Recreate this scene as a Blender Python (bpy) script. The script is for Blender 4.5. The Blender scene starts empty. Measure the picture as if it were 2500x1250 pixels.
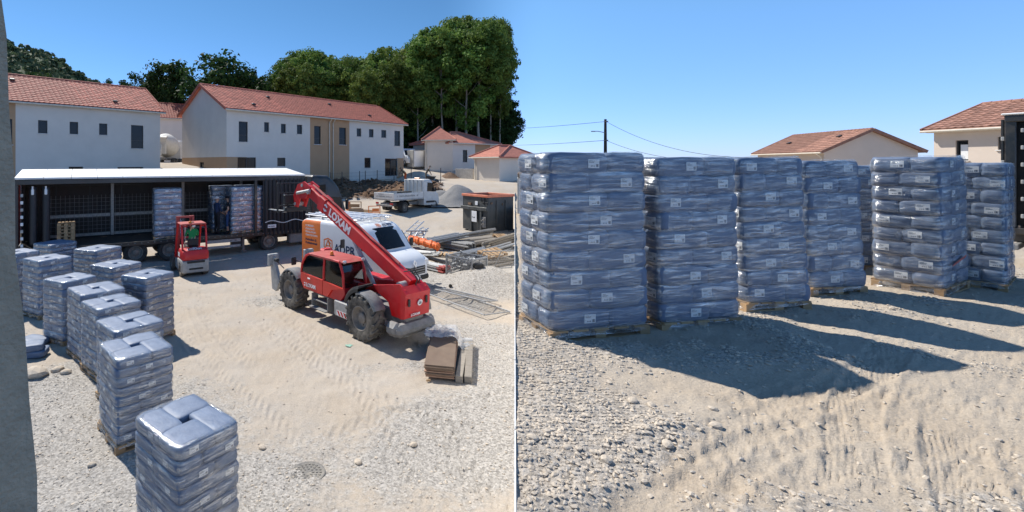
import bpy, bmesh, math, random
import numpy as np
from mathutils import Vector, Matrix
R = math.radians
random.seed(7)
rng = np.random.default_rng(7)
scene = bpy.context.scene
COL = scene.collection

# ---------------------------------------------------------------- camera, sky, sun, exposure
FPX, PX0, HY = 1150.0, 900.0, 400.0          # focal length and principal point of the lens, on a 2500 px wide picture
CAMZ = 4.2
cam_d = bpy.data.cameras.new('camera'); cam = bpy.data.objects.new('camera', cam_d); COL.objects.link(cam)
cam.location = (0, 0, CAMZ); cam.rotation_euler = (R(90), 0, 0)
cam_d.sensor_width = 36.0; cam_d.lens = 36.0 * FPX / 2500.0
cam_d.shift_x = -(PX0 - 1250.0) / 2500.0
cam_d.shift_y = -(625.0 - HY) / 2500.0
cam_d.clip_start = 0.05; cam_d.clip_end = 3000
scene.camera = cam

SUN_AZ, SUN_EL = R(-46), R(48)                # azimuth from +Y, clockwise
sun_vec = Vector((math.sin(SUN_AZ) * math.cos(SUN_EL), math.cos(SUN_AZ) * math.cos(SUN_EL), math.sin(SUN_EL)))
sd = bpy.data.lights.new('sun', 'SUN'); sd.energy = 5.0; sd.angle = R(0.55); sd.color = (1.0, 0.955, 0.88)
sun = bpy.data.objects.new('sun', sd); COL.objects.link(sun)
sun.rotation_euler = (-sun_vec).to_track_quat('-Z', 'Y').to_euler(); sun.location = (-20, 10, 40)

world = bpy.data.worlds.new('World'); scene.world = world; world.use_nodes = True
wn = world.node_tree; wn.nodes.clear()
def N(nt, t, **kw):
    n = nt.nodes.new(t)
    for k, v in kw.items(): setattr(n, k, v)
    return n
sky = N(wn, 'ShaderNodeTexSky', sky_type='NISHITA', sun_disc=False, sun_elevation=SUN_EL, sun_rotation=SUN_AZ)
sky.altitude = 300; sky.air_density = 1.0; sky.dust_density = 0.15; sky.ozone_density = 2.2
bg = N(wn, 'ShaderNodeBackground'); wo = N(wn, 'ShaderNodeOutputWorld')
bg.inputs['Strength'].default_value = 0.066
# clear deep blue over the houses and the wood, thinner milky haze over the terrace side (a slow change with compass direction)
tc = N(wn, 'ShaderNodeTexCoord'); sx = N(wn, 'ShaderNodeSeparateXYZ')
dv = N(wn, 'ShaderNodeMath', operation='ARCTAN2'); mr = N(wn, 'ShaderNodeMapRange', interpolation_type='SMOOTHSTEP')
wn.links.new(tc.outputs['Generated'], sx.inputs[0]); wn.links.new(sx.outputs['X'], dv.inputs[0]); wn.links.new(sx.outputs['Y'], dv.inputs[1])
mr.inputs['From Min'].default_value = R(8); mr.inputs['From Max'].default_value = R(21)
wn.links.new(dv.outputs[0], mr.inputs['Value'])
el = N(wn, 'ShaderNodeMapRange', interpolation_type='SMOOTHSTEP'); el.inputs['From Min'].default_value = 0.0; el.inputs['From Max'].default_value = 0.34
wn.links.new(sx.outputs['Z'], el.inputs['Value'])
def ramp2(lo, hi):
    m_ = N(wn, 'ShaderNodeMix', data_type='RGBA'); m_.inputs[6].default_value = (*lo, 1); m_.inputs[7].default_value = (*hi, 1); wn.links.new(el.outputs[0], m_.inputs[0]); return m_.outputs[2]
tint = N(wn, 'ShaderNodeMix', data_type='RGBA', blend_type='MIX')
wn.links.new(ramp2((0.80, 1.15, 1.80), (0.72, 1.17, 1.48)), tint.inputs[6]); wn.links.new(ramp2((1.15, 1.50, 2.75), (1.52, 2.12, 2.42)), tint.inputs[7])
mul = N(wn, 'ShaderNodeMix', data_type='RGBA', blend_type='MULTIPLY'); mul.inputs[0].default_value = 1.0
wn.links.new(mr.outputs[0], tint.inputs[0]); wn.links.new(sky.outputs[0], mul.inputs[6]); wn.links.new(tint.outputs[2], mul.inputs[7])
wn.links.new(mul.outputs[2], bg.inputs['Color']); wn.links.new(bg.outputs[0], wo.inputs['Surface'])

vs = scene.view_settings; vs.view_transform = 'Standard'; vs.look = 'None'; vs.exposure = 0.26; vs.gamma = 1.0
scene.render.engine = 'CYCLES'
cy = scene.cycles
cy.use_denoising = True; cy.max_bounces = 8; cy.transparent_max_bounces = 12; cy.diffuse_bounces = 3; cy.glossy_bounces = 3
cy.caustics_reflective = False; cy.caustics_refractive = False

# ---------------------------------------------------------------- helpers
def at(px, py, d):
    """world point that lies d metres ahead at that picture position"""
    return Vector(((px - PX0) / FPX * d, d, CAMZ - (py - HY) / FPX * d))

def link(o, parent=None):
    COL.objects.link(o)
    if parent is not None: o.parent = parent
    return o
def tag(o, label=None, cat=None, group=None, kind=None):
    if label: o['label'] = label
    if cat: o['category'] = cat
    if group: o['group'] = group
    if kind: o['kind'] = kind
    return o
def thing(name, label, cat, loc=(0, 0, 0), rz=0.0, group=None, parent=None):
    o = bpy.data.objects.new(name, None); link(o, parent)
    o.location = loc; o.rotation_euler = (0, 0, rz); o.empty_display_size = 0.1
    return tag(o, label, cat, group)

class MB:
    def __init__(s): s.v = []; s.f = []; s.m = []; s.cur = 0; s.T = Matrix.Identity(4)
    def add(s, vs_, fs, T=None):
        n = len(s.v); M = s.T if T is None else s.T @ T
        s.v += [tuple(M @ Vector(p)) for p in vs_]
        for f in fs: s.f.append([i + n for i in f]); s.m.append(s.cur)
        return s
    def box(s, c, sz, bev=0.0, rot=None, T=None):
        hx, hy, hz = sz[0] / 2, sz[1] / 2, sz[2] / 2
        M = Matrix.Translation(c)
        if rot is not None: M = M @ (Matrix.Rotation(rot, 4, 'Z') if isinstance(rot, (int, float)) else rot)
        if T is not None: M = T @ M
        if bev <= 0:
            vv = [(x, y, z) for x in (-hx, hx) for y in (-hy, hy) for z in (-hz, hz)]
            return s.add(vv, [(0, 1, 3, 2), (4, 6, 7, 5), (0, 4, 5, 1), (2, 3, 7, 6), (0, 2, 6, 4), (1, 5, 7, 3)], M)
        b = min(bev, hx * .9, hy * .9, hz * .9); vv = []; ix = {}
        for a in (-1, 1):
            for c2 in (-1, 1):
                for e in (-1, 1):
                    for k in range(3):
                        p = [a * (hx - b), c2 * (hy - b), e * (hz - b)]; p[k] = (a * hx, c2 * hy, e * hz)[k]
                        ix[a, c2, e, k] = len(vv); vv.append(p)
        fs = []
        for k in range(3):
            o1, o2 = (k + 1) % 3, (k + 2) % 3
            for sg in (-1, 1):
                q = []
                for (a, c2) in ((-1, -1), (1, -1), (1, 1), (-1, 1)):
                    t = [0, 0, 0]; t[k] = sg; t[o1] = a; t[o2] = c2; q.append(ix[t[0], t[1], t[2], k])
                fs.append(q)
            for a in (-1, 1):
                for c2 in (-1, 1):
                    q = []
                    for (e, kk) in ((-1, o1), (1, o1), (1, o2), (-1, o2)):
                        t = [0, 0, 0]; t[k] = e; t[o1] = a; t[o2] = c2; q.append(ix[t[0], t[1], t[2], kk])
                    fs.append(q)
        for a in (-1, 1):
            for c2 in (-1, 1):
                for e in (-1, 1): fs.append([ix[a, c2, e, k] for k in range(3)])
        return s.add(vv, fs, M)
    def cyl(s, p0, p1, r0, r1=None, n=12, cap=True):
        p0 = Vector(p0); p1 = Vector(p1); r1 = r0 if r1 is None else r1
        d = (p1 - p0); q = d.to_track_quat('Z', 'Y').to_matrix()
        vv = []
        for p, r in ((p0, r0), (p1, r1)):
            for i in range(n):
                a = 2 * math.pi * i / n; vv.append(p + q @ Vector((r * math.cos(a), r * math.sin(a), 0)))
        fs = [(i, (i + 1) % n, n + (i + 1) % n, n + i) for i in range(n)]
        if cap: fs += [tuple(range(n - 1, -1, -1)), tuple(range(n, 2 * n))]
        return s.add(vv, fs)
    def tube(s, pts, r, n=6):
        for a, b in zip(pts[:-1], pts[1:]): s.cyl(a, b, r, r, n)
        return s
    def prism(s, poly, axis, a, b):
        """polygon in the plane of the two other axes (in xyz order), pushed from a to b along axis"""
        n = len(poly); vv = []
        for t in (a, b):
            for (u, w) in poly: vv.append({'x': (t, u, w), 'y': (u, t, w), 'z': (u, w, t)}[axis])
        fs = [tuple(range(n)), tuple(range(2 * n - 1, n - 1, -1))] + [(i, n + i, n + (i + 1) % n, (i + 1) % n) for i in range(n)]
        return s.add(vv, fs)
    def lathe(s, prof, c, axis='y', n=24, closed=False):
        vv = []; m = len(prof)
        for i in range(n):
            a = 2 * math.pi * i / n; ca, sa = math.cos(a), math.sin(a)
            for (r, h) in prof:
                p = {'y': (r * ca, h, r * sa), 'z': (r * ca, r * sa, h), 'x': (h, r * ca, r * sa)}[axis]
                vv.append((p[0] + c[0], p[1] + c[1], p[2] + c[2]))
        fs = []; mm = m if closed else m - 1
        for i in range(n):
            for j in range(mm):
                fs.append((i * m + j, i * m + (j + 1) % m, ((i + 1) % n) * m + (j + 1) % m, ((i + 1) % n) * m + j))
        return s.add(vv, fs)
    def loft(s, rings, cap=True):
        n = len(rings[0]); vv = [p for r in rings for p in r]; fs = []
        for k in range(len(rings) - 1):
            for i in range(n): fs.append((k * n + i, k * n + (i + 1) % n, (k + 1) * n + (i + 1) % n, (k + 1) * n + i))
        if cap: fs += [tuple(range(n - 1, -1, -1)), tuple(range((len(rings) - 1) * n, len(rings) * n))]
        return s.add(vv, fs)
    def build(s, name, mats, parent=None, smooth=False, fix=True, angle=None):
        me = mesh(name, s.v, s.f, mats, s.m, smooth, fix, angle)
        return link(bpy.data.objects.new(name, me), parent)

def mesh(name, v, f, mats, mi=None, smooth=False, fix=True, angle=None):
    me = bpy.data.meshes.new(name); me.from_pydata(v, [], f)
    if not isinstance(mats, (list, tuple)): mats = [mats]
    for m in mats: me.materials.append(M[m] if isinstance(m, str) else m)
    if mi is not None and len(mats) > 1: me.polygons.foreach_set('material_index', mi)
    if fix:
        bm = bmesh.new(); bm.from_mesh(me); bmesh.ops.recalc_face_normals(bm, faces=bm.faces); bm.to_mesh(me); bm.free()
    if smooth:
        me.polygons.foreach_set('use_smooth', [True] * len(me.polygons))
        if angle is not None: me.set_sharp_from_angle(angle=R(angle))
    me.update(); return me
def np_mesh(name, V, F, mats, smooth=False):
    """big mesh from numpy arrays, F of equal-sized faces"""
    me = bpy.data.meshes.new(name); k = F.shape[1]
    me.vertices.add(len(V)); me.vertices.foreach_set('co', np.asarray(V, np.float32).ravel())
    me.loops.add(F.size); me.loops.foreach_set('vertex_index', F.astype(np.int32).ravel())
    me.polygons.add(len(F)); me.polygons.foreach_set('loop_start', np.arange(0, F.size, k, dtype=np.int32))
    me.polygons.foreach_set('use_smooth', np.full(len(F), smooth))
    for m in (mats if isinstance(mats, (list, tuple)) else [mats]): me.materials.append(M[m])
    me.update(calc_edges=True); me.validate(); return me
def copy_tree(o, parent=None):
    c = o.copy(); link(c); c.parent = parent
    for ch in o.children: copy_tree(ch, c)
    return c
def put(o, loc=None, rz=None, scale=None):
    if loc is not None: o.location = loc
    if rz is not None: o.rotation_euler = (0, 0, rz)
    if scale is not None: o.scale = scale if not isinstance(scale, (int, float)) else (scale,) * 3
    return o
def text(body, size, Mx, mat, parent, name='lettering', ext=0.003, bold=0.0, sx=1.0, align='LEFT'):
    cu = bpy.data.curves.new('t', 'FONT'); cu.body = body; cu.size = size; cu.extrude = ext; cu.offset = bold; cu.resolution_u = 2
    cu.align_x = align
    o = bpy.data.objects.new('t', cu); COL.objects.link(o)
    bpy.context.view_layer.update()
    me = bpy.data.meshes.new_from_object(o.evaluated_get(bpy.context.evaluated_depsgraph_get()))
    bpy.data.objects.remove(o); bpy.data.curves.remove(cu)
    me.transform(Matrix.Diagonal((sx, 1, 1, 1))); me.transform(Mx); me.materials.clear(); me.materials.append(M[mat]); me.name = name
    return link(bpy.data.objects.new(name, me), parent)
def frame(o, xd, yd):
    """matrix with origin o, text running along xd, up along yd"""
    x = Vector(xd).normalized(); y = Vector(yd); y = (y - x * y.dot(x)).normalized(); z = x.cross(y)
    m = Matrix((x, y, z)).transposed().to_4x4(); m.translation = Vector(o); return m

def print_row(Mx, width, height, n, mat, parent, seed=1):
    """a line of print too small to read: short marks of uneven width"""
    g_ = random.Random(seed); mb = MB(); mb.T = Mx; x = 0; w0 = width / n
    for k in range(n):
        w = w0 * g_.uniform(.35, .8); h = height * g_.uniform(.6, 1)
        if g_.random() > .1: mb.box((x + w / 2, h / 2, 0), (w, h, .004))
        x += w0
    return tag(mb.build('print_row', mat, parent), kind='stuff')
# value noise on arrays
_lat = rng.random((256, 256))
def vnoise(x, y):
    xi = np.floor(x).astype(int); yi = np.floor(y).astype(int); fx = x - xi; fy = y - yi
    fx = fx * fx * (3 - 2 * fx); fy = fy * fy * (3 - 2 * fy)
    g = lambda a, b: _lat[a & 255, b & 255]
    return (g(xi, yi) * (1 - fx) + g(xi + 1, yi) * fx) * (1 - fy) + (g(xi, yi + 1) * (1 - fx) + g(xi + 1, yi + 1) * fx) * fy
def fbm(x, y, o=4, lac=2.03, gain=.5):
    t = 0; a = 1; n = 0
    for k in range(o): t = t + a * vnoise(x + 17.3 * k, y - 9.1 * k); n += a; a *= gain; x = x * lac; y = y * lac
    return t / n
def sstep(a, b, x):
    t = np.clip((x - a) / (b - a), 0, 1); return t * t * (3 - 2 * t)

# ---------------------------------------------------------------- materials
M = {}
def newmat(name):
    m = bpy.data.materials.new(name); m.use_nodes = True; M[name] = m
    nt = m.node_tree; p = nt.nodes['Principled BSDF']; return m, nt, p
def pm(name, col, rough=.6, metal=0.0, var=.15, scale=4.0, bump=0.0, bscale=40.0, spec=.5, coat=0.0, dust=0.0, dustcol=(.45, .39, .30), rnd=0.0, stretch=(1, 1, 1)):
    """plain paint / plastic / wood: mottled colour, optional dust patches, optional fine relief"""
    m, nt, p = newmat(name)
    p.inputs['Roughness'].default_value = rough; p.inputs['Metallic'].default_value = metal
    p.inputs['Specular IOR Level'].default_value = spec; p.inputs['Coat Weight'].default_value = coat; p.inputs['Coat Roughness'].default_value = .12
    co = N(nt, 'ShaderNodeTexCoord'); mp = N(nt, 'ShaderNodeMapping'); mp.inputs['Scale'].default_value = stretch
    nt.links.new(co.outputs['Object'], mp.inputs[0])
    no = N(nt, 'ShaderNodeTexNoise'); no.inputs['Scale'].default_value = scale; no.inputs['Detail'].default_value = 6; no.inputs['Roughness'].default_value = .65
    nt.links.new(mp.outputs[0], no.inputs['Vector'])
    mx = N(nt, 'ShaderNodeMix', data_type='RGBA')
    mx.inputs[6].default_value = (*[c * (1 - var) for c in col], 1); mx.inputs[7].default_value = (*[min(1, c * (1 + var)) for c in col], 1)
    rp = N(nt, 'ShaderNodeMapRange'); rp.inputs[1].default_value = .3; rp.inputs[2].default_value = .7
    nt.links.new(no.outputs[0], rp.inputs[0]); nt.links.new(rp.outputs[0], mx.inputs[0])
    out = mx.outputs[2]
    if rnd:
        oi = N(nt, 'ShaderNodeObjectInfo'); hv = N(nt, 'ShaderNodeHueSaturation'); r2 = N(nt, 'ShaderNodeMapRange')
        r2.inputs[3].default_value = 1 - rnd; r2.inputs[4].default_value = 1 + rnd
        nt.links.new(oi.outputs['Random'], r2.inputs[0]); nt.links.new(r2.outputs[0], hv.inputs['Value']); nt.links.new(out, hv.inputs['Color']); out = hv.outputs[0]
    if dust:
        n2 = N(nt, 'ShaderNodeTexNoise'); n2.inputs['Scale'].default_value = scale * .6; n2.inputs['Detail'].default_value = 8; n2.inputs['Roughness'].default_value = .75
        nt.links.new(co.outputs['Object'], n2.inputs['Vector'])
        r3 = N(nt, 'ShaderNodeMapRange'); r3.inputs[1].default_value = .40; r3.inputs[2].default_value = .75; r3.inputs[4].default_value = dust
        m3 = N(nt, 'ShaderNodeMix', data_type='RGBA'); m3.inputs[7].default_value = (*dustcol, 1)
        nt.links.new(n2.outputs[0], r3.inputs[0]); nt.links.new(r3.outputs[0], m3.inputs[0]); nt.links.new(out, m3.inputs[6]); out = m3.outputs[2]
        r4 = N(nt, 'ShaderNodeMapRange'); r4.inputs[3].default_value = rough; r4.inputs[4].default_value = .9; r4.inputs[2].default_value = max(dust, .01)
        nt.links.new(r3.outputs[0], r4.inputs[0]); nt.links.new(r4.outputs[0], p.inputs['Roughness'])
    nt.links.new(out, p.inputs['Base Color'])
    if bump:
        n4 = N(nt, 'ShaderNodeTexNoise'); n4.inputs['Scale'].default_value = bscale; n4.inputs['Detail'].default_value = 5
        nt.links.new(mp.outputs[0], n4.inputs['Vector'])
        b = N(nt, 'ShaderNodeBump'); b.inputs['Strength'].default_value = bump; b.inputs['Distance'].default_value = .02
        nt.links.new(n4.outputs[0], b.inputs['Height']); nt.links.new(b.outputs[0], p.inputs['Normal'])
    return m

pm('render_white', (.64, .595, .54), .92, var=.05, scale=.8, bump=.25, bscale=60, dust=.10, dustcol=(.5, .44, .36))
pm('render_brown', (.42, .27, .16), .92, var=.06, scale=.8, bump=.25, bscale=60)
pm('render_cream', (.70, .64, .56), .92, var=.05, scale=.8, bump=.25, bscale=60)
pm('roof_tile', (.44, .125, .08), .8, var=.3, scale=3.0, bump=.2, bscale=30, rnd=.25)
pm('roof_tile_b', (.33, .17, .12), .8, var=.3, scale=3.0, bump=.2, bscale=30, rnd=.25)
pm('gutter', (.62, .56, .46), .5)
pm('fascia', (.66, .62, .55), .6)
pm('frame_dark', (.035, .034, .036), .45)
pm('glass_dark', (.010, .011, .013), .08, var=.3, spec=.28)
pm('sill', (.62, .6, .57), .7)
pm('concrete', (.42, .40, .37), .9, var=.2, scale=3, bump=.3, bscale=60)
pm('plaster_grey', (.52, .38, .26), .95, var=.18, scale=18, bump=.5, bscale=120)
pm('red_paint', (.58, .008, .012), .35, var=.10, scale=5, coat=.2, dust=.06)
pm('red_paint_door', (.66, .03, .015), .35, var=.08, scale=5, coat=.2, dust=.06)
pm('red_worn', (.42, .05, .045), .6, var=.2, scale=6, dust=.25)
pm('grey_metal', (.22, .22, .22), .6, metal=.2, var=.25, scale=6, dust=.35)
pm('grey_light', (.40, .40, .39), .6, metal=.2, var=.2, scale=8, dust=.2)
pm('steel', (.46, .46, .45), .42, metal=.75, var=.2, scale=12, dust=.2)
pm('galv', (.36, .37, .38), .5, metal=.6, var=.25, scale=14, dust=.25)
pm('aluminium', (.62, .63, .65), .35, metal=.8, var=.12, scale=9)
pm('alu_dull', (.38, .36, .33), .65, metal=.2, var=.3, scale=14)
pm('black_plastic', (.018, .018, .019), .5, var=.2, dust=.08)
pm('black_paint', (.012, .012, .014), .3, var=.2, coat=.3, dust=.10)
pm('curtain_black', (.02, .02, .023), .5, var=.3, scale=2, bump=.3, bscale=6)
pm('curtain_brown', (.032, .025, .021), .8, var=.2, scale=1.5)
pm('trailer_floor', (.035, .034, .036), .7, var=.4, scale=5, dust=.2)
pm('white_tarp', (.78, .77, .74), .6, var=.05, scale=1.2, dust=.14)
pm('white_paint', (.80, .81, .82), .28, var=.03, coat=.4, dust=.07)
pm('white_dusty', (.66, .65, .62), .5, var=.10, scale=3, dust=.35)
pm('orange_paint', (.80, .20, .035), .35, var=.05, coat=.3, dust=.06)
pm('orange_net', (.80, .16, .03), .6, var=.25, scale=30)
pm('orange_lens', (.85, .22, .01), .2, var=.1)
pm('red_lens', (.5, .01, .01), .2)
pm('glass_lamp', (.7, .7, .7), .1, var=.05)
pm('rubber', (.030, .029, .028), .85, var=.3, scale=8, bump=.3, bscale=60, dust=.30, dustcol=(.30, .27, .22))
pm('rubber_dusty', (.055, .052, .048), .92, var=.3, scale=8, bump=.4, bscale=50, dust=.75, dustcol=(.30, .27, .225))
pm('rim_dusty', (.24, .22, .20), .7, metal=.2, var=.3, scale=8, dust=.6)
pm('wood_raw', (.40, .26, .14), .85, var=.25, scale=6, bump=.3, bscale=30, rnd=.25, stretch=(1, 6, 6))
pm('wood_grey', (.33, .29, .24), .9, var=.25, scale=6, bump=.3, bscale=30, rnd=.3, stretch=(1, 6, 6))
pm('board_brown', (.185, .125, .085), .7, var=.10, scale=5, bump=.15, bscale=60, rnd=.12, dust=.12)
pm('board_edge', (.40, .25, .17), .8, var=.2, scale=10, rnd=.15)
pm('label_white', (.80, .80, .79), .5, var=.04)
pm('print_black', (.02, .02, .02), .6)
pm('print_white', (.80, .80, .80), .5, var=.03)
pm('print_grey', (.10, .10, .11), .5)
pm('skip_grey', (.045, .052, .055), .45, var=.25, scale=3, dust=.22)
pm('skip_rim', (.74, .22, .12), .6, var=.2, dust=.15)
pm('skin', (.52, .30, .20), .55, var=.06, scale=20)
pm('cloth_green', (.01, .24, .08), .9, var=.15, scale=20)
pm('cloth_black', (.014, .014, .017), .9, var=.2, scale=20)
pm('cloth_navy', (.02, .04, .10), .9, var=.2, scale=20)
pm('cloth_denim', (.03, .07, .17), .9, var=.2, scale=20)
pm('cloth_beige', (.40, .35, .27), .9, var=.15, scale=20)
pm('cloth_olive', (.20, .16, .11), .9, var=.2, scale=20)
pm('cloth_orange', (.7, .14, .03), .9, var=.15, scale=20)
pm('cloth_white', (.72, .72, .72), .85, var=.05, scale=20)
pm('hair_dark', (.02, .014, .01), .7)
pm('bark', (.30, .265, .215), .95, var=.35, scale=5, bump=.5, bscale=12, stretch=(6, 6, 1))
pm('pole_wood', (.045, .035, .028), .9, var=.3, scale=6, bump=.3, stretch=(6, 6, 1))
pm('cable', (.02, .02, .02), .6)
pm('gravel_grey', (.21, .205, .20), .95, var=.25, scale=14, bump=.6, bscale=25)
pm('stone', (.53, .45, .355), .95, var=.22, scale=.9, bump=.25, bscale=60)
pm('stone_grey', (.40, .365, .32), .95, var=.3, scale=1.5, bump=.25, bscale=60)
pm('earth_clod', (.17, .105, .065), .95, var=.3, scale=3, bump=.4, bscale=30)
pm('cover_iron', (.20, .19, .175), .8, metal=.2, var=.25, scale=14, dust=.5)
pm('mixer_white', (.62, .60, .55), .6, var=.1, dust=.35)
pm('green_paint', (.28, .48, .38), .8, var=.2)
pm('tape_white', (.7, .7, .68), .7)

def glassmat(name, tintc, gl=.05):
    m, nt, p = newmat(name); nt.nodes.remove(p)
    tr = N(nt, 'ShaderNodeBsdfTransparent'); tr.inputs[0].default_value = (*tintc, 1)
    g = N(nt, 'ShaderNodeBsdfGlossy'); g.inputs['Roughness'].default_value = gl
    lw = N(nt, 'ShaderNodeFresnel'); lw.inputs['IOR'].default_value = 1.5
    mx = N(nt, 'ShaderNodeMixShader'); nt.links.new(lw.outputs[0], mx.inputs[0]); nt.links.new(tr.outputs[0], mx.inputs[1]); nt.links.new(g.outputs[0], mx.inputs[2])
    nt.links.new(mx.outputs[0], nt.nodes['Material Output'].inputs[0])
glassmat('glass_clear', (.85, .88, .88)); glassmat('glass_tint', (.4, .43, .44))

def bagmat():
    m, nt, p = newmat('sack')
    co = N(nt, 'ShaderNodeTexCoord'); no = N(nt, 'ShaderNodeTexNoise'); no.inputs['Scale'].default_value = 3.0; no.inputs['Detail'].default_value = 5
    fine = N(nt, 'ShaderNodeTexNoise'); fine.inputs['Scale'].default_value = 55; fine.inputs['Detail'].default_value = 3
    oi = N(nt, 'ShaderNodeObjectInfo'); ad = N(nt, 'ShaderNodeVectorMath', operation='ADD')
    nt.links.new(co.outputs['Object'], ad.inputs[0]); nt.links.new(oi.outputs['Random'], ad.inputs[1])
    nt.links.new(ad.outputs[0], no.inputs['Vector']); nt.links.new(ad.outputs[0], fine.inputs['Vector'])
    mx = N(nt, 'ShaderNodeMix', data_type='RGBA'); mx.inputs[6].default_value = (.085, .125, .205, 1); mx.inputs[7].default_value = (.165, .215, .31, 1)
    mm = N(nt, 'ShaderNodeMath', operation='MULTIPLY_ADD'); mm.inputs[1].default_value = .55; mm.inputs[2].default_value = 0
    ma = N(nt, 'ShaderNodeMath', operation='MULTIPLY_ADD'); ma.inputs[1].default_value = .45
    nt.links.new(no.outputs[0], mm.inputs[0]); nt.links.new(fine.outputs[0], ma.inputs[0]); nt.links.new(mm.outputs[0], ma.inputs[2])
    rp = N(nt, 'ShaderNodeMapRange'); rp.inputs[1].default_value = .35; rp.inputs[2].default_value = .65; nt.links.new(ma.outputs[0], rp.inputs[0])
    nt.links.new(rp.outputs[0], mx.inputs[0]); nt.links.new(mx.outputs[2], p.inputs['Base Color'])
    p.inputs['Roughness'].default_value = .55; p.inputs['Specular IOR Level'].default_value = .5
    b = N(nt, 'ShaderNodeBump'); b.inputs['Strength'].default_value = .13; b.inputs['Distance'].default_value = .03
    n3 = N(nt, 'ShaderNodeTexNoise'); n3.inputs['Scale'].default_value = 9; n3.inputs['Detail'].default_value = 6; nt.links.new(ad.outputs[0], n3.inputs['Vector'])
    nt.links.new(n3.outputs[0], b.inputs['Height']); nt.links.new(b.outputs[0], p.inputs['Normal'])
bagmat()

def wrapmat():
    m, nt, p = newmat('stretch_film'); nt.nodes.remove(p)
    co = N(nt, 'ShaderNodeTexCoord'); oi = N(nt, 'ShaderNodeObjectInfo')
    mp = N(nt, 'ShaderNodeMapping'); mp.inputs['Scale'].default_value = (2.0, 2.0, 34); mp.inputs['Rotation'].default_value = (R(7), R(-9), 0)
    cb = N(nt, 'ShaderNodeCombineXYZ'); sc = N(nt, 'ShaderNodeMath', operation='MULTIPLY'); sc.inputs[1].default_value = 40
    nt.links.new(oi.outputs['Random'], sc.inputs[0]); nt.links.new(sc.outputs[0], cb.inputs[2]); nt.links.new(cb.outputs[0], mp.inputs['Location'])
    nt.links.new(co.outputs['Object'], mp.inputs[0])
    s1 = N(nt, 'ShaderNodeTexNoise'); s1.inputs['Scale'].default_value = 1.6; s1.inputs['Detail'].default_value = 7; s1.inputs['Roughness'].default_value = .68; s1.inputs['Distortion'].default_value = .6
    nt.links.new(mp.outputs[0], s1.inputs['Vector'])
    s2 = N(nt, 'ShaderNodeTexNoise'); s2.inputs['Scale'].default_value = 3.0; s2.inputs['Detail'].default_value = 3; nt.links.new(co.outputs['Object'], s2.inputs['Vector'])
    rp = N(nt, 'ShaderNodeMapRange'); rp.inputs[1].default_value = .44; rp.inputs[2].default_value = .66; rp.inputs[3].default_value = .12; rp.inputs[4].default_value = .92
    nt.links.new(s1.outputs[0], rp.inputs[0])
    ml = N(nt, 'ShaderNodeMath', operation='MULTIPLY'); r2 = N(nt, 'ShaderNodeMapRange'); r2.inputs[1].default_value = .3; r2.inputs[2].default_value = .65; r2.inputs[3].default_value = .45; r2.inputs[4].default_value = 1.0
    nt.links.new(s2.outputs[0], r2.inputs[0]); nt.links.new(rp.outputs[0], ml.inputs[0]); nt.links.new(r2.outputs[0], ml.inputs[1])
    bp = N(nt, 'ShaderNodeBump'); bp.inputs['Strength'].default_value = .8; bp.inputs['Distance'].default_value = .02; nt.links.new(s1.outputs[0], bp.inputs['Height'])
    g = N(nt, 'ShaderNodeBsdfGlossy'); g.inputs['Roughness'].default_value = .16; g.inputs['Color'].default_value = (.9, .9, .9, 1); nt.links.new(bp.outputs[0], g.inputs['Normal'])
    df = N(nt, 'ShaderNodeBsdfDiffuse'); df.inputs['Color'].default_value = (.72, .72, .70, 1); nt.links.new(bp.outputs[0], df.inputs['Normal'])
    tl = N(nt, 'ShaderNodeBsdfTranslucent'); tl.inputs['Color'].default_value = (.62, .64, .66, 1)
    d2 = N(nt, 'ShaderNodeMixShader'); d2.inputs[0].default_value = .4; nt.links.new(df.outputs[0], d2.inputs[1]); nt.links.new(tl.outputs[0], d2.inputs[2])
    gl = N(nt, 'ShaderNodeMixShader'); gl.inputs[0].default_value = .60; nt.links.new(d2.outputs[0], gl.inputs[1]); nt.links.new(g.outputs[0], gl.inputs[2])
    tr = N(nt, 'ShaderNodeBsdfTransparent'); tr.inputs[0].default_value = (.97, .975, .98, 1)
    mx = N(nt, 'ShaderNodeMixShader'); nt.links.new(ml.outputs[0], mx.inputs[0]); nt.links.new(tr.outputs[0], mx.inputs[1]); nt.links.new(gl.outputs[0], mx.inputs[2])
    nt.links.new(mx.outputs[0], nt.nodes['Material Output'].inputs[0])
wrapmat()
pm('clear_sheet', (.70, .72, .74), .12, var=.1, spec=.9)
M['clear_sheet'].node_tree.nodes['Principled BSDF'].inputs['Alpha'].default_value = .42

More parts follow.
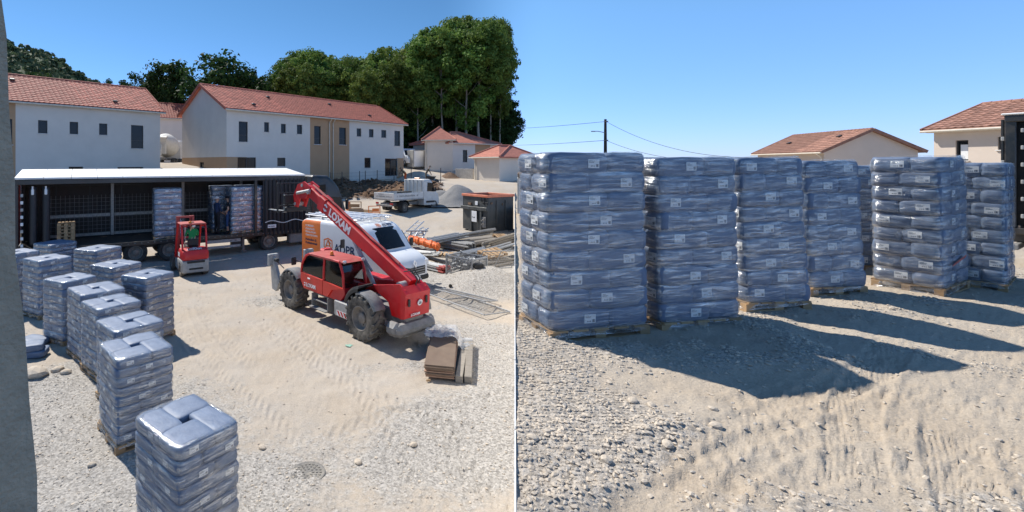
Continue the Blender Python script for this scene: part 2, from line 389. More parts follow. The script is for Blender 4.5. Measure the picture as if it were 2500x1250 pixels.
def leafmat(name, c1, c2, rnd=.3):
    m, nt, p = newmat(name)
    oi = N(nt, 'ShaderNodeObjectInfo'); co = N(nt, 'ShaderNodeTexCoord')
    no = N(nt, 'ShaderNodeTexNoise'); no.inputs['Scale'].default_value = .45; no.inputs['Detail'].default_value = 4
    nt.links.new(co.outputs['Object'], no.inputs['Vector'])
    rp = N(nt, 'ShaderNodeMapRange'); rp.inputs[1].default_value = .3; rp.inputs[2].default_value = .7; nt.links.new(no.outputs[0], rp.inputs[0])
    mx = N(nt, 'ShaderNodeMix', data_type='RGBA'); mx.inputs[6].default_value = (*c1, 1); mx.inputs[7].default_value = (*c2, 1); nt.links.new(rp.outputs[0], mx.inputs[0])
    hv = N(nt, 'ShaderNodeHueSaturation'); r2 = N(nt, 'ShaderNodeMapRange'); r2.inputs[3].default_value = 1 - rnd; r2.inputs[4].default_value = 1 + rnd
    r5 = N(nt, 'ShaderNodeMapRange'); r5.inputs[3].default_value = .475; r5.inputs[4].default_value = .515; wn5 = N(nt, 'ShaderNodeTexWhiteNoise', noise_dimensions='1D'); nt.links.new(oi.outputs['Random'], wn5.inputs['W']); nt.links.new(wn5.outputs['Value'], r5.inputs[0]); nt.links.new(r5.outputs[0], hv.inputs['Hue'])
    nt.links.new(oi.outputs['Random'], r2.inputs[0]); nt.links.new(r2.outputs[0], hv.inputs['Value']); nt.links.new(mx.outputs[2], hv.inputs['Color'])
    nt.links.new(hv.outputs[0], p.inputs['Base Color']); p.inputs['Roughness'].default_value = .7; p.inputs['Specular IOR Level'].default_value = .15
    tl = N(nt, 'ShaderNodeBsdfTranslucent'); nt.links.new(hv.outputs[0], tl.inputs[0])
    ms = N(nt, 'ShaderNodeMixShader'); ms.inputs[0].default_value = .3
    nt.links.new(p.outputs[0], ms.inputs[1]); nt.links.new(tl.outputs[0], ms.inputs[2]); nt.links.new(ms.outputs[0], nt.nodes['Material Output'].inputs[0])
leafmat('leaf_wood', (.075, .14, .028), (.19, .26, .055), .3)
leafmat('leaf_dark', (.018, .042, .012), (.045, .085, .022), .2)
leafmat('leaf_far', (.06, .095, .05), (.10, .145, .075), .1)

def groundmat(name, sand, sand2, grav, earth):
    m, nt, p = newmat(name)
    ge = N(nt, 'ShaderNodeNewGeometry'); at_ = N(nt, 'ShaderNodeVertexColor'); at_.layer_name = 'mask'
    sp = N(nt, 'ShaderNodeSeparateColor'); nt.links.new(at_.outputs[0], sp.inputs[0])
    def noise(sc, det=6, ro=.6):
        n = N(nt, 'ShaderNodeTexNoise'); n.inputs['Scale'].default_value = sc; n.inputs['Detail'].default_value = det; n.inputs['Roughness'].default_value = ro
        nt.links.new(ge.outputs['Position'], n.inputs['Vector']); return n
    def ramp(n, a, b, c=0, d=1):
        r = N(nt, 'ShaderNodeMapRange'); r.inputs[1].default_value = a; r.inputs[2].default_value = b; r.inputs[3].default_value = c; r.inputs[4].default_value = d
        nt.links.new(n, r.inputs[0]); return r.outputs[0]
    def mix(f, a, b):
        x = N(nt, 'ShaderNodeMix', data_type='RGBA')
        if isinstance(f, float): x.inputs[0].default_value = f
        else: nt.links.new(f, x.inputs[0])
        for i, c in ((6, a), (7, b)):
            if isinstance(c, tuple): x.inputs[i].default_value = (*c, 1)
            else: nt.links.new(c, x.inputs[i])
        return x.outputs[2]
    n1 = noise(.7); n2 = noise(9, 8, .7); n3 = noise(45, 6, .7)
    s = mix(ramp(n1.outputs[0], .35, .65), sand, sand2)
    vo = N(nt, 'ShaderNodeTexVoronoi'); vo.inputs['Scale'].default_value = 38; nt.links.new(ge.outputs['Position'], vo.inputs['Vector'])
    vc = N(nt, 'ShaderNodeSeparateColor'); nt.links.new(vo.outputs['Color'], vc.inputs[0])
    gcol = mix(ramp(vc.outputs[0], 0, 1), tuple(c * .62 for c in grav), tuple(min(1, c * 1.28) for c in grav))
    gm = N(nt, 'ShaderNodeMath', operation='ADD'); nt.links.new(sp.outputs[0], gm.inputs[0]); nt.links.new(ramp(n2.outputs[0], .3, .7, -.35, .35), gm.inputs[1])
    col = mix(ramp(gm.outputs[0], .25, .75), s, gcol)
    em = N(nt, 'ShaderNodeMath', operation='ADD'); nt.links.new(sp.outputs[1], em.inputs[0]); nt.links.new(ramp(n2.outputs[0], .3, .7, -.25, .25), em.inputs[1])
    col = mix(ramp(em.outputs[0], .35, .65), col, mix(ramp(n2.outputs[0], .3, .7), tuple(c * .7 for c in earth), tuple(c * 1.3 for c in earth)))
    fine = N(nt, 'ShaderNodeMix', data_type='RGBA', blend_type='MULTIPLY'); fine.inputs[0].default_value = 1.0
    nt.links.new(col, fine.inputs[6]); nt.links.new(mix(ramp(n3.outputs[0], .28, .72), (.78, .77, .76), (1.14, 1.14, 1.14)), fine.inputs[7])
    nt.links.new(fine.outputs[2], p.inputs['Base Color']); p.inputs['Roughness'].default_value = .97; p.inputs['Specular IOR Level'].default_value = .2
    b1 = N(nt, 'ShaderNodeBump'); b1.inputs['Strength'].default_value = .75; b1.inputs['Distance'].default_value = .03
    hs = N(nt, 'ShaderNodeMath', operation='MULTIPLY_ADD'); hs.inputs[1].default_value = .5
    nt.links.new(n3.outputs[0], hs.inputs[0]); nt.links.new(n2.outputs[0], hs.inputs[2]); nt.links.new(hs.outputs[0], b1.inputs['Height']); nt.links.new(b1.outputs[0], p.inputs['Normal'])
groundmat('ground', (.475, .40, .315), (.49, .435, .37), (.43, .40, .36), (.16, .095, .055))
groundmat('ground_terrace', (.48, .395, .30), (.50, .43, .345), (.455, .405, .345), (.16, .095, .055))
# ================================================================= THE SETTING
TB = 0.31                                    # the terrace edge runs away along x = TB * y
def zl(x, y):
    """yard level"""
    x = np.asarray(x, float); y = np.asarray(y, float)
    b = np.interp(y, [0, 22, 28, 33, 38, 41, 44, 53, 62, 75, 120, 400, 900], [0, 0, .3, .85, 1.25, 1.95, 2.35, 2.6, 4.0, 4.3, 4.6, 8, 8])
    pad = 1.9 * sstep(27, 36, y) * sstep(-4.5, -9.5, x) * sstep(60, 48, y)
    return b + pad
def zt(x, y):
    """terrace level"""
    x = np.asarray(x, float); y = np.asarray(y, float)
    t = x / np.maximum(y, .1)
    near = 2.22 - .68 * sstep(8.6, 11.5, y) * sstep(.75, 1.15, t)
    return near * (1 - sstep(16, 46, y)) + zl(3 + 0 * x, y) * sstep(16, 46, y)
def gl(px, py):                              # yard point seen at that picture position (level part)
    d = CAMZ * FPX / (py - HY); return ((px - PX0) / FPX * d, d)
def gt(px, py):
    d = 1.98 * FPX / (py - HY); return ((px - PX0) / FPX * d, d)

def track(X, Y, Z, pts, width, depth, pitch=.22, lug=.02, seed=0, chev=1.1):
    """press a lugged tyre print into the height field"""
    P = np.array(pts, float); seg = []
    for i in range(len(P) - 1):                # catmull-rom
        p0, p1, p2, p3 = P[max(i - 1, 0)], P[i], P[i + 1], P[min(i + 2, len(P) - 1)]
        for t in np.linspace(0, 1, 24, endpoint=False):
            seg.append(.5 * ((2 * p1) + (-p0 + p2) * t + (2 * p0 - 5 * p1 + 4 * p2 - p3) * t * t + (-p0 + 3 * p1 - 3 * p2 + p3) * t ** 3))
    S = np.array(seg); dS = np.gradient(S, axis=0); ln = np.hypot(dS[:, 0], dS[:, 1]); arc = np.cumsum(ln); tn = dS / ln[:, None]
    pad = width
    idx = np.where((X > S[:, 0].min() - pad) & (X < S[:, 0].max() + pad) & (Y > S[:, 1].min() - pad) & (Y < S[:, 1].max() + pad))[0]
    for k in range(0, len(idx), 20000):
        ii = idx[k:k + 20000]; dx = X[ii, None] - S[None, :, 0]; dy = Y[ii, None] - S[None, :, 1]
        j = np.argmin(dx * dx + dy * dy, axis=1); r = np.arange(len(ii)); ddx = dx[r, j]; ddy = dy[r, j]
        lat = ddx * -tn[j, 1] + ddy * tn[j, 0]; al = arc[j] + ddx * tn[j, 0] + ddy * tn[j, 1]
        far = np.hypot(ddx, ddy); a = np.abs(lat) / (width / 2)
        w = sstep(1.0, .82, a) * (far < width)
        fade = sstep(.3, .55, fbm(al * .5 + seed, lat * .6 + 3, 3)) * .9 + .1
        lugs = sstep(.35, .6, np.sin(2 * np.pi * (al + chev * np.abs(lat) + (lat > 0) * pitch * .5) / pitch) * .5 + .5)
        rim = sstep(.75, 1.0, a) * sstep(1.35, 1.02, a) * (far < width)
        Z[ii] += fade * (-depth * w + lug * lugs * w + depth * .7 * rim)

def sheet(name, mat, t0, t1, nt, y0, y1, ny, zf, post):
    t = np.linspace(t0, t1, nt); y = np.geomspace(y0, y1, ny)
    TT, YY = np.meshgrid(t, y); X = (TT * YY).ravel(); Y = YY.ravel(); Z = zf(X, Y)
    near = sstep(60, 25, Y)
    Z += near * ((fbm(X * .6, Y * .6, 3) - .5) * .10 + (fbm(X * 2.6 + 5, Y * 2.6, 4) - .5) * .055 + (fbm(X * 11, Y * 11, 3) - .5) * .022)
    mask = np.zeros((len(X), 4), np.float32); mask[:, 3] = 1
    Z = post(X, Y, Z, mask)
    i = np.arange(nt * ny).reshape(ny, nt)
    F = np.stack([i[:-1, :-1], i[:-1, 1:], i[1:, 1:], i[1:, :-1]], -1).reshape(-1, 4)
    me = np_mesh(name, np.stack([X, Y, Z], -1), F, mat, smooth=True)
    a = me.color_attributes.new('mask', 'FLOAT_COLOR', 'POINT'); a.data.foreach_set('color', mask.ravel())
    o = link(bpy.data.objects.new(name, me)); o['kind'] = 'structure'
    return o, (X, Y, Z, mask)

def yard_post(X, Y, Z, mask):
    for k, pl in enumerate(([(470, 690), (505, 770), (590, 870), (740, 980), (950, 1075), (1150, 1175), (1250, 1240)],
               [(555, 680), (615, 760), (715, 850), (860, 945), (1040, 1020), (1250, 1085)],
               [(700, 770), (800, 855), (930, 950), (1080, 1060), (1200, 1200)],
               [(640, 740), (760, 870), (900, 1010), (990, 1160), (1040, 1250)],
               [(1250, 960), (1130, 990), (990, 1010), (850, 1050)],
               [(430, 720), (450, 800), (520, 900), (620, 990), (700, 1060)])):
        track(X, Y, Z, [gl(*p) for p in pl], .42, .018, .21, .018, k * 7.7)
    g = fbm(X * .35 + 31, Y * .35, 4); mask[:, 0] = np.clip(sstep(.42, .62, g) + .35 * sstep(10, 5, Y) - .1, 0, 1) * sstep(34, 20, Y)
    mask[:, 0] = np.maximum(mask[:, 0], .9 * sstep(.10, .2, X / Y) * sstep(14, 17, Y) * sstep(24, 19, Y))
    # sandy wheel lane that curves down from the lorry
    lane = np.array([gl(*p) for p in [(500, 690), (560, 800), (700, 930), (900, 1040)]])
    for q in np.concatenate([lane[:-1] * (1 - s) + lane[1:] * s for s in (0, .33, .66)]):
        mask[:, 0] *= 1 - .75 * np.exp(-((X - q[0]) ** 2 + (Y - q[1]) ** 2) / 1.3)
    e = sstep(37.5, 39.2, Y) * sstep(47, 44.5, Y) * sstep(-6, -4, X) * sstep(7.2, 5.6, X)
    mask[:, 1] = e
    Z += e * ((fbm(X * 1.1, Y * 1.1, 4) - .5) * 1.1 + .12)
    # heap of grey ballast by the scaffold store
    c = at(1215, 690, 16.4); r = np.hypot(X - c.x + .4, (Y - c.y) * .75)
    Z += .55 * sstep(1.9, .1, r) * (1 + .25 * (fbm(X * 3, Y * 3, 3) - .5)); mask[:, 0] = np.maximum(mask[:, 0], sstep(1.9, 1.2, r))
    return Z
yard, YD = sheet('yard_ground', 'ground', -1.25, TB, 520, 2.6, 900, 640, zl, yard_post)

def terr_post(X, Y, Z, mask):
    for k, pl in enumerate(([(2500, 1010), (2330, 985), (2150, 960), (1990, 955), (1850, 985)],
               [(2500, 1120), (2300, 1075), (2100, 1050), (1900, 1080), (1760, 1160), (1700, 1250)],
               [(2500, 1210), (2250, 1150), (2020, 1140), (1880, 1180), (1820, 1250)],
               [(2420, 860), (2380, 920), (2330, 1000), (2330, 1110), (2380, 1250)],
               [(2180, 850), (2120, 930), (2080, 1020), (2090, 1130)],
               [(1350, 1180), (1600, 1120), (1850, 1040), (2150, 900), (2480, 770)])):
        track(X, Y, Z, [gt(*p) for p in pl], .34, .013, .17, .010, 40 + k * 5.1, chev=.7)
    # rubble strip, in and before the shade of the stacks
    t = X / Y; py = HY + 1.98 * FPX / Y; px = PX0 + FPX * t
    e = (px - 1250) / 600 + (1250 - py) / 900
    m = sstep(900, 1500 - 0, px) * 0 + sstep(.95, .55, (px - 1250) / 560 + np.abs(py - 1060) / 420 + .5 * (fbm(X * 1.2, Y * 1.2, 3) - .5))
    m = np.maximum(m, .8 * sstep(.5, .66, fbm(X * .9 + 9, Y * .9 + 2, 4)) * sstep(4.2, 4.8, Y) * sstep(8, 6.5, Y))
    m = np.maximum(m, .55 * sstep(.52, .68, fbm(X * .8 + 77, Y * .8 + 2, 4)))
    mask[:, 0] = m
    Z += .05 * m
    return Z
terrace, TD = sheet('terrace_ground', 'ground_terrace', TB, 1.75, 480, 1.5, 900, 520, zt, terr_post)

# ---- loose stones lying on both
def ico():
    bm = bmesh.new(); bmesh.ops.create_icosphere(bm, subdivisions=1, radius=1); bm.verts.ensure_lookup_table()
    V = np.array([v.co[:] for v in bm.verts]); F = np.array([[v.index for v in f.verts] for f in bm.faces]); bm.free(); return V, F
IV, IF = ico()
def stones(name, data, n, smin, smax, power, wgt, mat, label, mask_min=.0, seed=1):
    r = np.random.default_rng(seed); X, Y, Z, mask = data
    w = wgt(X, Y, mask); w = np.clip(w, 0, None) * Y ** 2        # grid is finer near by
    w = w / w.sum(); i = r.choice(len(X), n, p=w)
    s = smin + (smax - smin) * r.random(n) ** power
    px = X[i] + r.normal(0, .02, n) * Y[i] * .1; py_ = Y[i] + r.normal(0, .02, n) * Y[i] * .1
    V = np.repeat(IV[None], n, 0) * (1 + .75 * (r.random((n, len(IV), 1)) - .5))
    V = V * (np.stack([1 + .6 * r.random(n), .75 + .5 * r.random(n), .45 + .4 * r.random(n)], -1) * s[:, None])[:, None, :]
    a = r.random(n) * 6.28; ca, sa = np.cos(a)[:, None], np.sin(a)[:, None]
    V = np.stack([V[..., 0] * ca - V[..., 1] * sa + px[:, None], V[..., 0] * sa + V[..., 1] * ca + py_[:, None], V[..., 2] + (Z[i] + s * .18)[:, None]], -1)
    F = (IF[None] + (np.arange(n) * len(IV))[:, None, None]).reshape(-1, 3)
    o = link(bpy.data.objects.new(name, np_mesh(name, V.reshape(-1, 3), F, mat)))
    return tag(o, label, 'gravel', kind='stuff')
inyard = lambda X, Y: (Y > 4.6) & (Y < 17) & (X / Y > -.82) & (X / Y < TB - .004)
stones('gravel', YD, 11000, .004, .019, 3.6, lambda X, Y, m: inyard(X, Y) * (m[:, 0] ** 1.5 + .07), 'stone', 'loose pale limestone gravel strewn over the yard', seed=2)
stones('grey_gravel', YD, 6000, .004, .017, 3.6, lambda X, Y, m: inyard(X, Y) * (m[:, 0] ** 2 + .03), 'stone_grey', 'grey chippings mixed into the yard gravel', seed=3)
interr = lambda X, Y: (Y > 2.6) & (Y < 11) & (X / Y > TB + .004) & (X / Y < 1.45)
stones('rubble', TD, 18000, .003, .019, 3.8, lambda X, Y, m: interr(X, Y) * (m[:, 0] ** 1.6 + .02), 'stone', 'pale crushed stone rubble on the terrace before the sack stacks', seed=4)
stones('grey_rubble', TD, 7500, .003, .016, 3.4, lambda X, Y, m: interr(X, Y) * (m[:, 0] ** 1.3 + .05), 'stone_grey', 'grey stone chips scattered over the terrace', seed=5)
stones('earth_clods', YD, 900, .05, .22, 2.5, lambda X, Y, m: m[:, 1] * (Y < 47), 'earth_clod', 'brown clods of dug earth on the bank below the long house', seed=6)
def zy(x, y):                                 # real yard surface, nearest grid point
    X, Y, Z, _ = YD; i = np.argmin((X - x) ** 2 + (Y - y) ** 2); return float(Z[i])
def zterr(x, y):
    X, Y, Z, _ = TD; i = np.argmin((X - x) ** 2 + (Y - y) ** 2); return float(Z[i])

# ---- bigger single rocks
def rock(name, label, p, s, mat, seed, group=None, surf=zy):
    r = np.random.default_rng(seed); bm = bmesh.new(); bmesh.ops.create_icosphere(bm, subdivisions=2, radius=1)
    for v in bm.verts:
        v.co *= 1 + .28 * (fbm(np.array([v.co.x * 1.4 + seed]), np.array([v.co.y * 1.4 + v.co.z * 1.7]), 3)[0] - .5) * 2
    me = bpy.data.meshes.new(name); bm.to_mesh(me); bm.free(); me.materials.append(M[mat])
    o = link(bpy.data.objects.new(name, me)); o.scale = (s * 1.3, s, s * .6); o.rotation_euler = (0, 0, seed * 1.7)
    o.location = (p[0], p[1], surf(*p) + s * .22); return tag(o, label, 'rock', group)
for k, (px, py, s) in enumerate([(85, 917, .20), (140, 905, .10), (160, 912, .085), (245, 948, .06), (1010, 1085, .05), (875, 1128, .055), (225, 1140, .045), (640, 1095, .05)]):
    rock('rock', 'flat pale rock beside the heaped spoil' if k == 0 else 'fist-sized pale rock lying on the yard gravel', gl(px, py), s, 'stone', 11 + k, None if k == 0 else 'rocks on the yard')
for k, (px, py, s) in enumerate([(1748, 1052, .075), (1740, 1000 + 8, .05), (1545, 990, .07), (1300, 1090, .06), (1630, 1105, .065), (2020, 860, .06), (1590, 1000, .055), (1330, 945, .05), (1480, 1140, .06), (1385, 1110, .05)]):
    rock('rock', 'pale broken rock in the terrace rubble', gt(px, py), s * .55, 'stone', 41 + k, 'rocks on the terrace', zterr)

# ---- thin white steel sheets that hold the terrace edge
rw = thing('retaining_wall', 'thin white steel sheet wall holding up the edge of the terrace', 'retaining wall', (TB * 2, 2, 0))
ys = [1.5, 2.4, 3.4, 4.6, 6, 7.6, 9.4, 11.4, 13.6, 16, 18.6, 21.4, 24.4, 27.6, 31, 35, 40]
for a, b in zip(ys[:-1], ys[1:]):
    mb = MB(); q = []
    for y in (a, b - .02):
        top = 2.22 if y < 16 else float(zt(TB * y, y)); q.append((y, top + .07, min(float(zl(TB * y, y)), top) - .3))
    vv = []
    for (y, zt_, zb) in q:
        for dx in (-.001, .0085): vv += [(TB * y + dx, y, zb), (TB * y + dx, y, zt_)]
    mb.add(vv, [(0, 1, 5, 4), (2, 6, 7, 3), (1, 3, 7, 5), (0, 4, 6, 2), (0, 2, 3, 1), (4, 5, 7, 6)])
    o = mb.build('sheet_panel', 'print_white'); o.parent = rw; o.matrix_parent_inverse = Matrix.Translation(-rw.location)

# ---- rough grey window reveal the photographer leans out beside
mb = MB(); prof = []
for z in np.linspace(0.0, 5.6, 40):
    x = -.7176 + (CAMZ + .32 - z) * .0696; prof.append((z, x))
rings = []
for z, x in prof:
    j = .004 * math.sin(z * 9) + .003 * math.sin(z * 23)
    rings.append([(x - .6, .80, z), (x - .125 + j, .80, z), (x - .10 + j, .805, z), (x - .085 + j, .82, z), (x - .012 + j, .91, z), (x + j, .92, z), (x - .6, .94, z)])
mb.loft(rings)
tag(mb.build('window_reveal', 'plaster_grey', smooth=True, angle=50), 'rough grey plastered window reveal leaning along the side of the view', 'wall')

# ---------------------------------------------------------------- houses
def fac(o, phi, px, py=None):
    """where the sight line to px (and height of py) meets a facade that starts at o and runs along phi"""
    c, s = math.cos(phi), math.sin(phi); t = (px - PX0) / FPX
    l = (t * o[1] - o[0]) / (c - t * s); d = o[1] + l * s
    return l, (None if py is None else CAMZ - (py - HY) / FPX * d)
def holed(mb, L, z0, z1, holes, depth=.16, brown=()):
    xs = sorted({0, L} | {h[0] for h in holes} | {h[1] for h in holes} | {min(max(b[0], 0), L) for b in brown} | {min(max(b[1], 0), L) for b in brown})
    zs = sorted({z0, z1} | {min(max(h[2], z0), z1) for h in holes} | {min(max(h[3], z0), z1) for h in holes} | {min(max(b[2], z0), z1) for b in brown} | {min(max(b[3], z0), z1) for b in brown})
    for a, b in zip(xs[:-1], xs[1:]):
        for c, d in zip(zs[:-1], zs[1:]):
            mx, mz = (a + b) / 2, (c + d) / 2
            if any(h[0] < mx < h[1] and h[2] < mz < h[3] for h in holes): continue
            mb.cur = 1 if any(q[0] < mx < q[1] and q[2] < mz < q[3] for q in brown) else 0
            mb.add([(a, 0, c), (b, 0, c), (b, 0, d), (a, 0, d)], [(0, 1, 2, 3)])
    for (a, b, c, d) in holes:
        mx, mz = (a + b) / 2, (c + d) / 2
        mb.cur = 1 if any(q[0] < mx < q[1] and q[2] < mz < q[3] for q in brown) else 0
        mb.add([(a, 0, c), (b, 0, c), (b, depth, c), (a, depth, c)], [(0, 1, 2, 3)]); mb.add([(a, 0, d), (b, 0, d), (b, depth, d), (a, depth, d)], [(3, 2, 1, 0)])
        mb.add([(a, 0, c), (a, depth, c), (a, depth, d), (a, 0, d)], [(0, 1, 2, 3)]); mb.add([(b, 0, c), (b, depth, c), (b, depth, d), (b, 0, d)], [(3, 2, 1, 0)])
    mb.cur = 0
def window(parent, h, T=None, depth=.16, name='window', mull=None, sill=True, bar=.055):
    a, b, c, d = h; mb = MB(); mb.T = T or Matrix.Identity(4); y = depth - .05
    for (cx, sx_) in ((a + bar / 2, bar), (b - bar / 2, bar)): mb.box((cx, y, (c + d) / 2), (sx_, .06, d - c), .008)
    for cz in (c + bar / 2, d - bar / 2): mb.box(((a + b) / 2, y, cz), (b - a - 2 * bar, .058, bar), .008)
    if mull == 'v': mb.box(((a + b) / 2, y, (c + d) / 2), (bar * 1.2, .057, d - c - 2 * bar))
    if mull == 'h': mb.box(((a + b) / 2, y, c + (d - c) * .33), (b - a - 2 * bar, .057, bar))
    w = mb.build(name, 'frame_dark', parent)
    g = MB(); g.T = mb.T; g.box(((a + b) / 2, depth - .035, (c + d) / 2), (b - a - .02, .012, d - c - .02)); g.build('pane', 'glass_dark', w)
    if sill:
        g = MB(); g.T = mb.T; g.box(((a + b) / 2, -.025 + .05, c - .03), (b - a + .12, .2, .055), .01); g.build('sill', 'sill', w)
    return w
def tile_mesh(mat, w=.31, l=.36):
    v = []; f = []; n = 7; lay = ((0, 0.0), (l * .97, .030), (l * .98, .006))
    for (s, h) in lay:
        for i in range(n):
            u = i / (n - 1); v.append(((u - .5) * w * 1.02, -s, h + .030 * max(0, math.sin(u * 2 * math.pi * 1.0 - .6)) + .012))
    for r in range(2):
        for i in range(n - 1): f.append((r * n + i, r * n + i + 1, (r + 1) * n + i + 1, (r + 1) * n + i))
    return mesh('tile', v, f, mat, fix=True, smooth=False)
TILE = {m: tile_mesh(m) for m in ('roof_tile', 'roof_tile_b')}
def tiles(roof, T, L, S, mat, count, x_first=True, key=None, tw=.31, tl=.345):
    """rows of single tiles on a slope: T maps (x along eave, -s down, up) to the roof's frame"""
    nx = int(L / tw); ns = int(S / tl); spots = [((i + .5) * L / nx, (j) * S / ns) for i in range(nx) for j in range(ns)]
    if key: spots.sort(key=key)
    loc, rot, _ = T.decompose(); me = TILE[mat]; rest = MB()
    for k, (x, s) in enumerate(spots):
        jx = random.uniform(-.006, .006); jz = random.uniform(0, .006)
        if k < count:
            o = bpy.data.objects.new('tile', me); link(o, roof); o.location = T @ Vector((x + jx, -s, jz)); o.rotation_mode = 'QUATERNION'; o.rotation_quaternion = rot
        else:
            rest.add([(p.co.x + x + jx, p.co.y - s, p.co.z + jz) for p in me.vertices], [tuple(q.vertices) for q in me.polygons], T)
    if rest.v: tag(rest.build('tile_field', mat, roof, fix=False), kind='stuff')
def gable_house(name, label, o, phi, L, w, base, eave, ridge, holes, ghole=(), brown=(), gbrown=(), wallm=('render_white', 'render_brown'), tilem='roof_tile', ntile=300, key=None, pipes=(), mull=None, side='left', group=None, vents=(), tile_rows=True, cat='house'):
    h = thing(name, label, cat, (o[0], o[1], base), phi, group)
    E, Rz = eave - base, ridge - base
    hs = [(a, b, c - base, d - base) for (a, b, c, d) in holes]; br = [(a, b, c - base, d - base) for (a, b, c, d) in brown]
    mb = MB(); holed(mb, L, -.6, E, hs, brown=br); mb.build('wall', wallm, h)
    for q, src in zip(hs, holes): window(h, q, mull='h' if (q[3] - q[2]) > 1.35 and (q[1] - q[0]) < 1.6 else ('v' if (q[1] - q[0]) > 1.5 else None))
    # end wall on the seen side, then the rest
    gx = 0.0 if side == 'left' else L
    T = Matrix.Translation((0, w, 0)) @ Matrix.Rotation(R(-90), 4, 'Z') if side == 'left' else Matrix.Translation((L, 0, 0)) @ Matrix.Rotation(R(90), 4, 'Z')
    gb = [(a, b, c - base, d - base) for (a, b, c, d) in gbrown]; gh = [(a, b, c - base, d - base) for (a, b, c, d) in ghole]
    mb = MB(); mb.T = T; holed(mb, w, -.6, E, gh, brown=gb); mb.add([(0, 0, E), (w, 0, E), (w / 2, 0, Rz)], [(0, 1, 2)]); mb.build('gable_wall', wallm, h)
    for q in gh: window(h, q, T, sill=False)
    mb = MB(); ox = L if side == 'left' else 0.0
    mb.add([(ox, 0, -.6), (ox, w, -.6), (ox, w, E), (ox, w / 2, Rz), (ox, 0, E)], [(0, 1, 2, 3, 4)])
    mb.add([(0, w, -.6), (L, w, -.6), (L, w, E), (0, w, E)], [(0, 1, 2, 3)]); mb.build('back_wall', wallm[0], h)
    # roof: two slabs, tiles, ridge caps, verge tiles
    ov, ou = .30, .38; sl = math.atan2(Rz - E, w / 2); S = (w / 2 + ou) / math.cos(sl)
    mb = MB()
    for sg in (1, -1):
        y0 = -ou if sg == 1 else w + ou; ze = E - ou * math.tan(sl)
        for (dz0, dz1) in ((.02, .13),):
            vv = [(-ov, y0, ze + dz0), (L + ov, y0, ze + dz0), (L + ov, w / 2, Rz + dz0), (-ov, w / 2, Rz + dz0)]
            vv += [(a, b, c + dz1 - dz0) for a, b, c in vv]
            mb.add(vv, [(0, 3, 2, 1), (4, 5, 6, 7), (0, 1, 5, 4), (1, 2, 6, 5), (2, 3, 7, 6), (3, 0, 4, 7)])
    roof = mb.build('roof', tilem, h)
    Tf = Matrix.Translation((-ov, w / 2, Rz + .135)) @ Matrix.Rotation(sl, 4, 'X')
    if tile_rows: tiles(roof, Tf, L + 2 * ov, S, tilem, ntile, key=key)
    Tb = Matrix.Translation((L + ov, w / 2, Rz + .135)) @ Matrix.Rotation(R(180), 4, 'Z') @ Matrix.Rotation(sl, 4, 'X')
    mb = MB(); n = int((L + 2 * ov) / .38)
    for k in range(n): mb.cyl((-ov + k * .38, w / 2, Rz + .15), (-ov + k * .38 + .40, w / 2, Rz + .15), .10, .115, 8)
    tag(mb.build('ridge_cap', tilem, roof), kind='stuff')
    for gx_ in (-ov, L + ov):
        for sg in (1, -1):
            mb = MB(); n = int(S / .36)
            for k in range(n):
                t = (k + .5) / n; y = (-ou + t * (w / 2 + ou)) if sg == 1 else (w + ou - t * (w / 2 + ou)); z = E - ou * math.tan(sl) + t * (Rz - E + ou * math.tan(sl))
                mb.box((gx_, y, z + .1), (.09, S / n * 1.02, .22), rot=Matrix.Rotation(sl * sg, 4, 'X'))
            tag(mb.build('verge_tile', tilem, roof), kind='stuff')
    mb = MB(); mb.box((L / 2, -.16, E - ou * math.tan(sl) * .4 - .08), (L + .3, .26, .10), .01); mb.build('soffit', 'fascia', roof)
    mb = MB(); mb.cyl((-ov, -ou - .05, E - ou * math.tan(sl) + .03), (L + ov, -ou - .05, E - ou * math.tan(sl) + .03), .065, n=10); mb.build('gutter', 'gutter', roof)
    for x in pipes:
        mb = MB(); mb.tube([(x, -ou - .05, E - .25), (x, -.09, E - .55), (x, -.09, -.4)], .045, 8); mb.build('downpipe', 'gutter', h)
    for (x, s) in vents:
        mb = MB(); mb.T = Tf; mb.box((x, -s, .1), (.32, .22, .12), .03); mb.box((x, -s - .14, .13), (.34, .06, .10), .01); mb.build('roof_vent', 'frame_dark', roof)
    return h
PH = R(45)
OB = (-11.46, 38.0)
def fw(px0, px1, py0, py1, o, phi=PH):
    a, z1 = fac(o, phi, px0, py0); b, _ = fac(o, phi, px1); _, z0 = fac(o, phi, px0, py1); return (a, b, z0, z1)
HB = [fw(*q, OB) for q in [(583, 605, 296, 346), (645, 657, 298, 322), (686, 698, 302, 325), (725, 738, 304, 327), (767, 783, 307, 352), (828, 845, 311, 353),
      (871, 882, 313, 333), (901, 912, 315, 335), (931, 943, 317, 336), (963, 977, 319, 356), (580, 625, 384, 425), (677, 697, 385, 406), (890, 905, 385, 410), (940, 970, 387, 430)]]
zl_ = lambda px, py: fac(OB, PH, px, py)[1]
BB = [(fac(OB, PH, 757)[0], fac(OB, PH, 853)[0], -5, 20), (0, fac(OB, PH, 578)[0] + .9, -5, zl_(553, 383)), (fac(OB, PH, 968)[0], 30, -5, zl_(970, 386))]
LB = fac(OB, PH, 985)[0]
gable_house('terraced_house', 'long white and brown two-storey house with a red tiled roof, gable end lit', OB, PH, LB, 8.4, 2.7, 8.73, 10.95, HB,
            ghole=[(3.6, 4.4, 1.5, 4.35)], brown=BB, gbrown=[(0, 8.4, -5, zl_(553, 383))], key=lambda q: q[0] * .7 - q[1] * .3,
            pipes=(fac(OB, PH, 803)[0], fac(OB, PH, 812)[0]), vents=((3.2, 3.9), (6.0, 1.5), (13.5, 1.5), (17.5, 3.7)))
LA = 15.0
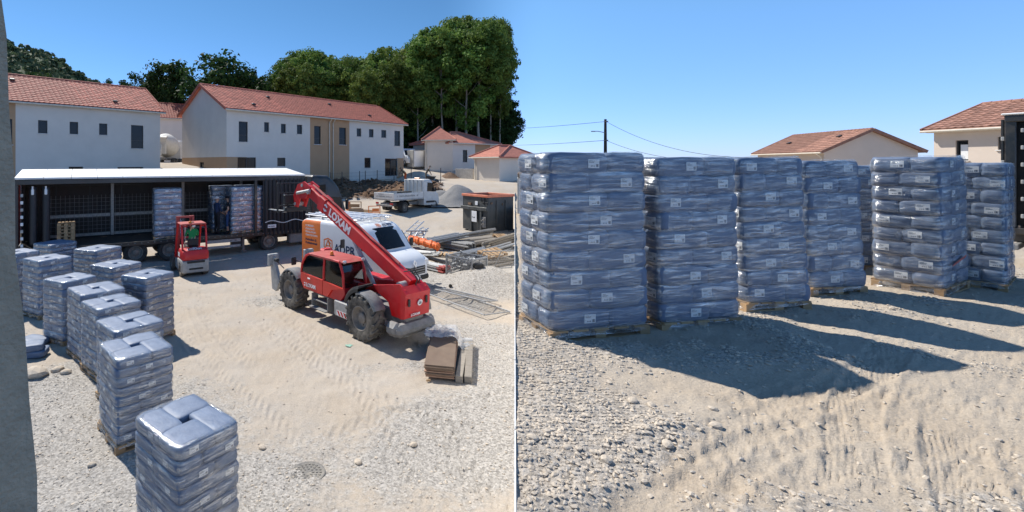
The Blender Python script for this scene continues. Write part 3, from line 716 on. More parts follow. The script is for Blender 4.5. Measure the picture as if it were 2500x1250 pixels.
OA = (-17.7 - LA * math.cos(PH), 40.0 - LA * math.sin(PH))
HA = [fw(*q, OA) for q in [(93, 116, 293, 325), (170, 191, 297, 327), (242, 262, 301, 329), (320, 350, 305, 362), (168, 203, 407, 440), (287, 350, 408, 440), (-20, 30, 288, 352)]]
gable_house('wide_house', 'white two-storey house with small square upper windows behind the black trailer', OA, PH, LA, 8.4, 2.9, 8.65, 10.9, HA,
            brown=[(0, fac(OA, PH, 38)[0], -5, 20)], key=lambda q: -q[0], vents=((5.6, 1.2), (12.0, 3.9)))
# small gable behind the gap between the two
OC = at(383, 300, 60); OC = (OC.x, OC.y)
gable_house('gabled_house', 'white gabled house seen in the gap behind the concrete mixer', OC, R(30), 7, 6.5, 3.0, 10.2, 12.2, [], ghole=[], side='left', ntile=0, tile_rows=True)
# terrace side
OF = at(2010, 365, 42); phF = R(200)
pm('render_beige', (.66, .56, .47), .92, var=.05, scale=.8, bump=.2, bscale=60)
def house_f():
    a = at(1850, 381, 47); b = at(2012, 364, 38.5)
    ph = math.atan2(b.y - a.y, b.x - a.x); L = math.hypot(b.x - a.x, b.y - a.y)
    return gable_house('beige_house', 'beige house whose brown tiled gable rises behind the wrapped stacks', (a.x, a.y), ph, L, 6.4, .6, 5.25, 6.85,
                [(L * .62, L * .75, 3.3, 4.35)], wallm=('render_beige', 'render_beige'), tilem='roof_tile_b', side='right', ntile=120, key=lambda q: -q[0], pipes=(L - .15,), vents=((2.6, 2.0), (7.5, 1.2)))
house_f()
def house_g():
    a = at(2280, 318, 26); b = at(2600, 268, 21.5)
    ph = math.atan2(b.y - a.y, b.x - a.x); L = math.hypot(b.x - a.x, b.y - a.y)
    hz = [fw(2333, 2364, 343, 392, (a.x, a.y), ph), fw(2436, 2452, 334, 366, (a.x, a.y), ph)]
    hh = gable_house('beige_house', 'beige house with a curtained dark-framed window beside the black lorry', (a.x, a.y), ph, L, 7.5, 1.4, 6.08, 7.45,
                hz, wallm=('render_beige', 'render_beige'), tilem='roof_tile_b', side='left', ntile=300, key=lambda q: q[0], vents=((3.2, 2.2),))
    q = hz[0]; m = MB(); w_ = q[1] - q[0]; m.box((q[0] + w_ * .58, .115, (q[2] + q[3]) / 2 - 1.4 - .08), (w_ * .62, .006, (q[3] - q[2]) * .72)); m.build('curtain', 'label_white', hh)
    return hh
house_g()
# single-storey hipped houses up the lane
pm('roof_far', (.44, .16, .11), .85, var=.25, scale=2.2, bump=.5, bscale=9, stretch=(1, 1, 4))
def hip_house(name, label, o, phi, L, w, base, eave, rise, holes, wallm=('render_cream', 'render_brown'), brown=(), sideholes=()):
    h = thing(name, label, 'house', (o[0], o[1], base), phi); E = eave - base
    hs = [(a, b, c - base, d - base) for (a, b, c, d) in holes]
    mb = MB(); holed(mb, L, -.8, E, hs, brown=brown); mb.build('wall', wallm, h)
    for q in hs: window(h, q)
    for (T, LL) in ((Matrix.Translation((0, w, 0)) @ Matrix.Rotation(R(-90), 4, 'Z'), w), (Matrix.Translation((L, 0, 0)) @ Matrix.Rotation(R(90), 4, 'Z'), w), (Matrix.Translation((L, w, 0)) @ Matrix.Rotation(R(180), 4, 'Z'), L)):
        mb = MB(); mb.T = T; mb.add([(0, 0, -.8), (LL, 0, -.8), (LL, 0, E), (0, 0, E)], [(0, 1, 2, 3)]); mb.build('wall', wallm[0], h)
    ov = .4; a = (-ov, -ov, E); b = (L + ov, -ov, E); c = (L + ov, w + ov, E); d = (-ov, w + ov, E); k = min(w, L) / 2
    r1 = (k, w / 2, E + rise) if L >= w else (L / 2, k, E + rise); r2 = (L - k, w / 2, E + rise) if L >= w else (L / 2, w - k, E + rise)
    mb = MB(); dn = Vector((0, 0, -.14)); vv = [a, b, c, d, r1, r2] + [tuple(Vector(p) + dn) for p in (a, b, c, d)]
    if L >= w: fs = [(0, 1, 5, 4), (1, 2, 5), (2, 3, 4, 5), (3, 0, 4)]
    else: fs = [(0, 1, 4), (1, 2, 5, 4), (2, 3, 5), (3, 0, 4, 5)]
    mb.add(vv, fs + [(0, 6, 7, 1), (1, 7, 8, 2), (2, 8, 9, 3), (3, 9, 6, 0), (6, 9, 8, 7)]); roof = mb.build('roof', 'roof_far', h)
    mb = MB()
    for p in ((a, r1), (d, r1), (b, r2), (c, r2), (r1, r2)):
        mb.cyl(Vector(p[0]) + Vector((0, 0, .03)), Vector(p[1]) + Vector((0, 0, .03)), .09, n=8)
    mb.build('hip_cap', 'roof_far', roof)
    mb = MB(); mb.box((L / 2, -ov - .04, E - .09), (L + 2 * ov, .1, .12), .02); mb.build('gutter', 'gutter', roof)
    mb = MB(); mb.tube([(.25, -ov, E - .1), (.25, -.08, E - .45), (.25, -.08, 0)], .05, 8); mb.build('downpipe', 'gutter', h)
    return h
a = at(1037, 343, 58); b = at(1098, 350, 64)
hip_house('bungalow', 'cream single-storey house with a hipped red roof at the top of the lane', (a.x, a.y), R(-12), 3.4, 8, 3.75, CAMZ + 2.95, 1.7, [])
a = at(1096, 350, 57.5)
o = hip_house('bungalow', 'white single-storey house with one tall window below the wood', (a.x, a.y), R(33), 8.6, 7, 3.85, CAMZ + 2.6, 1.6, [fw(1130, 1141, 366, 396, (a.x, a.y), R(33))], wallm=('render_white', 'render_brown'),
          brown=[(fac((a.x, a.y), R(33), 1160)[0], fac((a.x, a.y), R(33), 1197)[0], -5, 9)])
a = at(985, 340, 74)
hip_house('bungalow', 'low red-roofed house with a tan wall behind the parked white van', (a.x, a.y), R(4), 12, 7, 4.0, CAMZ + 3.2, 1.5, [], wallm=('render_cream', 'render_brown'))
a = at(1158, 383, 50)
b = at(1240, 383, 46)
o = hip_house('garage', 'white garage block with a hipped roof at the corner of the lane', (a.x, a.y), math.atan2(b.y - a.y, b.x - a.x) , 3.55, 5.2, 2.35, CAMZ + .72, 1.2, [], wallm=('render_cream', 'render_brown'))
# low concrete wall by the garage
a = at(1113, 440, 53); b = at(1156, 440, 51)
mb = MB(); L = (b - a).length; mb.box((L / 2, 0, .55), (L, .22, 1.9), .02); o = mb.build('garden_wall', 'concrete'); o.location = (a.x, a.y, a.z - .2); o.rotation_euler = (0, 0, math.atan2(b.y - a.y, b.x - a.x))
tag(o, 'low grey concrete wall between the white house and the garage', 'wall')

# ---------------------------------------------------------------- trees
def crown_mesh(name, mat, seed, h, r, base, nclus, nleaf, ls, tall=1.0, flat=.0):
    g = np.random.default_rng(seed); C = []
    while len(C) < nclus:
        p = g.normal(size=3); p /= np.linalg.norm(p); rad = g.random() ** .38
        z = p[2] * rad; prof = (1 - abs(z) ** 2.2) ** .5
        x, y = p[0] * rad, p[1] * rad
        q = np.array([x * r, y * r, base + (z * .5 + .5) * (h - base)])
        n = fbm(np.array([q[0] * .35 + seed * 3.1]), np.array([q[1] * .35 + q[2] * .3]), 3)[0]
        if n < .40 + .12 * (1 - rad): continue
        C.append((q, rad))
    V = []; 
    for q, rad in C:
        m = int(nleaf * (.6 + .8 * g.random())); cr = r * (.16 + .16 * g.random())
        d = g.normal(size=(m, 3)); d /= np.linalg.norm(d, axis=1)[:, None]; d *= (g.random(m) ** .45)[:, None] * cr; d[:, 2] *= .75
        P = q + d; nrm = d / cr + g.normal(size=(m, 3)) * .55 + np.array([0, 0, .35]); nrm /= np.linalg.norm(nrm, axis=1)[:, None]
        up = g.normal(size=(m, 3)); u = np.cross(nrm, up); u /= np.linalg.norm(u, axis=1)[:, None]; w = np.cross(nrm, u)
        s = ls * (.6 + .8 * g.random(m))[:, None]
        V.append(np.stack([P - u * s * .5, P + w * s * .36, P + u * s * .62, P - w * s * .36], 1))
    V = np.concatenate(V).reshape(-1, 3); F = np.arange(len(V)).reshape(-1, 4)
    return np_mesh(name, V, F, mat)
def trunk_mesh(name, seed, h, r0, crown_base, cr):
    g = random.Random(seed); mb = MB(); pts = []; x = y = 0
    for k in range(9):
        z = h * .93 * k / 8; pts.append(Vector((x, y, z))); x += g.uniform(-.18, .18); y += g.uniform(-.18, .18)
    for k in range(8): mb.cyl(pts[k], pts[k + 1], r0 * (1 - k / 8.6), r0 * (1 - (k + 1) / 8.6), 7, cap=False)
    for k in range(14):
        t = g.uniform(max(.25, crown_base / h * .8), .92); i = min(7, int(t * 8)); p = pts[i].lerp(pts[i + 1], t * 8 - i); a = g.uniform(0, 6.28); L = cr * g.uniform(.5, .95) * (1.1 - t * .5)
        q = p + Vector((math.cos(a) * L * .5, math.sin(a) * L * .5, L * .35)); e = p + Vector((math.cos(a) * L, math.sin(a) * L, L * .85))
        rr = r0 * .32 * (1.15 - t); mb.cyl(p, q, rr, rr * .7, 5, cap=False); mb.cyl(q, e, rr * .7, rr * .2, 5, cap=False)
    return mb.build(name, 'bark', smooth=True, fix=False)
def tree_proto(seed, h, r, base, mat, nclus, nleaf, ls, r0):
    me = crown_mesh('crown', mat, seed, h, r, base, nclus, nleaf, ls); t = trunk_mesh('trunk', seed, h, r0, base, r); tm = t.data; bpy.data.objects.remove(t); return tm, me
WP = [tree_proto(100 + k, 22, 3.6 + .3 * (k % 3), (6.5, 9, 4.5, 7.5, 10, 5.5)[k], 'leaf_wood', 170, 70, .37, .24) for k in range(6)]
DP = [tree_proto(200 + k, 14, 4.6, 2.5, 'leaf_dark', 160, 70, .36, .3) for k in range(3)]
def tree(name, label, proto, x, y, z, h, h0, wide, rz, group):
    t = thing(name, label, 'tree', (x, y, z), rz, group); s = h / h0; t.scale = (s * wide, s * wide, s)
    link(bpy.data.objects.new('trunk', proto[0]), t); link(bpy.data.objects.new('crown', proto[1]), t); return t
OUT = ([650, 665, 690, 715, 760, 800, 830, 870, 900, 940, 1000, 1030, 1060, 1090, 1130, 1170, 1210, 1254],
       [215, 185, 150, 116, 112, 135, 130, 138, 125, 106, 108, 88, 62, 44, 38, 52, 46, 50])
g = random.Random(5)
for row, (d0, step, px_a, px_b) in enumerate([(70, 31, 672, 1250), (76, 34, 690, 1250), (84, 38, 655, 1250), (94, 46, 700, 1250)]):
    px = px_a + g.uniform(0, 10)
    while px < px_b:
        d = d0 + g.uniform(-2, 2); top = np.interp(px, *OUT) + (g.uniform(0, 34) if row in (0, 1) else g.uniform(-2, 10))
        if row == 0 and px < 1040: top += 22
        p = at(px, top, d); z = float(zl(p.x, p.y)); h = p.z - z; pr = WP[g.randrange(6)]
        wide = g.uniform(.85, 1.15) if px < 1170 else g.uniform(.55, .7); R_ = 3.9 * h / 22 * wide
        x = min(p.x, TB * d - R_ * .92 - .15)
        tree('broadleaf_tree', 'tall slender broadleaf tree in the wood behind the houses', pr, x, d, z, h, 22, wide, g.uniform(0, 6.28), 'trees of the wood behind the houses')
        px += step * g.uniform(.75, 1.2) * 70 / d
# understorey bushes that close the wood's foot
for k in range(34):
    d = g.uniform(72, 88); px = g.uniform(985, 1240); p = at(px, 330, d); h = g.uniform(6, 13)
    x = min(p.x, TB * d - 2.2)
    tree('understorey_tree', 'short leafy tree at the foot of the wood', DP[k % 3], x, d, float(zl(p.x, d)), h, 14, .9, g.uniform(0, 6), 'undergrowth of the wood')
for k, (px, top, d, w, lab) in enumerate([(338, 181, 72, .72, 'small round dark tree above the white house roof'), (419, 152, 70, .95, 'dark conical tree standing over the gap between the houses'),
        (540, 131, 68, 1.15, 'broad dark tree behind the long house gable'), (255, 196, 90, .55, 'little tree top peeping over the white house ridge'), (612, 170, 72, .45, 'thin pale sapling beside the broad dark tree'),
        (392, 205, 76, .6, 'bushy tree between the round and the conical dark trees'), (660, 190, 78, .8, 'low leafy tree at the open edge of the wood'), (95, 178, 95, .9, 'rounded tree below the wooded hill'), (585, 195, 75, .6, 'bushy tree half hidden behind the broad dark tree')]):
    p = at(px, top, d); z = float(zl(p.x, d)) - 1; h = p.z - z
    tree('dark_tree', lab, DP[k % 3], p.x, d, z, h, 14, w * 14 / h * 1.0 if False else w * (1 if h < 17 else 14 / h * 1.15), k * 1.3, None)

# ---------------------------------------------------------------- wooded hill far left
hx = [-1500, -700, -520, -392, -330, -262, -200, -90, 60]; hz = [150, 150, 140, 131, 110, 66, 40, 12, 0]
nx, ny = 160, 50; X, Y = np.meshgrid(np.linspace(-900, 60, nx), np.linspace(0, 1, ny))
crest = np.interp(X, hx, hz); Z = 4 + crest * np.sin(np.clip(Y, 0, 1) * np.pi * .5) ** 1.1; YY = 330 + Y * 170
i = np.arange(nx * ny).reshape(ny, nx); F = np.stack([i[:-1, :-1], i[:-1, 1:], i[1:, 1:], i[1:, :-1]], -1).reshape(-1, 4)
o = link(bpy.data.objects.new('hill', np_mesh('hill', np.stack([X.ravel(), YY.ravel(), Z.ravel()], -1), F, 'leaf_far', True))); o['kind'] = 'structure'
g2 = np.random.default_rng(3); sel = g2.choice(nx * ny, 6500); VV = []
for j in sel:
    c = np.array([X.ravel()[j] + g2.uniform(-4, 4), YY.ravel()[j] + g2.uniform(-2, 2), Z.ravel()[j] + 1]); r_ = g2.uniform(1.6, 3.6); m = 16
    d = g2.normal(size=(m, 3)); d /= np.linalg.norm(d, axis=1)[:, None]; d[:, 2] = np.abs(d[:, 2]); P = c + d * r_ * np.array([1, 1, 1.15]) * g2.uniform(.8, 1.1, (m, 1))
    nrm = d + g2.normal(size=(m, 3)) * .35; nrm /= np.linalg.norm(nrm, axis=1)[:, None]; u = np.cross(nrm, g2.normal(size=(m, 3))); u /= np.linalg.norm(u, axis=1)[:, None]; w = np.cross(nrm, u)
    s = r_ * g2.uniform(.35, .75, (m, 1)); VV.append(np.stack([P - u * s, P + w * s, P + u * s, P - w * s], 1))
VV = np.concatenate(VV).reshape(-1, 3)
tag(link(bpy.data.objects.new('hill_forest', np_mesh('hill_forest', VV, np.arange(len(VV)).reshape(-1, 4), 'leaf_far'))), 'dark forest covering the hill beyond the roofs', 'forest', kind='stuff')
# ================================================================= WRAPPED STACKS OF SACKS
def sack_mesh(seed):
    g = np.random.default_rng(seed); bm = bmesh.new(); bmesh.ops.create_cube(bm, size=2); bmesh.ops.subdivide_edges(bm, edges=bm.edges[:], cuts=5, use_grid_fill=True)
    ph = g.random(6) * 6.28
    for v in bm.verts:
        x, y, z = v.co; n = (abs(x) ** 7 + abs(y) ** 7) ** (1 / 7); n3 = (n ** 4 + abs(z) ** 4) ** .25 / max(n, abs(z), 1e-6)
        k = 1 / max((abs(x) ** 14 + abs(y) ** 14 + abs(z) ** 12) ** (1 / 12), .6)
        q = Vector((x, y, z)) * min(k, 1.0)
        q.z *= 1 - .06 * (abs(x) ** 8) - .05 * (abs(y) ** 8)
        e = 1 - .035 * abs(z) ** 2.5; q.x *= e; q.y *= e
        q.x += .018 * math.sin(5 * z + ph[0]) * abs(x); q.y += .03 * math.sin(4 * x + ph[1]) * abs(y); q.z += .05 * math.sin(5 * x + ph[2]) * math.sin(4 * y + ph[3]) * abs(z)
        q.z = math.copysign(min(abs(q.z), .90 + .03 * math.cos(2.2 * q.x)) / .92, q.z)
        v.co = q * .5 * 1.02
    me = bpy.data.meshes.new('sack'); bm.to_mesh(me); bm.free(); me.materials.append(M['sack']); me.polygons.foreach_set('use_smooth', [True] * len(me.polygons)); return me
SACK = [sack_mesh(k) for k in range(4)]
def sack_label_mesh():
    mb = MB(); mb.box((0, 0, 0), (1, .004, 1)); mb.cur = 1
    for k, (x, w) in enumerate(((.22, .05), (.29, .03), (.34, .06), (.41, .03))): mb.box((x, -.003, -.22), (w, .003, .34))
    for z, w in ((.34, .30), (.22, .5), (.12, .44)): mb.box((-.42 + w / 2, -.003, z), (w, .003, .045))
    for k in range(3): mb.box((-.22 + k * .13, -.003, -.28), (.07, .003, .12))
    return mesh('sack_label', mb.v, mb.f, ['label_white', 'print_grey'], mb.m, fix=False)
SLAB = sack_label_mesh()
def film_mesh(layers, seed):
    """shrink film: hugs every layer, is drawn in between layers, tucked over the top edge and down to the deck"""
    g = np.random.default_rng(seed); n = 64; rings = []; zs = [(-.035, 1.03)]
    for k in range(layers):
        for f, b in ((.03, .984), (.15, .998), (.35, 1.010), (.6, 1.012), (.85, 1.0), (.97, .985)): zs.append(((k + f) / layers, b))
    zs += [(1.002, .955), (1.006, .90), (1.004, .86)]
    V = []
    off = g.normal(0, .004, (layers + 1, 2))
    for j, (z, b) in enumerate(zs):
        k = min(int(max(z, 0) * layers), layers - 1)
        for i in range(n):
            a = 2 * math.pi * (i + .5) / n; c, s = math.cos(a), math.sin(a); rr = .5 / ((abs(c) ** 9 + abs(s) ** 9) ** (1 / 9))
            bb = 1 + (b - 1) * (1 if z > 1 or z < 0 else .55 + .75 * abs(vnoise(np.array([i * .13 + seed]), np.array([k * 1.7]))[0]))
            nz = (vnoise(np.array([i * .45 + 31 * seed]), np.array([j * .9]))[0] - .5) * .018
            V.append((c * rr * (bb + nz) + off[k, 0], s * rr * (bb + nz) + off[k, 1], z + nz * .3))
    m = len(zs); F = np.array([(j * n + i, j * n + (i + 1) % n, (j + 1) * n + (i + 1) % n, (j + 1) * n + i) for j in range(m - 1) for i in range(n)])
    return np_mesh('stretch_film', np.array(V), F, 'stretch_film', True)
FILM = {L: [film_mesh(L, 3 * L + k) for k in range(3)] for L in (8, 9)}
def unit_box(name, mat, bev=.0):
    mb = MB(); mb.box((0, 0, 0), (1, 1, 1)); return mesh(name, mb.v, mb.f, mat)
PB = {n: unit_box(n, 'wood_raw') for n in ('deck_board', 'pallet_block', 'pallet_runner')}
def kid(me, parent, loc, scale, name=None):
    o = bpy.data.objects.new(name or me.name, me); link(o, parent); o.location = loc; o.scale = scale; return o
def pallet_parts(p, a, b):
    for k in range(5): kid(PB['deck_board'], p, (-a / 2 + a * (k + .5) / 5, 0, .118), (a / 5 * .72, b, .022))
    for y in (-b / 2 + .06, 0, b / 2 - .06):
        kid(PB['pallet_runner'], p, (0, y, .011), (a, .10, .022))
        for x in (-a / 2 + .07, 0, a / 2 - .07): kid(PB['pallet_block'], p, (x, y, .064), (.13, .095, .084))
def stack(label, group, x, y, z, yaw, a, b, H, layers=9, seed=0, lab=(.125, .085), lean=(0, 0), labels=True):
    s = thing('sack_stack', label, 'pallet stack', (x, y, z), yaw, group); g = random.Random(seed)
    pal = thing('pallet', None, None, (0, 0, 0), 0, None, s); pallet_parts(pal, a + .05, b + .05)
    h = (H - .13) / layers
    to_cam = Vector((-x, -y, 0)); to_cam.rotate(Matrix.Rotation(-yaw, 3, 'Z'))
    for k in range(layers):
        mir = 1 if k % 2 == 0 else -1; zc = .13 + h * (k + .5); lx, ly = lean[0] * k / layers + g.uniform(-.006, .006), lean[1] * k / layers + g.uniform(-.006, .006)
        for (sx_, sy_, cx, cy_, face) in ((.61 * a, .43 * b, -a / 2 + .305 * a, -b / 2 + .215 * b, 0), (.41 * a, .59 * b, a / 2 - .205 * a, -b / 2 + .295 * b, 1),
                                        (.61 * a, .43 * b, a / 2 - .305 * a, b / 2 - .215 * b, 2), (.41 * a, .59 * b, -a / 2 + .205 * a, b / 2 - .295 * b, 3)):
            cx *= mir; fc = face if mir == 1 else {0: 0, 1: 3, 2: 2, 3: 1}[face]
            me = SACK[g.randrange(4)]; o = bpy.data.objects.new('sack', me); link(o, s)
            o.location = (cx + lx + g.uniform(-.008, .008), cy_ + ly + g.uniform(-.008, .008), zc); o.scale = (sx_, sy_, h * 1.08); o.rotation_euler = (R(g.uniform(-1.2, 1.2)), R(g.uniform(-1.2, 1.2)), R(g.uniform(-1.5, 1.5)))
            nrm = (Vector((0, -1, 0)), Vector((1, 0, 0)), Vector((0, 1, 0)), Vector((-1, 0, 0)))[fc]
            if labels and nrm.dot(to_cam) > 0:
                l = bpy.data.objects.new('sack_label', SLAB); link(l, o); u = g.choice((-.2, .17, .22, -.12)) + g.uniform(-.03, .03); v = g.uniform(-.04, .08)
                ln = sx_ if fc in (0, 2) else sy_; l.scale = (lab[0] / ln, 1, lab[1] / (h * 1.06)); l.rotation_euler = (0, 0, (0, R(90), R(180), R(-90))[fc])
                l.location = nrm * .523 + Vector((0, 0, v)) + (Vector((u, 0, 0)) if fc in (0, 2) else Vector((0, u, 0)))
    f = bpy.data.objects.new('stretch_film', FILM[layers][seed % 3]); link(f, s); f.location = (0, 0, .13); f.rotation_euler = (-lean[1] / H, lean[0] / H, 0); f.scale = (a * 1.05, b * 1.06, H - .125)
    return s
LEFT = [(-2.022, 5.228, 49.4, .70, .97, 1.40, 'standing apart at the free end of the yard row'),
        (-3.656, 7.396, 43.7, .80, .95, 1.36, 'second from the free end of the yard row'),
        (-4.30, 8.50, -42.5, .92, .82, 1.40, 'third from the free end of the yard row'),
        (-5.262, 9.63, -41.0, .915, .82, 1.39, 'fourth from the free end of the yard row'),
        (-6.05, 10.47, -42.1, .96, .874, 1.47, 'fifth from the free end of the yard row'),
        (-7.231, 11.415, -26.9, .83, .80, 1.49, 'with crumpled film over its top, sixth in the yard row'),
        (-5.337, 11.399, -27.5, .88, .81, 1.55, 'out of line on the open-yard side'),
        (-7.18, 13.4, -27.7, .99, .91, 1.42, 'out of line, nearest to the forklift'),
        (-9.10, 15.85, -20.2, 1.03, 1.0, 1.42, 'next to the trailer wheels, between two others'),
        (-11.3, 17.0, -24.0, 1.0, .96, 1.42, 'closest to the rear of the trailer'),
        (-9.07, 13.3, -29.3, .90, .85, 1.60, 'seventh from the free end of the yard row'),
        (-10.42, 13.95, -26.6, .86, .82, 1.62, 'half hidden by the grey window reveal')]
for k, (x, y, yaw, a, b, H, where) in enumerate(LEFT):
    stack('wrapped stack of blue-grey sacks ' + where, 'wrapped stacks in the yard', x, y, zy(x, y) - .02, R(yaw), a, b, H, 9 if k != 5 else 8, k, lab=(.10, .06))
RIGHT = [(2.60, 5.74, 11.5, 1.26, .66, 2.13, 9, (-.04, .0), 'largest of the terrace row, at the sheet wall end'),
         (4.0, 6.05, 11.2, 1.12, .64, 2.10, 9, (-.05, .02), 'second in the terrace row from the sheet wall'),
         (5.50, 6.66, 5.0, .92, .62, 2.06, 9, (-.13, 0), 'third in the terrace row, leaning a little'),
         (7.0, 7.34, 5.0, .90, .60, 2.00, 8, (-.13, 0), 'fourth in the terrace row, set slightly back'),
         (9.15, 8.95, 4.0, 1.0, .60, 1.95, 9, (-.05, 0), 'set behind the terrace row in the gap'),
         (8.90, 7.60, 27.0, 1.22, .74, 2.08, 9, (-.13, 0), 'turned corner-on two places from the black lorry'),
         (10.30, 7.93, 32.3, 1.06, .60, 2.03, 9, (0, 0), 'last of the terrace row, next to the black lorry')]
for k, (x, y, yaw, a, b, H, L, lean, where) in enumerate(RIGHT):
    stack('tall wrapped stack of blue sacks ' + where, 'wrapped stacks on the terrace', x, y, zterr(x, y) - .03, R(yaw), a, b, H, L, 20 + k, lab=(.145, .10), lean=lean)
# loose sacks lying by the row, and film scraps
for k, (px, py, dz, rz) in enumerate([(75, 870, 0, .3), (65, 872, .14, .5), (82, 838, .0, -.4)]):
    x, y = gl(px, py); o = bpy.data.objects.new('sack', SACK[k]); link(o); o.scale = (.62, .40, .15); o.location = (x, y, zy(x, y) + .08 + dz); o.rotation_euler = (0, 0, rz)
    tag(o, ['loose blue-grey sack lying on the spoil under another sack', 'loose sack lying on top of another sack on the spoil', 'single loose sack lying flat behind the pair of sacks'][k], 'sack', 'loose sacks by the row')
# ================================================================= PEOPLE
def person(label, joints, edges, mats, loc, rz, cap=None, group=None, hair=None, scale=1.0):
    """joints: name -> (x, y, z, radius, material index); one continuous skinned body, fingers grown from the hands"""
    bm = bmesh.new(); ids = {}; me = bpy.data.meshes.new('body')
    for n, (x, y, z, r, m) in joints.items(): ids[n] = bm.verts.new((x, y, z))
    for a, b in edges: bm.edges.new((ids[a], ids[b]))
    bm.to_mesh(me); bm.free()
    o = bpy.data.objects.new('body', me); COL.objects.link(o)
    md = o.modifiers.new('skin', 'SKIN'); md.branch_smoothing = .4
    for k, (n, j) in enumerate(joints.items()):
        sv = me.skin_vertices[0].data[k]; sv.radius = (j[3], j[3]); sv.use_root = (n == 'pelvis')
    o.modifiers.new('sub', 'SUBSURF').levels = 1
    bpy.context.view_layer.update()
    em = bpy.data.meshes.new_from_object(o.evaluated_get(bpy.context.evaluated_depsgraph_get())); bpy.data.objects.remove(o)
    # fingers and face as extra geometry of the same mesh
    bm = bmesh.new(); bm.from_mesh(em)
    names = list(joints); P = np.array([joints[n][:3] for n in names])
    E_ = [(names.index(a), names.index(b)) for a, b in edges]
    for f in bm.faces:
        c = np.array(f.calc_center_median()[:]); best = None
        for a, b in E_:
            ab = P[b] - P[a]; t = np.clip(np.dot(c - P[a], ab) / max(np.dot(ab, ab), 1e-9), 0, 1); dd = np.linalg.norm(c - P[a] - t * ab)
            if best is None or dd < best[0]: best = (dd, a if t < .5 else b)
        f.material_index = joints[names[best[1]]][4]; f.smooth = True
    extra = MB()
    for sd_ in ('l', 'r'):
        if 'hand_' + sd_ not in joints: continue
        h = Vector(joints['hand_' + sd_][:3]); w = Vector(joints['wrist_' + sd_][:3]); d = (h - w).normalized(); s_ = d.cross(Vector((0, 0, 1)))
        s_ = s_.normalized() if s_.length > .1 else Vector((0, 1, 0)); q = d.cross(s_)
        for k, L in enumerate((.072, .08, .075, .058)):
            a = h + s_ * (k - 1.5) * .02; b = a + d * L * .55 + q * .008; c = b + d * L * .35 + q * .03; extra.cyl(a, b, .0095, .009, 6); extra.cyl(b, c, .009, .0075, 6)
        a = h - d * .03 + s_ * .035; b = a + d * .03 + s_ * .025; extra.cyl(a, b, .011, .010, 6); extra.cyl(b, b + d * .028, .010, .008, 6)
    H = Vector(joints['head'][:3]); fd = Vector(joints['face'][:3]) - H; fd.z *= .3; fd.normalize(); lf = Vector((0, 0, 1)).cross(fd)
    nb = H + fd * .095; extra.cyl(nb + Vector((0, 0, .03)), nb + fd * .022 - Vector((0, 0, .012)), .008, .014, 6)
    for sg in (1, -1):
        extra.box(H + lf * .082 * sg - fd * .0 + Vector((0, 0, .0)), (.03, .03, .055), .01)
        extra.cyl(H + fd * .085 + lf * .032 * sg + Vector((0, 0, .035)), H + fd * .094 + lf * .032 * sg + Vector((0, 0, .035)), .011, .009, 6)
    extra.box(H + fd * .088 - Vector((0, 0, .05)), (.022, .045, .012), .004, rot=math.atan2(fd.y, fd.x))
    nv = len(bm.verts); vs_ = [bm.verts.new(p) for p in extra.v]
    for f in extra.f:
        q = bm.faces.new([vs_[i] for i in f]); q.material_index = 0
    bmesh.ops.recalc_face_normals(bm, faces=bm.faces); bm.to_mesh(em); bm.free()
    mi_ = np.zeros(len(em.polygons), np.int32); em.polygons.foreach_get('material_index', mi_)
    em.materials.clear()
    for m in mats: em.materials.append(M[m])
    em.polygons.foreach_set('material_index', mi_)
    t = thing('person', label, 'person', loc, rz, group); t.scale = (scale,) * 3
    em.name = 'body'; link(bpy.data.objects.new('body', em), t)
    mb = MB(); n = 12; rings = []
    for k in range(6):
        a = k / 5 * math.pi / 2; rr = .103 * math.cos(a) + .004; zz = .03 + .10 * math.sin(a)
        rings.append([(H.x - fd.x * .012 + rr * math.cos(6.283 * i / n), H.y - fd.y * .012 + rr * .92 * math.sin(6.283 * i / n), H.z + zz) for i in range(n)])
    mb.loft(rings)
    if cap: mb.box(H + fd * .135 + Vector((0, 0, .035)), (.11, .15, .012), .004, rot=math.atan2(fd.y, fd.x))
    else: mb.box(H - fd * .085 + Vector((0, 0, -.01)), (.04, .13, .12), .015, rot=math.atan2(fd.y, fd.x))
    mb.build('cap' if cap else 'hair', cap or hair or 'hair_dark', t, smooth=True, angle=60)
    return t
BODY = [('pelvis', 'spine'), ('spine', 'chest'), ('chest', 'neck'), ('neck', 'head'), ('head', 'crown'), ('head', 'face'),
        ('chest', 'sh_l'), ('sh_l', 'el_l'), ('el_l', 'wrist_l'), ('wrist_l', 'hand_l'), ('chest', 'sh_r'), ('sh_r', 'el_r'), ('el_r', 'wrist_r'), ('wrist_r', 'hand_r'),
        ('pelvis', 'hip_l'), ('hip_l', 'kn_l'), ('kn_l', 'shin_l'), ('shin_l', 'an_l'), ('an_l', 'toe_l'), ('pelvis', 'hip_r'), ('hip_r', 'kn_r'), ('kn_r', 'shin_r'), ('shin_r', 'an_r'), ('an_r', 'toe_r')]
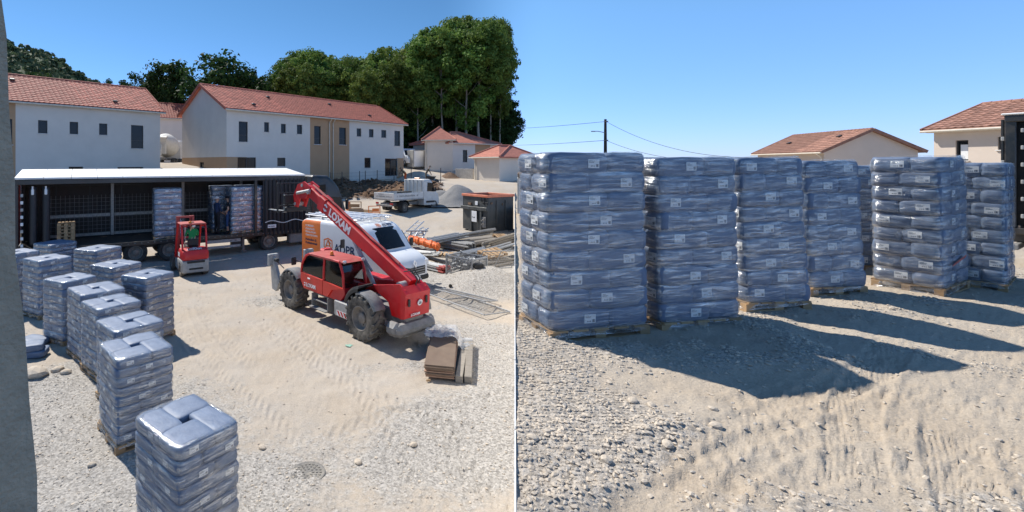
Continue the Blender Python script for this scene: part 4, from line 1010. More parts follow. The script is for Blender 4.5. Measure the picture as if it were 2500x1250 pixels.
def pose(stand=True, lean=0.0, arms=None, legs=None, pel=(0, 0, .93), shorts=False, sleeve=True, turn=0.0):
    """x is forward; materials 0 skin, 1 shirt, 2 trousers, 3 shoes"""
    px_, py_, pz = pel; c, s = math.cos(lean), math.sin(lean); J = {}
    up = lambda d: (px_ + s * d, py_, pz + c * d)
    def add(n, p, r, m): J[n] = (*p, r, m)
    add('pelvis', pel, .135, 2); add('spine', up(.22), .13, 1); add('chest', up(.42), .145, 1); add('neck', up(.58), .055, 0)
    hp = up(.71); hp = (hp[0] + .02, hp[1], hp[2]); add('head', hp, .092, 0); add('crown', (hp[0], hp[1], hp[2] + .08), .082, 0)
    add('face', (hp[0] + .035 * math.cos(turn), hp[1] + .035 * math.sin(turn), hp[2] - .03), .075, 0)
    for sd_, sg in (('l', 1), ('r', -1)):
        sh = up(.50); sh = (sh[0], sh[1] + .185 * sg, sh[2]); add('sh_' + sd_, sh, .062, 1)
        e, w, h = (arms or {}).get(sd_, ((.03, .04, -.29), (.10, .03, -.52), (.12, .03, -.60)))
        f = lambda o: (sh[0] + o[0], sh[1] + o[1] * sg, sh[2] + o[2])
        add('el_' + sd_, f(e), .046, 1 if sleeve else 0); add('wrist_' + sd_, f(w), .031, 0); add('hand_' + sd_, f(h), .036, 0)
        hp_ = (px_, py_ + .10 * sg, pz - .05); add('hip_' + sd_, hp_, .10, 2)
        k, m_, a, t = (legs or {}).get(sd_, ((.03, .01, -.42), (.0, .01, -.62), (-.02, .01, -.81), (.15, .03, -.84)))
        f = lambda o: (hp_[0] + o[0], hp_[1] + o[1] * sg, hp_[2] + o[2])
        add('kn_' + sd_, f(k), .066, 2); add('shin_' + sd_, f(m_), .058, 0 if shorts else 2); add('an_' + sd_, f(a), .044, 3 if not shorts else 3); add('toe_' + sd_, f(t), .040, 3)
    return J

# ================================================================= WHEELS
def wheel(parent, c, r, w, tyre='rubber', rim='rim_dusty', rim_r=.55, lugs=0, side=1, dual=False):
    """wheel turning about the y axis: tyre (with lugs) and dished rim with hub and nuts"""
    wl = bpy.data.objects.new('wheel', None); link(wl, parent); wl.location = c; wl.empty_display_size = .1
    h = w / 2; ri = r * rim_r; mb = MB()
    prof = [(ri, -h * .8), (ri + (r - ri) * .35, -h), (r * .93, -h * .96), (r * .985, -h * .72), (r, -h * .3), (r, h * .3), (r * .985, h * .72), (r * .93, h * .96), (ri + (r - ri) * .35, h), (ri, h * .8)]
    mb.lathe(prof, (0, 0, 0), 'y', 36 if r > .4 else 28)
    if lugs:
        for k in range(lugs):
            a = 2 * math.pi * k / lugs
            for sg in (1, -1):
                aa = a + (math.pi / lugs if sg > 0 else 0)
                T = Matrix.Rotation(-aa, 4, 'Y') @ Matrix.Translation((r * 1.0, h * .5 * sg, 0)) @ Matrix.Rotation(R(32) * sg, 4, 'X')
                mb.box((0, 0, 0), (r * .10, h * 1.08, r * .115), r * .012, T=T)
                T = Matrix.Rotation(-aa - .1, 4, 'Y') @ Matrix.Translation((r * .93, h * .98 * sg, 0)); mb.box((0, 0, 0), (r * .14, h * .10, r * .12), r * .012, T=T)
    mb.build('tyre', tyre, wl, smooth=True, angle=35)
    mb = MB(); s = side
    mb.lathe([(ri * 1.01, h * .8 * s), (ri * 1.05, h * .86 * s), (ri * .96, h * .86 * s), (ri * .90, h * .55 * s), (ri * .80, h * .28 * s), (ri * .45, h * .22 * s), (ri * .43, h * .52 * s), (ri * .30, h * .62 * s), (.001, h * .64 * s)], (0, 0, 0), 'y', 28)
    mb.lathe([(ri * 1.01, -h * .8 * s), (ri * .9, -h * .4 * s), (.001, -h * .4 * s)], (0, 0, 0), 'y', 20)
    for k in range(8):
        a = k * math.pi / 4; mb.cyl((ri * .62 * math.cos(a), h * .24 * s, ri * .62 * math.sin(a)), (ri * .62 * math.cos(a), h * .36 * s, ri * .62 * math.sin(a)), ri * .055, n=6)
    mb.build('rim', rim, wl, smooth=True, angle=35)
    return wl
def arc_fender(parent, c, r, w, a0, a1, mat, t=.03, name='fender', y_off=0.0):
    mb = MB(); n = 14; rings = []
    for k in range(n + 1):
        a = a0 + (a1 - a0) * k / n; ca, sa = math.cos(a), math.sin(a)
        rings.append([(c[0] + (r + q) * ca, c[1] + y, c[2] + (r + q) * sa) for (q, y) in ((0, -w / 2), (0, w / 2), (-t * 1.2, w / 2 + .0), (t * .1, w / 2 - .02), (t, w / 2 - .04), (t, -w / 2 + .04))])
    mb.loft(rings); return mb.build(name, mat, parent, smooth=True, angle=40)

# ================================================================= TELEHANDLER
def hexlogo(parent, Mx, s, mat):
    mb = MB(); mb.T = Mx; o = [(s * math.cos(R(90 + 60 * k)), s * math.sin(R(90 + 60 * k))) for k in range(6)]; i = [(p[0] * .48, p[1] * .48) for p in o]
    for k in range(6):
        if k in (1, 4): continue
        j = (k + 1) % 6; mb.prism([o[k], o[j], i[j], i[k]], 'z', 0, .004)
    return mb.build('logo', mat, parent)
def telehandler():
    rc = Vector((-.10, 11.23, 0)); fc = Vector((-2.22, 13.8, 0)); hd = (fc - rc).normalized(); ang = math.atan2(hd.y, hd.x)
    lft = Vector((-hd.y, hd.x, 0)); org = rc - lft * .74
    t = thing('telehandler', 'red telescopic handler with its boom raised towards the lorry', 'telehandler', (org.x, org.y, zy(org.x, org.y) - .01), ang)
    WB = 3.30; RW = .525
    for x in (0, WB):
        for sg in (1, -1): wheel(t, (x, .72 * sg, RW), RW, .40, 'rubber_dusty', 'rim_dusty', .54, 17, sg)
    mb = MB(); mb.box((1.55, 0, .60), (5.0, .62, .34), .03); mb.box((0, 0, .52), (.22, 1.1, .2), .04); mb.box((WB, 0, .52), (.22, 1.1, .2), .04)
    mb.box((3.85, 0, .62), (.5, .8, .3), .04); mb.build('chassis', 'grey_metal', t)
    # rear hull: tapered red plates
    mb = MB(); pl = [(-.92, .62), (-.98, 1.30), (-.80, 1.40), (.05, 1.22), (.72, 1.14), (.78, .92), (.45, .98), (-.05, 1.06), (-.42, .92), (-.55, .62)]
    for y0, y1 in ((.30, .36), (-.36, -.30)): mb.prism(pl, 'y', y0, y1)
    hull = mb.build('rear_hull', 'red_paint', t)
    mb = MB(); mb.prism([(-1.02, .66), (-1.06, 1.22), (-.90, 1.36), (-.86, .62)], 'y', -.40, .40); mb.build('rear_plate', 'red_paint', t)
    mb = MB(); mb.box((-.985, .05, .42), (.32, 1.25, .28), .10); mb.box((-.86, .58, .44), (.42, .26, .32), .10); mb.box((-.86, -.5, .44), (.42, .26, .32), .10); mb.build('counterweight', 'grey_metal', t, smooth=True, angle=30)
    for y in (.30, -.26):
        mb = MB(); mb.box((-1.075, y, 1.02), (.03, .07, .17), .012); mb.build('tail_lamp', 'black_plastic', t)
    mb = MB(); mb.cyl((-1.055, -.05, .98), (-1.075, -.05, .975), .075, n=20); sg_ = mb.build('speed_disc', 'print_white', t)
    text('25', .085, frame((-1.078, -.005, .945), (0, -1, 0), (-.07, 0, 1)), 'print_black', t)
    text('LOXAM', .085, frame((-1.052, .23, .70), (0, -1, 0), (-.07, 0, 1)), 'print_white', t, bold=.002)
    # engine / right side pod, tanks, steps on the cab side
    mb = MB(); mb.box((1.45, -.62, .82), (1.5, .5, .6), .06); mb.build('engine_cover', 'red_paint', t)
    mb = MB(); mb.box((.83, .60, .52), (.62, .46, .40), .03); bb = mb.build('tool_box', 'grey_light', t)
    for k in range(3):
        mb = MB(); x = .58 + k * .13; mb.prism([(x, .36), (x + .07, .36), (x + .15, .47), (x + .08, .47)], 'y', .832, .836); mb.build('hazard_stripe', 'red_lens' if k != 9 else 'print_white', bb)
    mb = MB(); mb.box((.78, .8315, .415), (.46, .003, .13)); mb.build('hazard_board', 'print_white', bb)
    mb = MB()
    for z, y in ((.34, .86), (.52, .76), (.66, .68)): mb.box((1.75, y, z), (.78, .16, .03), .006)
    for x in (1.38, 2.12): mb.box((x, .76, .50), (.04, .20, .36), .006)
    mb.build('step', 'grey_metal', t)
    # cab
    CX0, CX1, Y0, Y1 = .62, 2.72, .06, .84
    mb = MB(); side = [(CX0 + .30, .70), (2.60, .70), (2.78, .92), (2.76, 1.13), (CX0 + .12, 1.05), (CX0 + .10, .92)]
    mb.prism(side, 'y', Y0, Y1 - .05); cabl = mb.build('cab_shell', 'red_paint', t)
    mb = MB(); mb.prism([(1.66, .72), (2.58, .72), (2.74, .92), (2.74, 1.135), (1.66, 1.11)], 'y', Y1 - .05, Y1 - .005); door = mb.build('door', 'red_paint_door', t)
    mb = MB(); mb.prism([(CX0 + .14, 1.06), (1.64, 1.105), (1.64, .72), (1.42, .72), (1.25, .93), (.98, 1.0)], 'y', Y1 - .05, Y1 - .008); mb.build('side_panel', 'red_paint_door', t)
    mb = MB(); mb.box((2.30, Y1 + .004, 1.03), (.13, .02, .04), .008); mb.build('handle', 'print_white', door)
    text('LOXAM', .135, frame((2.44, Y1 - .0, .80), (-1, 0, -.0), (0, 0, 1)), 'print_white', door, bold=.005)
    hexlogo(door, frame((2.52, Y1 - .003, .845), (-1, 0, 0), (0, 0, 1)), .055, 'print_white')
    # wheel-arch panel (black) behind the door
    arc_fender(t, (0.0, .62, RW + .02), .66, .52, R(20), R(82), 'black_plastic', .06, 'cab_mudguard')
    # pillars
    def pillar(pts, r=.032, mat='red_paint', nm='pillar'):
        m = MB(); m.tube(pts, r, 8); return m.build(nm, mat, t, smooth=True, angle=50)
    RZ = 1.70
    for y in (Y0 + .04, Y1 - .04):
        pillar([(2.76, y, 1.12), (2.72, y, 1.36), (2.52, y, 1.62), (2.32, y, RZ)])
        pillar([(1.64, y, 1.08), (1.60, y, RZ)])
        pillar([(CX0 + .12, y, 1.04), (CX0 + .16, y, 1.42), (CX0 + .30, y, RZ)])
        pillar([(2.32, y, RZ), (CX0 + .30, y, RZ)])
    mb = MB(); rings = []
    for x, dz, yw in ((CX0 + .16, -.02, .06), (CX0 + .30, .03, .02), (1.4, .055, .0), (2.2, .05, .0), (2.40, .02, .03)):
        ya, yb = Y0 + yw, Y1 - yw; rings.append([(x, ya, RZ - .02), (x, yb, RZ - .02), (x, yb, RZ + dz * .5), (x, yb - .12, RZ + dz), (x, ya + .12, RZ + dz), (x, ya, RZ + dz * .5)])
    mb.loft(rings); mb.build('cab_roof', 'red_worn', t, smooth=True, angle=40)
    def pane(poly, axis, c): m = MB(); m.prism(poly, axis, c, c + .006); return m.build('pane', 'glass_tint' if axis == 'x' else 'glass_clear', t)
    pane([(1.66, 1.13), (2.73, 1.15), (2.68, 1.36), (2.5, 1.60), (2.30, RZ - .03), (1.63, RZ - .03)], 'y', Y1 - .05)
    pane([(CX0 + .18, 1.08), (1.60, 1.11), (1.58, RZ - .03), (CX0 + .33, RZ - .03), (CX0 + .20, 1.42)], 'y', Y1 - .05)
    pane([(1.66, 1.13), (2.73, 1.15), (2.5, 1.60), (2.30, RZ - .03), (.95, RZ - .03), (.82, 1.10)], 'y', Y0 + .02)
    mb = MB(); mb.add([(CX0 + .13, Y0 + .06, 1.06), (CX0 + .13, Y1 - .06, 1.06), (CX0 + .19, Y1 - .06, 1.44), (CX0 + .19, Y0 + .06, 1.44), (CX0 + .31, Y1 - .06, RZ - .03), (CX0 + .31, Y0 + .06, RZ - .03)], [(0, 1, 2, 3), (3, 2, 4, 5)]); mb.build('rear_window', 'glass_tint', t)
    mb = MB(); mb.add([(2.77, Y0 + .06, 1.13), (2.77, Y1 - .06, 1.13), (2.72, Y1 - .06, 1.37), (2.72, Y0 + .06, 1.37), (2.33, Y1 - .06, RZ - .02), (2.33, Y0 + .06, RZ - .02)], [(0, 1, 2, 3), (3, 2, 4, 5)]); mb.build('windscreen', 'glass_clear', t)
    # inside: seat, console, wheel
    mb = MB(); mb.box((1.35, .45, .98), (.46, .46, .14), .05); mb.box((1.10, .45, 1.24), (.14, .44, .46), .05); mb.box((1.07, .45, 1.52), (.09, .24, .14), .03); mb.build('seat', 'black_plastic', t)
    mb = MB(); mb.box((2.35, .45, 1.02), (.3, .6, .26), .05); mb.cyl((2.25, .45, 1.1), (2.02, .45, 1.3), .025); mb.build('dashboard', 'black_plastic', t)
    mb = MB(); mb.T = Matrix.Translation((2.02, .45, 1.31)) @ Matrix.Rotation(R(-35), 4, 'Y'); mb.lathe([(.165 + .014 * math.cos(a), .014 * math.sin(a)) for a in np.linspace(0, 6.283, 7)[:-1]], (0, 0, 0), 'z', 20, True); mb.box((0, 0, 0), (.3, .03, .012)); mb.box((0, 0, 0), (.03, .3, .012)); mb.build('steering_wheel', 'black_plastic', t)
    # beacon, lamps, mirrors
    mb = MB(); mb.cyl((1.52, .62, RZ + .04), (1.52, .62, RZ + .07), .055, n=14); mb.build('beacon_base', 'black_plastic', t)
    mb = MB(); mb.lathe([(.05, 0), (.048, .06), (.03, .09), (.001, .1)], (1.52, .62, RZ + .07), 'z', 14); mb.build('beacon', 'orange_lens', t, smooth=True)
    for y in (.72, .12):
        mb = MB(); mb.box((CX0 + .20, y, RZ + .0), (.06, .11, .08), .02); mb.build('work_lamp', 'glass_lamp', t)
    mb = MB(); mb.tube([(2.7, Y1 - .03, 1.4), (2.85, Y1 + .1, 1.46)], .012); mb.box((2.87, Y1 + .14, 1.44), (.05, .16, .22), .02); mb.build('mirror', 'black_plastic', t)
    mb = MB(); mb.tube([(2.6, Y0, 1.5), (2.7, Y0 - .6, 1.75)], .015); mb.box((2.7, Y0 - .66, 1.78), (.05, .16, .26), .02); mb.build('mirror', 'black_plastic', t)
    mb = MB(); mb.box((2.62, Y0 - .02, RZ - .05), (.28, .34, .16), .05); mb.build('headlamp_pod', 'red_paint', t)
    # mudguards
    arc_fender(t, (0, .70, RW), .585, .36, R(72), R(152), 'grey_metal'); arc_fender(t, (WB, .70, RW), .585, .36, R(35), R(138), 'grey_metal')
    arc_fender(t, (0, -.73, RW), .60, .42, R(40), R(178), 'grey_metal'); arc_fender(t, (WB, -.73, RW), .60, .42, R(5), R(140), 'grey_metal')
    # boom
    A = Vector((-.60, -.17, 1.30)); B = Vector((3.95, -.17, 3.42)); d = (B - A).normalized(); up = Vector((-d.z, 0, d.x)); Lb = (B - A).length
    def beam(name, s0, s1, h0, h1, w, mat, dz=0.0, bev=.03, par=t):
        m = MB(); rings = []
        for s, h in ((s0, h0), (s1, h1)):
            c = A + d * s + up * dz; ring = []
            for (yy, hh) in ((-w / 2, -h / 2 + bev), (-w / 2, h / 2 - bev), (-w / 2 + bev, h / 2), (w / 2 - bev, h / 2), (w / 2, h / 2 - bev), (w / 2, -h / 2 + bev), (w / 2 - bev, -h / 2), (-w / 2 + bev, -h / 2)): ring.append(tuple(c + Vector((0, yy, 0)) + up * hh))
            rings.append(ring)
        m.loft(rings); return m.build(name, mat, par)
    boom = beam('boom', -.10, Lb * .80, .36, .41, .28, 'red_paint')
    beam('boom_extension', Lb * .78, Lb * .98, .33, .33, .22, 'red_paint', .0)
    beam('boom_collar', Lb * .76, Lb * .82, .45, .45, .32, 'red_paint')
    beam('boom_rail', .5, Lb * .95, .05, .05, .10, 'red_worn', .235)
    fm = frame(A + d * (Lb * .70) + Vector((0, .142, 0)) + up * -.10, -d, up)
    text('LOXAM', .32, fm, 'print_white', boom, bold=.012); hexlogo(boom, frame(A + d * (Lb * .745) + Vector((0, .141, 0)) + up * .01, -d, up), .125, 'print_white')
    mb = MB()
    for k in range(3): mb.tube([A + d * (.55 + 1.2 * k) + up * .24 + Vector((0, .05, 0)), A + d * (1.1 + 1.2 * k) + up * .30 + Vector((0, .05, 0)), A + d * (1.7 + 1.2 * k) + up * .24 + Vector((0, .05, 0))], .012)
    mb.build('hydraulic_pipe', 'red_worn', t)
    mb = MB(); mb.tube([A + up * .22 + d * .2 + Vector((0, .1, 0)), A + up * .40 - d * .0 + Vector((0, .12, 0)), A + up * .33 - d * .25 + Vector((0, .10, 0)), A - d * .3 - up * .1 + Vector((0, .12, 0))], .016)
    mb.tube([A + up * .22 + d * .3 + Vector((0, -.05, 0)), A + up * .36 + d * .05 + Vector((0, -.06, 0)), A + up * .28 - d * .2 + Vector((0, -.05, 0)), A - d * .3 - up * .1], .016); mb.build('hydraulic_hose', 'black_plastic', t)
    mb = MB(); mb.cyl(A + Vector((0, -.36, 0)), A + Vector((0, .36, 0)), .09, n=16); mb.build('pivot_pin', 'grey_light', t)
    mb = MB(); mb.cyl((.6, -.17, .85), A + d * 2.3 - up * .22, .06); mb.cyl(A + d * 1.3 - up * .55, A + d * 2.4 - up * .22, .035); mb.build('lift_cylinder', 'steel', t)
    # head: goose-neck plates with pins
    mb = MB(); T0 = A + d * (Lb * .93)
    hp = [T0 + up * .22, T0 + d * .42 + up * .20, T0 + d * .72 - up * .05, T0 + d * .80 - up * .48, T0 + d * .62 - up * .78, T0 + d * .42 - up * .72, T0 + d * .40 - up * .38, T0 + d * .10 - up * .24]
    for y0, y1 in ((-.34, -.29), (-.05, .0)): mb.prism([(p.x, p.z) for p in hp], 'y', y0, y1)
    head = mb.build('boom_head', 'red_paint', t)
    mb = MB()
    for q in (T0 + d * .05, T0 + d * .45 + up * .05, T0 + d * .6 - up * .3, T0 + d * .58 - up * .68): mb.cyl(q + Vector((0, -.2, 0)), q + Vector((0, .20, 0)), .05, n=12)
    mb.build('pin', 'grey_light', head)
    mb = MB(); mb.cyl(T0 + up * .10 + Vector((0, .17, 0)), T0 + d * .6 - up * .3 + Vector((0, .17, 0)), .05); mb.build('tilt_cylinder', 'steel', t)
    C = T0 + d * .70 - up * .70; mb = MB()
    mb.box(C + Vector((.12, 0, .10)), (.12, .9, .30), .02); mb.box(C + Vector((.10, 0, -.22)), (.12, .8, .16), .02); mb.build('carriage', 'black_plastic', t)
    mb = MB()
    for y in np.linspace(-.62, .62, 2): mb.box(C + Vector((.22, y, .16)), (.05, .05, .95), .006)
    for z in (-.28, -.1, .3, .62): mb.box(C + Vector((.22, 0, z)), (.04, 1.28, .04), .006)
    for y in np.linspace(-.5, .5, 7): mb.box(C + Vector((.22, y, .46)), (.02, .02, .32))
    mb.build('load_guard', 'black_plastic', t)
    for y in (-.30, .30):
        mb = MB(); mb.box(C + Vector((.29, y, .0)), (.05, .11, .62), .008); mb.prism([(C.x + .27, C.z - .33), (C.x + 1.35, C.z - .315), (C.x + 1.35, C.z - .30), (C.x + .27, C.z - .27)], 'y', C.y + y - .055, C.y + y + .055); mb.build('fork', 'steel', t)
    # front stabiliser on the cab side
    for y in (.66, -.66):
        mb = MB(); mb.prism([(4.20, .55), (4.62, 1.26), (4.80, 1.22), (4.66, .26), (4.42, .22)], 'y', y - .05, y + .05); mb.box((4.70, y, 1.16), (.14, .34, .36), .02); mb.build('stabiliser', 'grey_light', t)
        mb = MB(); mb.tube([(4.0, y, 1.0), (4.62, y, 1.2)], .016); mb.box((4.45, y, 1.18), (.16, .12, .10), .02); mb.build('stabiliser_lamp', 'black_plastic', t)
    mb = MB(); mb.box((4.0, 0, .7), (.3, 1.5, .22), .03); mb.build('front_axle_beam', 'grey_metal', t)
    return t
telehandler()

# ================================================================= VAN
def rring(x, hw, z0, z1, rb, rt, n=4):
    """rounded-rectangle section at x"""
    pts = []
    for (cy_, cz, r, a0) in ((hw - rb, z0 + rb, rb, -90), (hw - rt, z1 - rt, rt, 0), (-hw + rt, z1 - rt, rt, 90), (-hw + rb, z0 + rb, rb, 180)):
        for k in range(n + 1):
            a = R(a0 + 90 * k / n); pts.append((x, cy_ + r * math.cos(a), cz + r * math.sin(a)))
    return pts
def van():
    rr = Vector((-2.67, 18.6, 0)); fr = Vector((.87, 15.0, 0)); hd = (fr - rr).normalized(); ang = math.atan2(hd.y, hd.x); L = (fr - rr).length; lf = Vector((-hd.y, hd.x, 0))
    W = 1.92; o = rr + lf * W / 2; H = 2.08
    t = thing('van', 'white and orange panel van carrying ladders, parked behind the telehandler', 'van', (o.x, o.y, 0.0), ang)
    k = L / 5.0
    mb = MB()
    rings = [rring(x * k, hw, z0, z1, .10, rt) for (x, hw, z0, z1, rt) in ((0.0, .88, .42, 1.88, .14), (.05, .945, .34, 2.0, .16), (.25, .96, .30, H, .18), (1.2, .96, .28, H + .01, .18), (1.32, .96, .28, H + .01, .18), (2.9, .96, .28, H + .01, .18), (3.25, .95, .28, H - .01, .20), (3.45, .94, .28, H - .08, .24), (3.62, .935, .28, 1.86, .26),
             (3.95, .925, .28, 1.42, .18), (4.12, .92, .28, 1.22, .13), (4.45, .89, .28, 1.14, .14), (4.75, .82, .28, 1.03, .16), (4.90, .74, .30, .88, .16), (4.97, .66, .36, .76, .14))]
    mb.loft(rings); body = mb.build('body', ['white_paint', 'orange_paint'], t, smooth=True, angle=28)
    for p in body.data.polygons:
        if p.center.x < 1.26 * k and not (p.normal.z > .6): p.material_index = 1
    # windscreen, side windows
    def onbody(x, y): # top of body between sections
        xs = [q / 1 for q in (3.45, 3.62, 3.95, 4.12)]; zs = [H - .08, 1.86, 1.42, 1.22]; return float(np.interp(x / k, xs, zs))
    mb = MB(); n = 6; vv = []
    for a in range(5):
        x = (3.52 + a * (4.08 - 3.52) / 4) * k
        for b in range(n + 1):
            u = (b / n - .5) * 2; hw = .80 + .04 * a / 4; vv.append((x + .02 - .05 * u * u, u * hw, onbody(x, 0) + .012 - .03 * u ** 4))
    mb.add(vv, [(a * (n + 1) + b, a * (n + 1) + b + 1, (a + 1) * (n + 1) + b + 1, (a + 1) * (n + 1) + b) for a in range(4) for b in range(n)]); mb.build('windscreen', 'glass_dark', t, smooth=True)
    for sg in (1, -1):
        mb = MB(); mb.prism([(2.95 * k, 1.22), (4.02 * k, 1.20), (3.86 * k, 1.42), (3.58 * k, 1.76), (2.97 * k, 1.78)], 'y', sg * .944, sg * .952); mb.build('side_window', 'glass_dark', t)
        mb = MB(); mb.box((2.3 * k, sg * .962, .62), (2.9 * k, .012, .12), .004); mb.build('side_strip', 'black_plastic', t)
        mb = MB(); mb.box((2.9 * k, sg * .962, 1.05), (.16, .02, .04), .006); mb.build('door_handle', 'black_plastic', t)
        for x in (.95, 4.05): wheel(t, (x * k, sg * .80, .33), .33, .22, 'rubber', 'steel', .62, 0, sg)
        mb = MB(); mb.tube([(3.88 * k, sg * .92, 1.25), (3.92 * k, sg * 1.08, 1.28)], .02); mb.box((3.90 * k, sg * 1.10, 1.36), (.10, .16, .30), .03); mb.build('mirror', 'black_plastic', t)
        mb = MB(); mb.prism([(4.60 * k, .80), (4.90 * k, .74), (4.88 * k, .90), (4.62 * k, 1.02)], 'y', sg * .66, sg * .845); mb.build('headlight', 'glass_lamp', t)
    mb = MB(); mb.box((4.945 * k, 0, .62), (.10, 1.15, .30), .04); mb.build('grille', 'black_plastic', t)
    for z in (.54, .62, .70):
        mb = MB(); mb.box((5.0 * k, 0, z), (.02, 1.0, .022), .005); mb.build('grille_bar', 'grey_light', t)
    mb = MB(); mb.box((4.93 * k, 0, .36), (.16, 1.5, .18), .05); mb.build('bumper', 'black_plastic', t)
    mb = MB(); mb.box((5.02 * k, 0, .40), (.012, .46, .10)); mb.build('number_plate', 'print_white', t)
    # diamond badge on the nose
    mb = MB(); o_ = [(0, .13), (.085, 0), (0, -.13), (-.085, 0)]; i_ = [(0, .075), (.045, 0), (0, -.075), (-.045, 0)]; mb.T = frame((4.985 * k, 0, .86), (0, 1, 0), (-.25, 0, 1))
    for q in range(4): mb.prism([o_[q], o_[(q + 1) % 4], i_[(q + 1) % 4], i_[q]], 'z', 0, .02)
    mb.build('badge', 'aluminium', t)
    # lettering on the side towards the yard (right side), letters run from rear to front
    Yr = -.9625; fr_ = lambda x, z: frame((x * k, Yr - .004, z), (1, 0, 0), (0, 0, 1))
    text('ADPR', .44, fr_(2.00, .98), 'cloth_navy', t, bold=.008); 
    for z, s in ((1.78, 'PLOMBERIE \\'), (1.66, 'CHAUFFAGE \\'), (1.54, 'VENTILATION \\'), (1.42, 'CLIMATISATION \\')): text(s, .095, fr_(.30, z), 'print_white', t, bold=.002)
    text('Particuliers &', .125, fr_(.30, 1.24), 'cloth_navy', t, bold=.002); text('Professionnels', .125, fr_(.30, 1.11), 'cloth_navy', t, bold=.002)
    def shield(Mx, s, mat, par):
        m = MB(); m.T = Mx; op = [(-.5, .42), (0, .58), (.5, .42), (.5, -.1), (.28, -.42), (0, -.6), (-.28, -.42), (-.5, -.1)]; ip = [(a * .82, b * .82) for a, b in op]
        for q in range(8): r_ = (q + 1) % 8; m.prism([(op[q][0] * s, op[q][1] * s), (op[r_][0] * s, op[r_][1] * s), (ip[r_][0] * s, ip[r_][1] * s), (ip[q][0] * s, ip[q][1] * s)], 'z', 0, .004)
        for a, b in (((-.36, -.3), (0, .42)), ((.36, -.3), (0, .42)), ((-.25, -.02), (.25, -.02)), ((.0, .4), (.3, .15))):
            a = Vector((*a, 0)) * s; b = Vector((*b, 0)) * s; w = (b - a).normalized().cross(Vector((0, 0, 1))) * s * .045; m.prism([(a + w)[:2], (b + w)[:2], (b - w)[:2], (a - w)[:2]], 'z', .0005, .0045)
        return m.build('logo', mat, par)
    shield(fr_(1.66, 1.18), .50, 'orange_paint', t)
    fz = frame((3.30 * k, -.36, H - .012), (0, 1, .0), (-.95, 0, .35)); fz = frame((3.50 * k, .02, onbody(3.5 * k, 0) + .035), (0, 1, 0), (-1, 0, .5))
    text('ADPR', .20, fz, 'cloth_navy', t, bold=.002); shield(frame((3.45 * k, -.16, onbody(3.46 * k, 0) + .03), (0, 1, 0), (-1, 0, .5)), .2, 'orange_paint', t)
    mb = MB(); mb.tube([(3.2 * k, .25, H), (3.05 * k, .25, H + .28)], .006); mb.build('aerial', 'black_plastic', t)
    # roof rack
    mb = MB()
    for x in np.linspace(.25, 2.95, 6): mb.box((x * k, 0, H + .10), (.05, 1.66, .035), .006)
    for sg in (1, -1):
        mb.box((1.6 * k, sg * .82, H + .12), (2.95 * k, .05, .05), .008)
        for x in np.linspace(.3, 2.9, 4): mb.box((x * k, sg * .80, H + .05), (.06, .04, .10))
    mb.build('roof_rack', 'aluminium', t)
    return t, k, H
vt, vk, vH = van()
def ladder(name, label, p0, p1, width, rungs, mat, r=.022, group=None):
    p0 = Vector(p0); p1 = Vector(p1); d = p1 - p0; s = d.normalized().cross(Vector((0, 0, 1))).normalized() * width / 2
    t = thing(name, label, 'ladder', p0, 0, group)
    for sg in (1, -1):
        mb = MB(); mb.cyl(s * sg, d + s * sg, r * 1.2, n=8); mb.build('rail', mat, t)
    for k in range(rungs):
        c = d * ((k + .5) / rungs); mb = MB(); mb.cyl(c - s, c + s, r * .8, n=6); mb.build('rung', mat, t)
    return t
mw = Matrix.Translation(vt.location) @ Matrix.Rotation(vt.rotation_euler.z, 4, 'Z')
for k, y in enumerate((-.52, 0, .5)):
    ladder('ladder', ['aluminium ladder on the van roof rack along the lettered side', 'aluminium ladder lying along the middle of the van roof rack', 'aluminium ladder on the van roof rack along the far side'][k], mw @ Vector((.15 * vk, y, vH + .16)), mw @ Vector(((3.05 + .12 * k) * vk, y + .03, vH + .17 + .02 * k)), .36, 10, 'aluminium', group='ladders on the van')

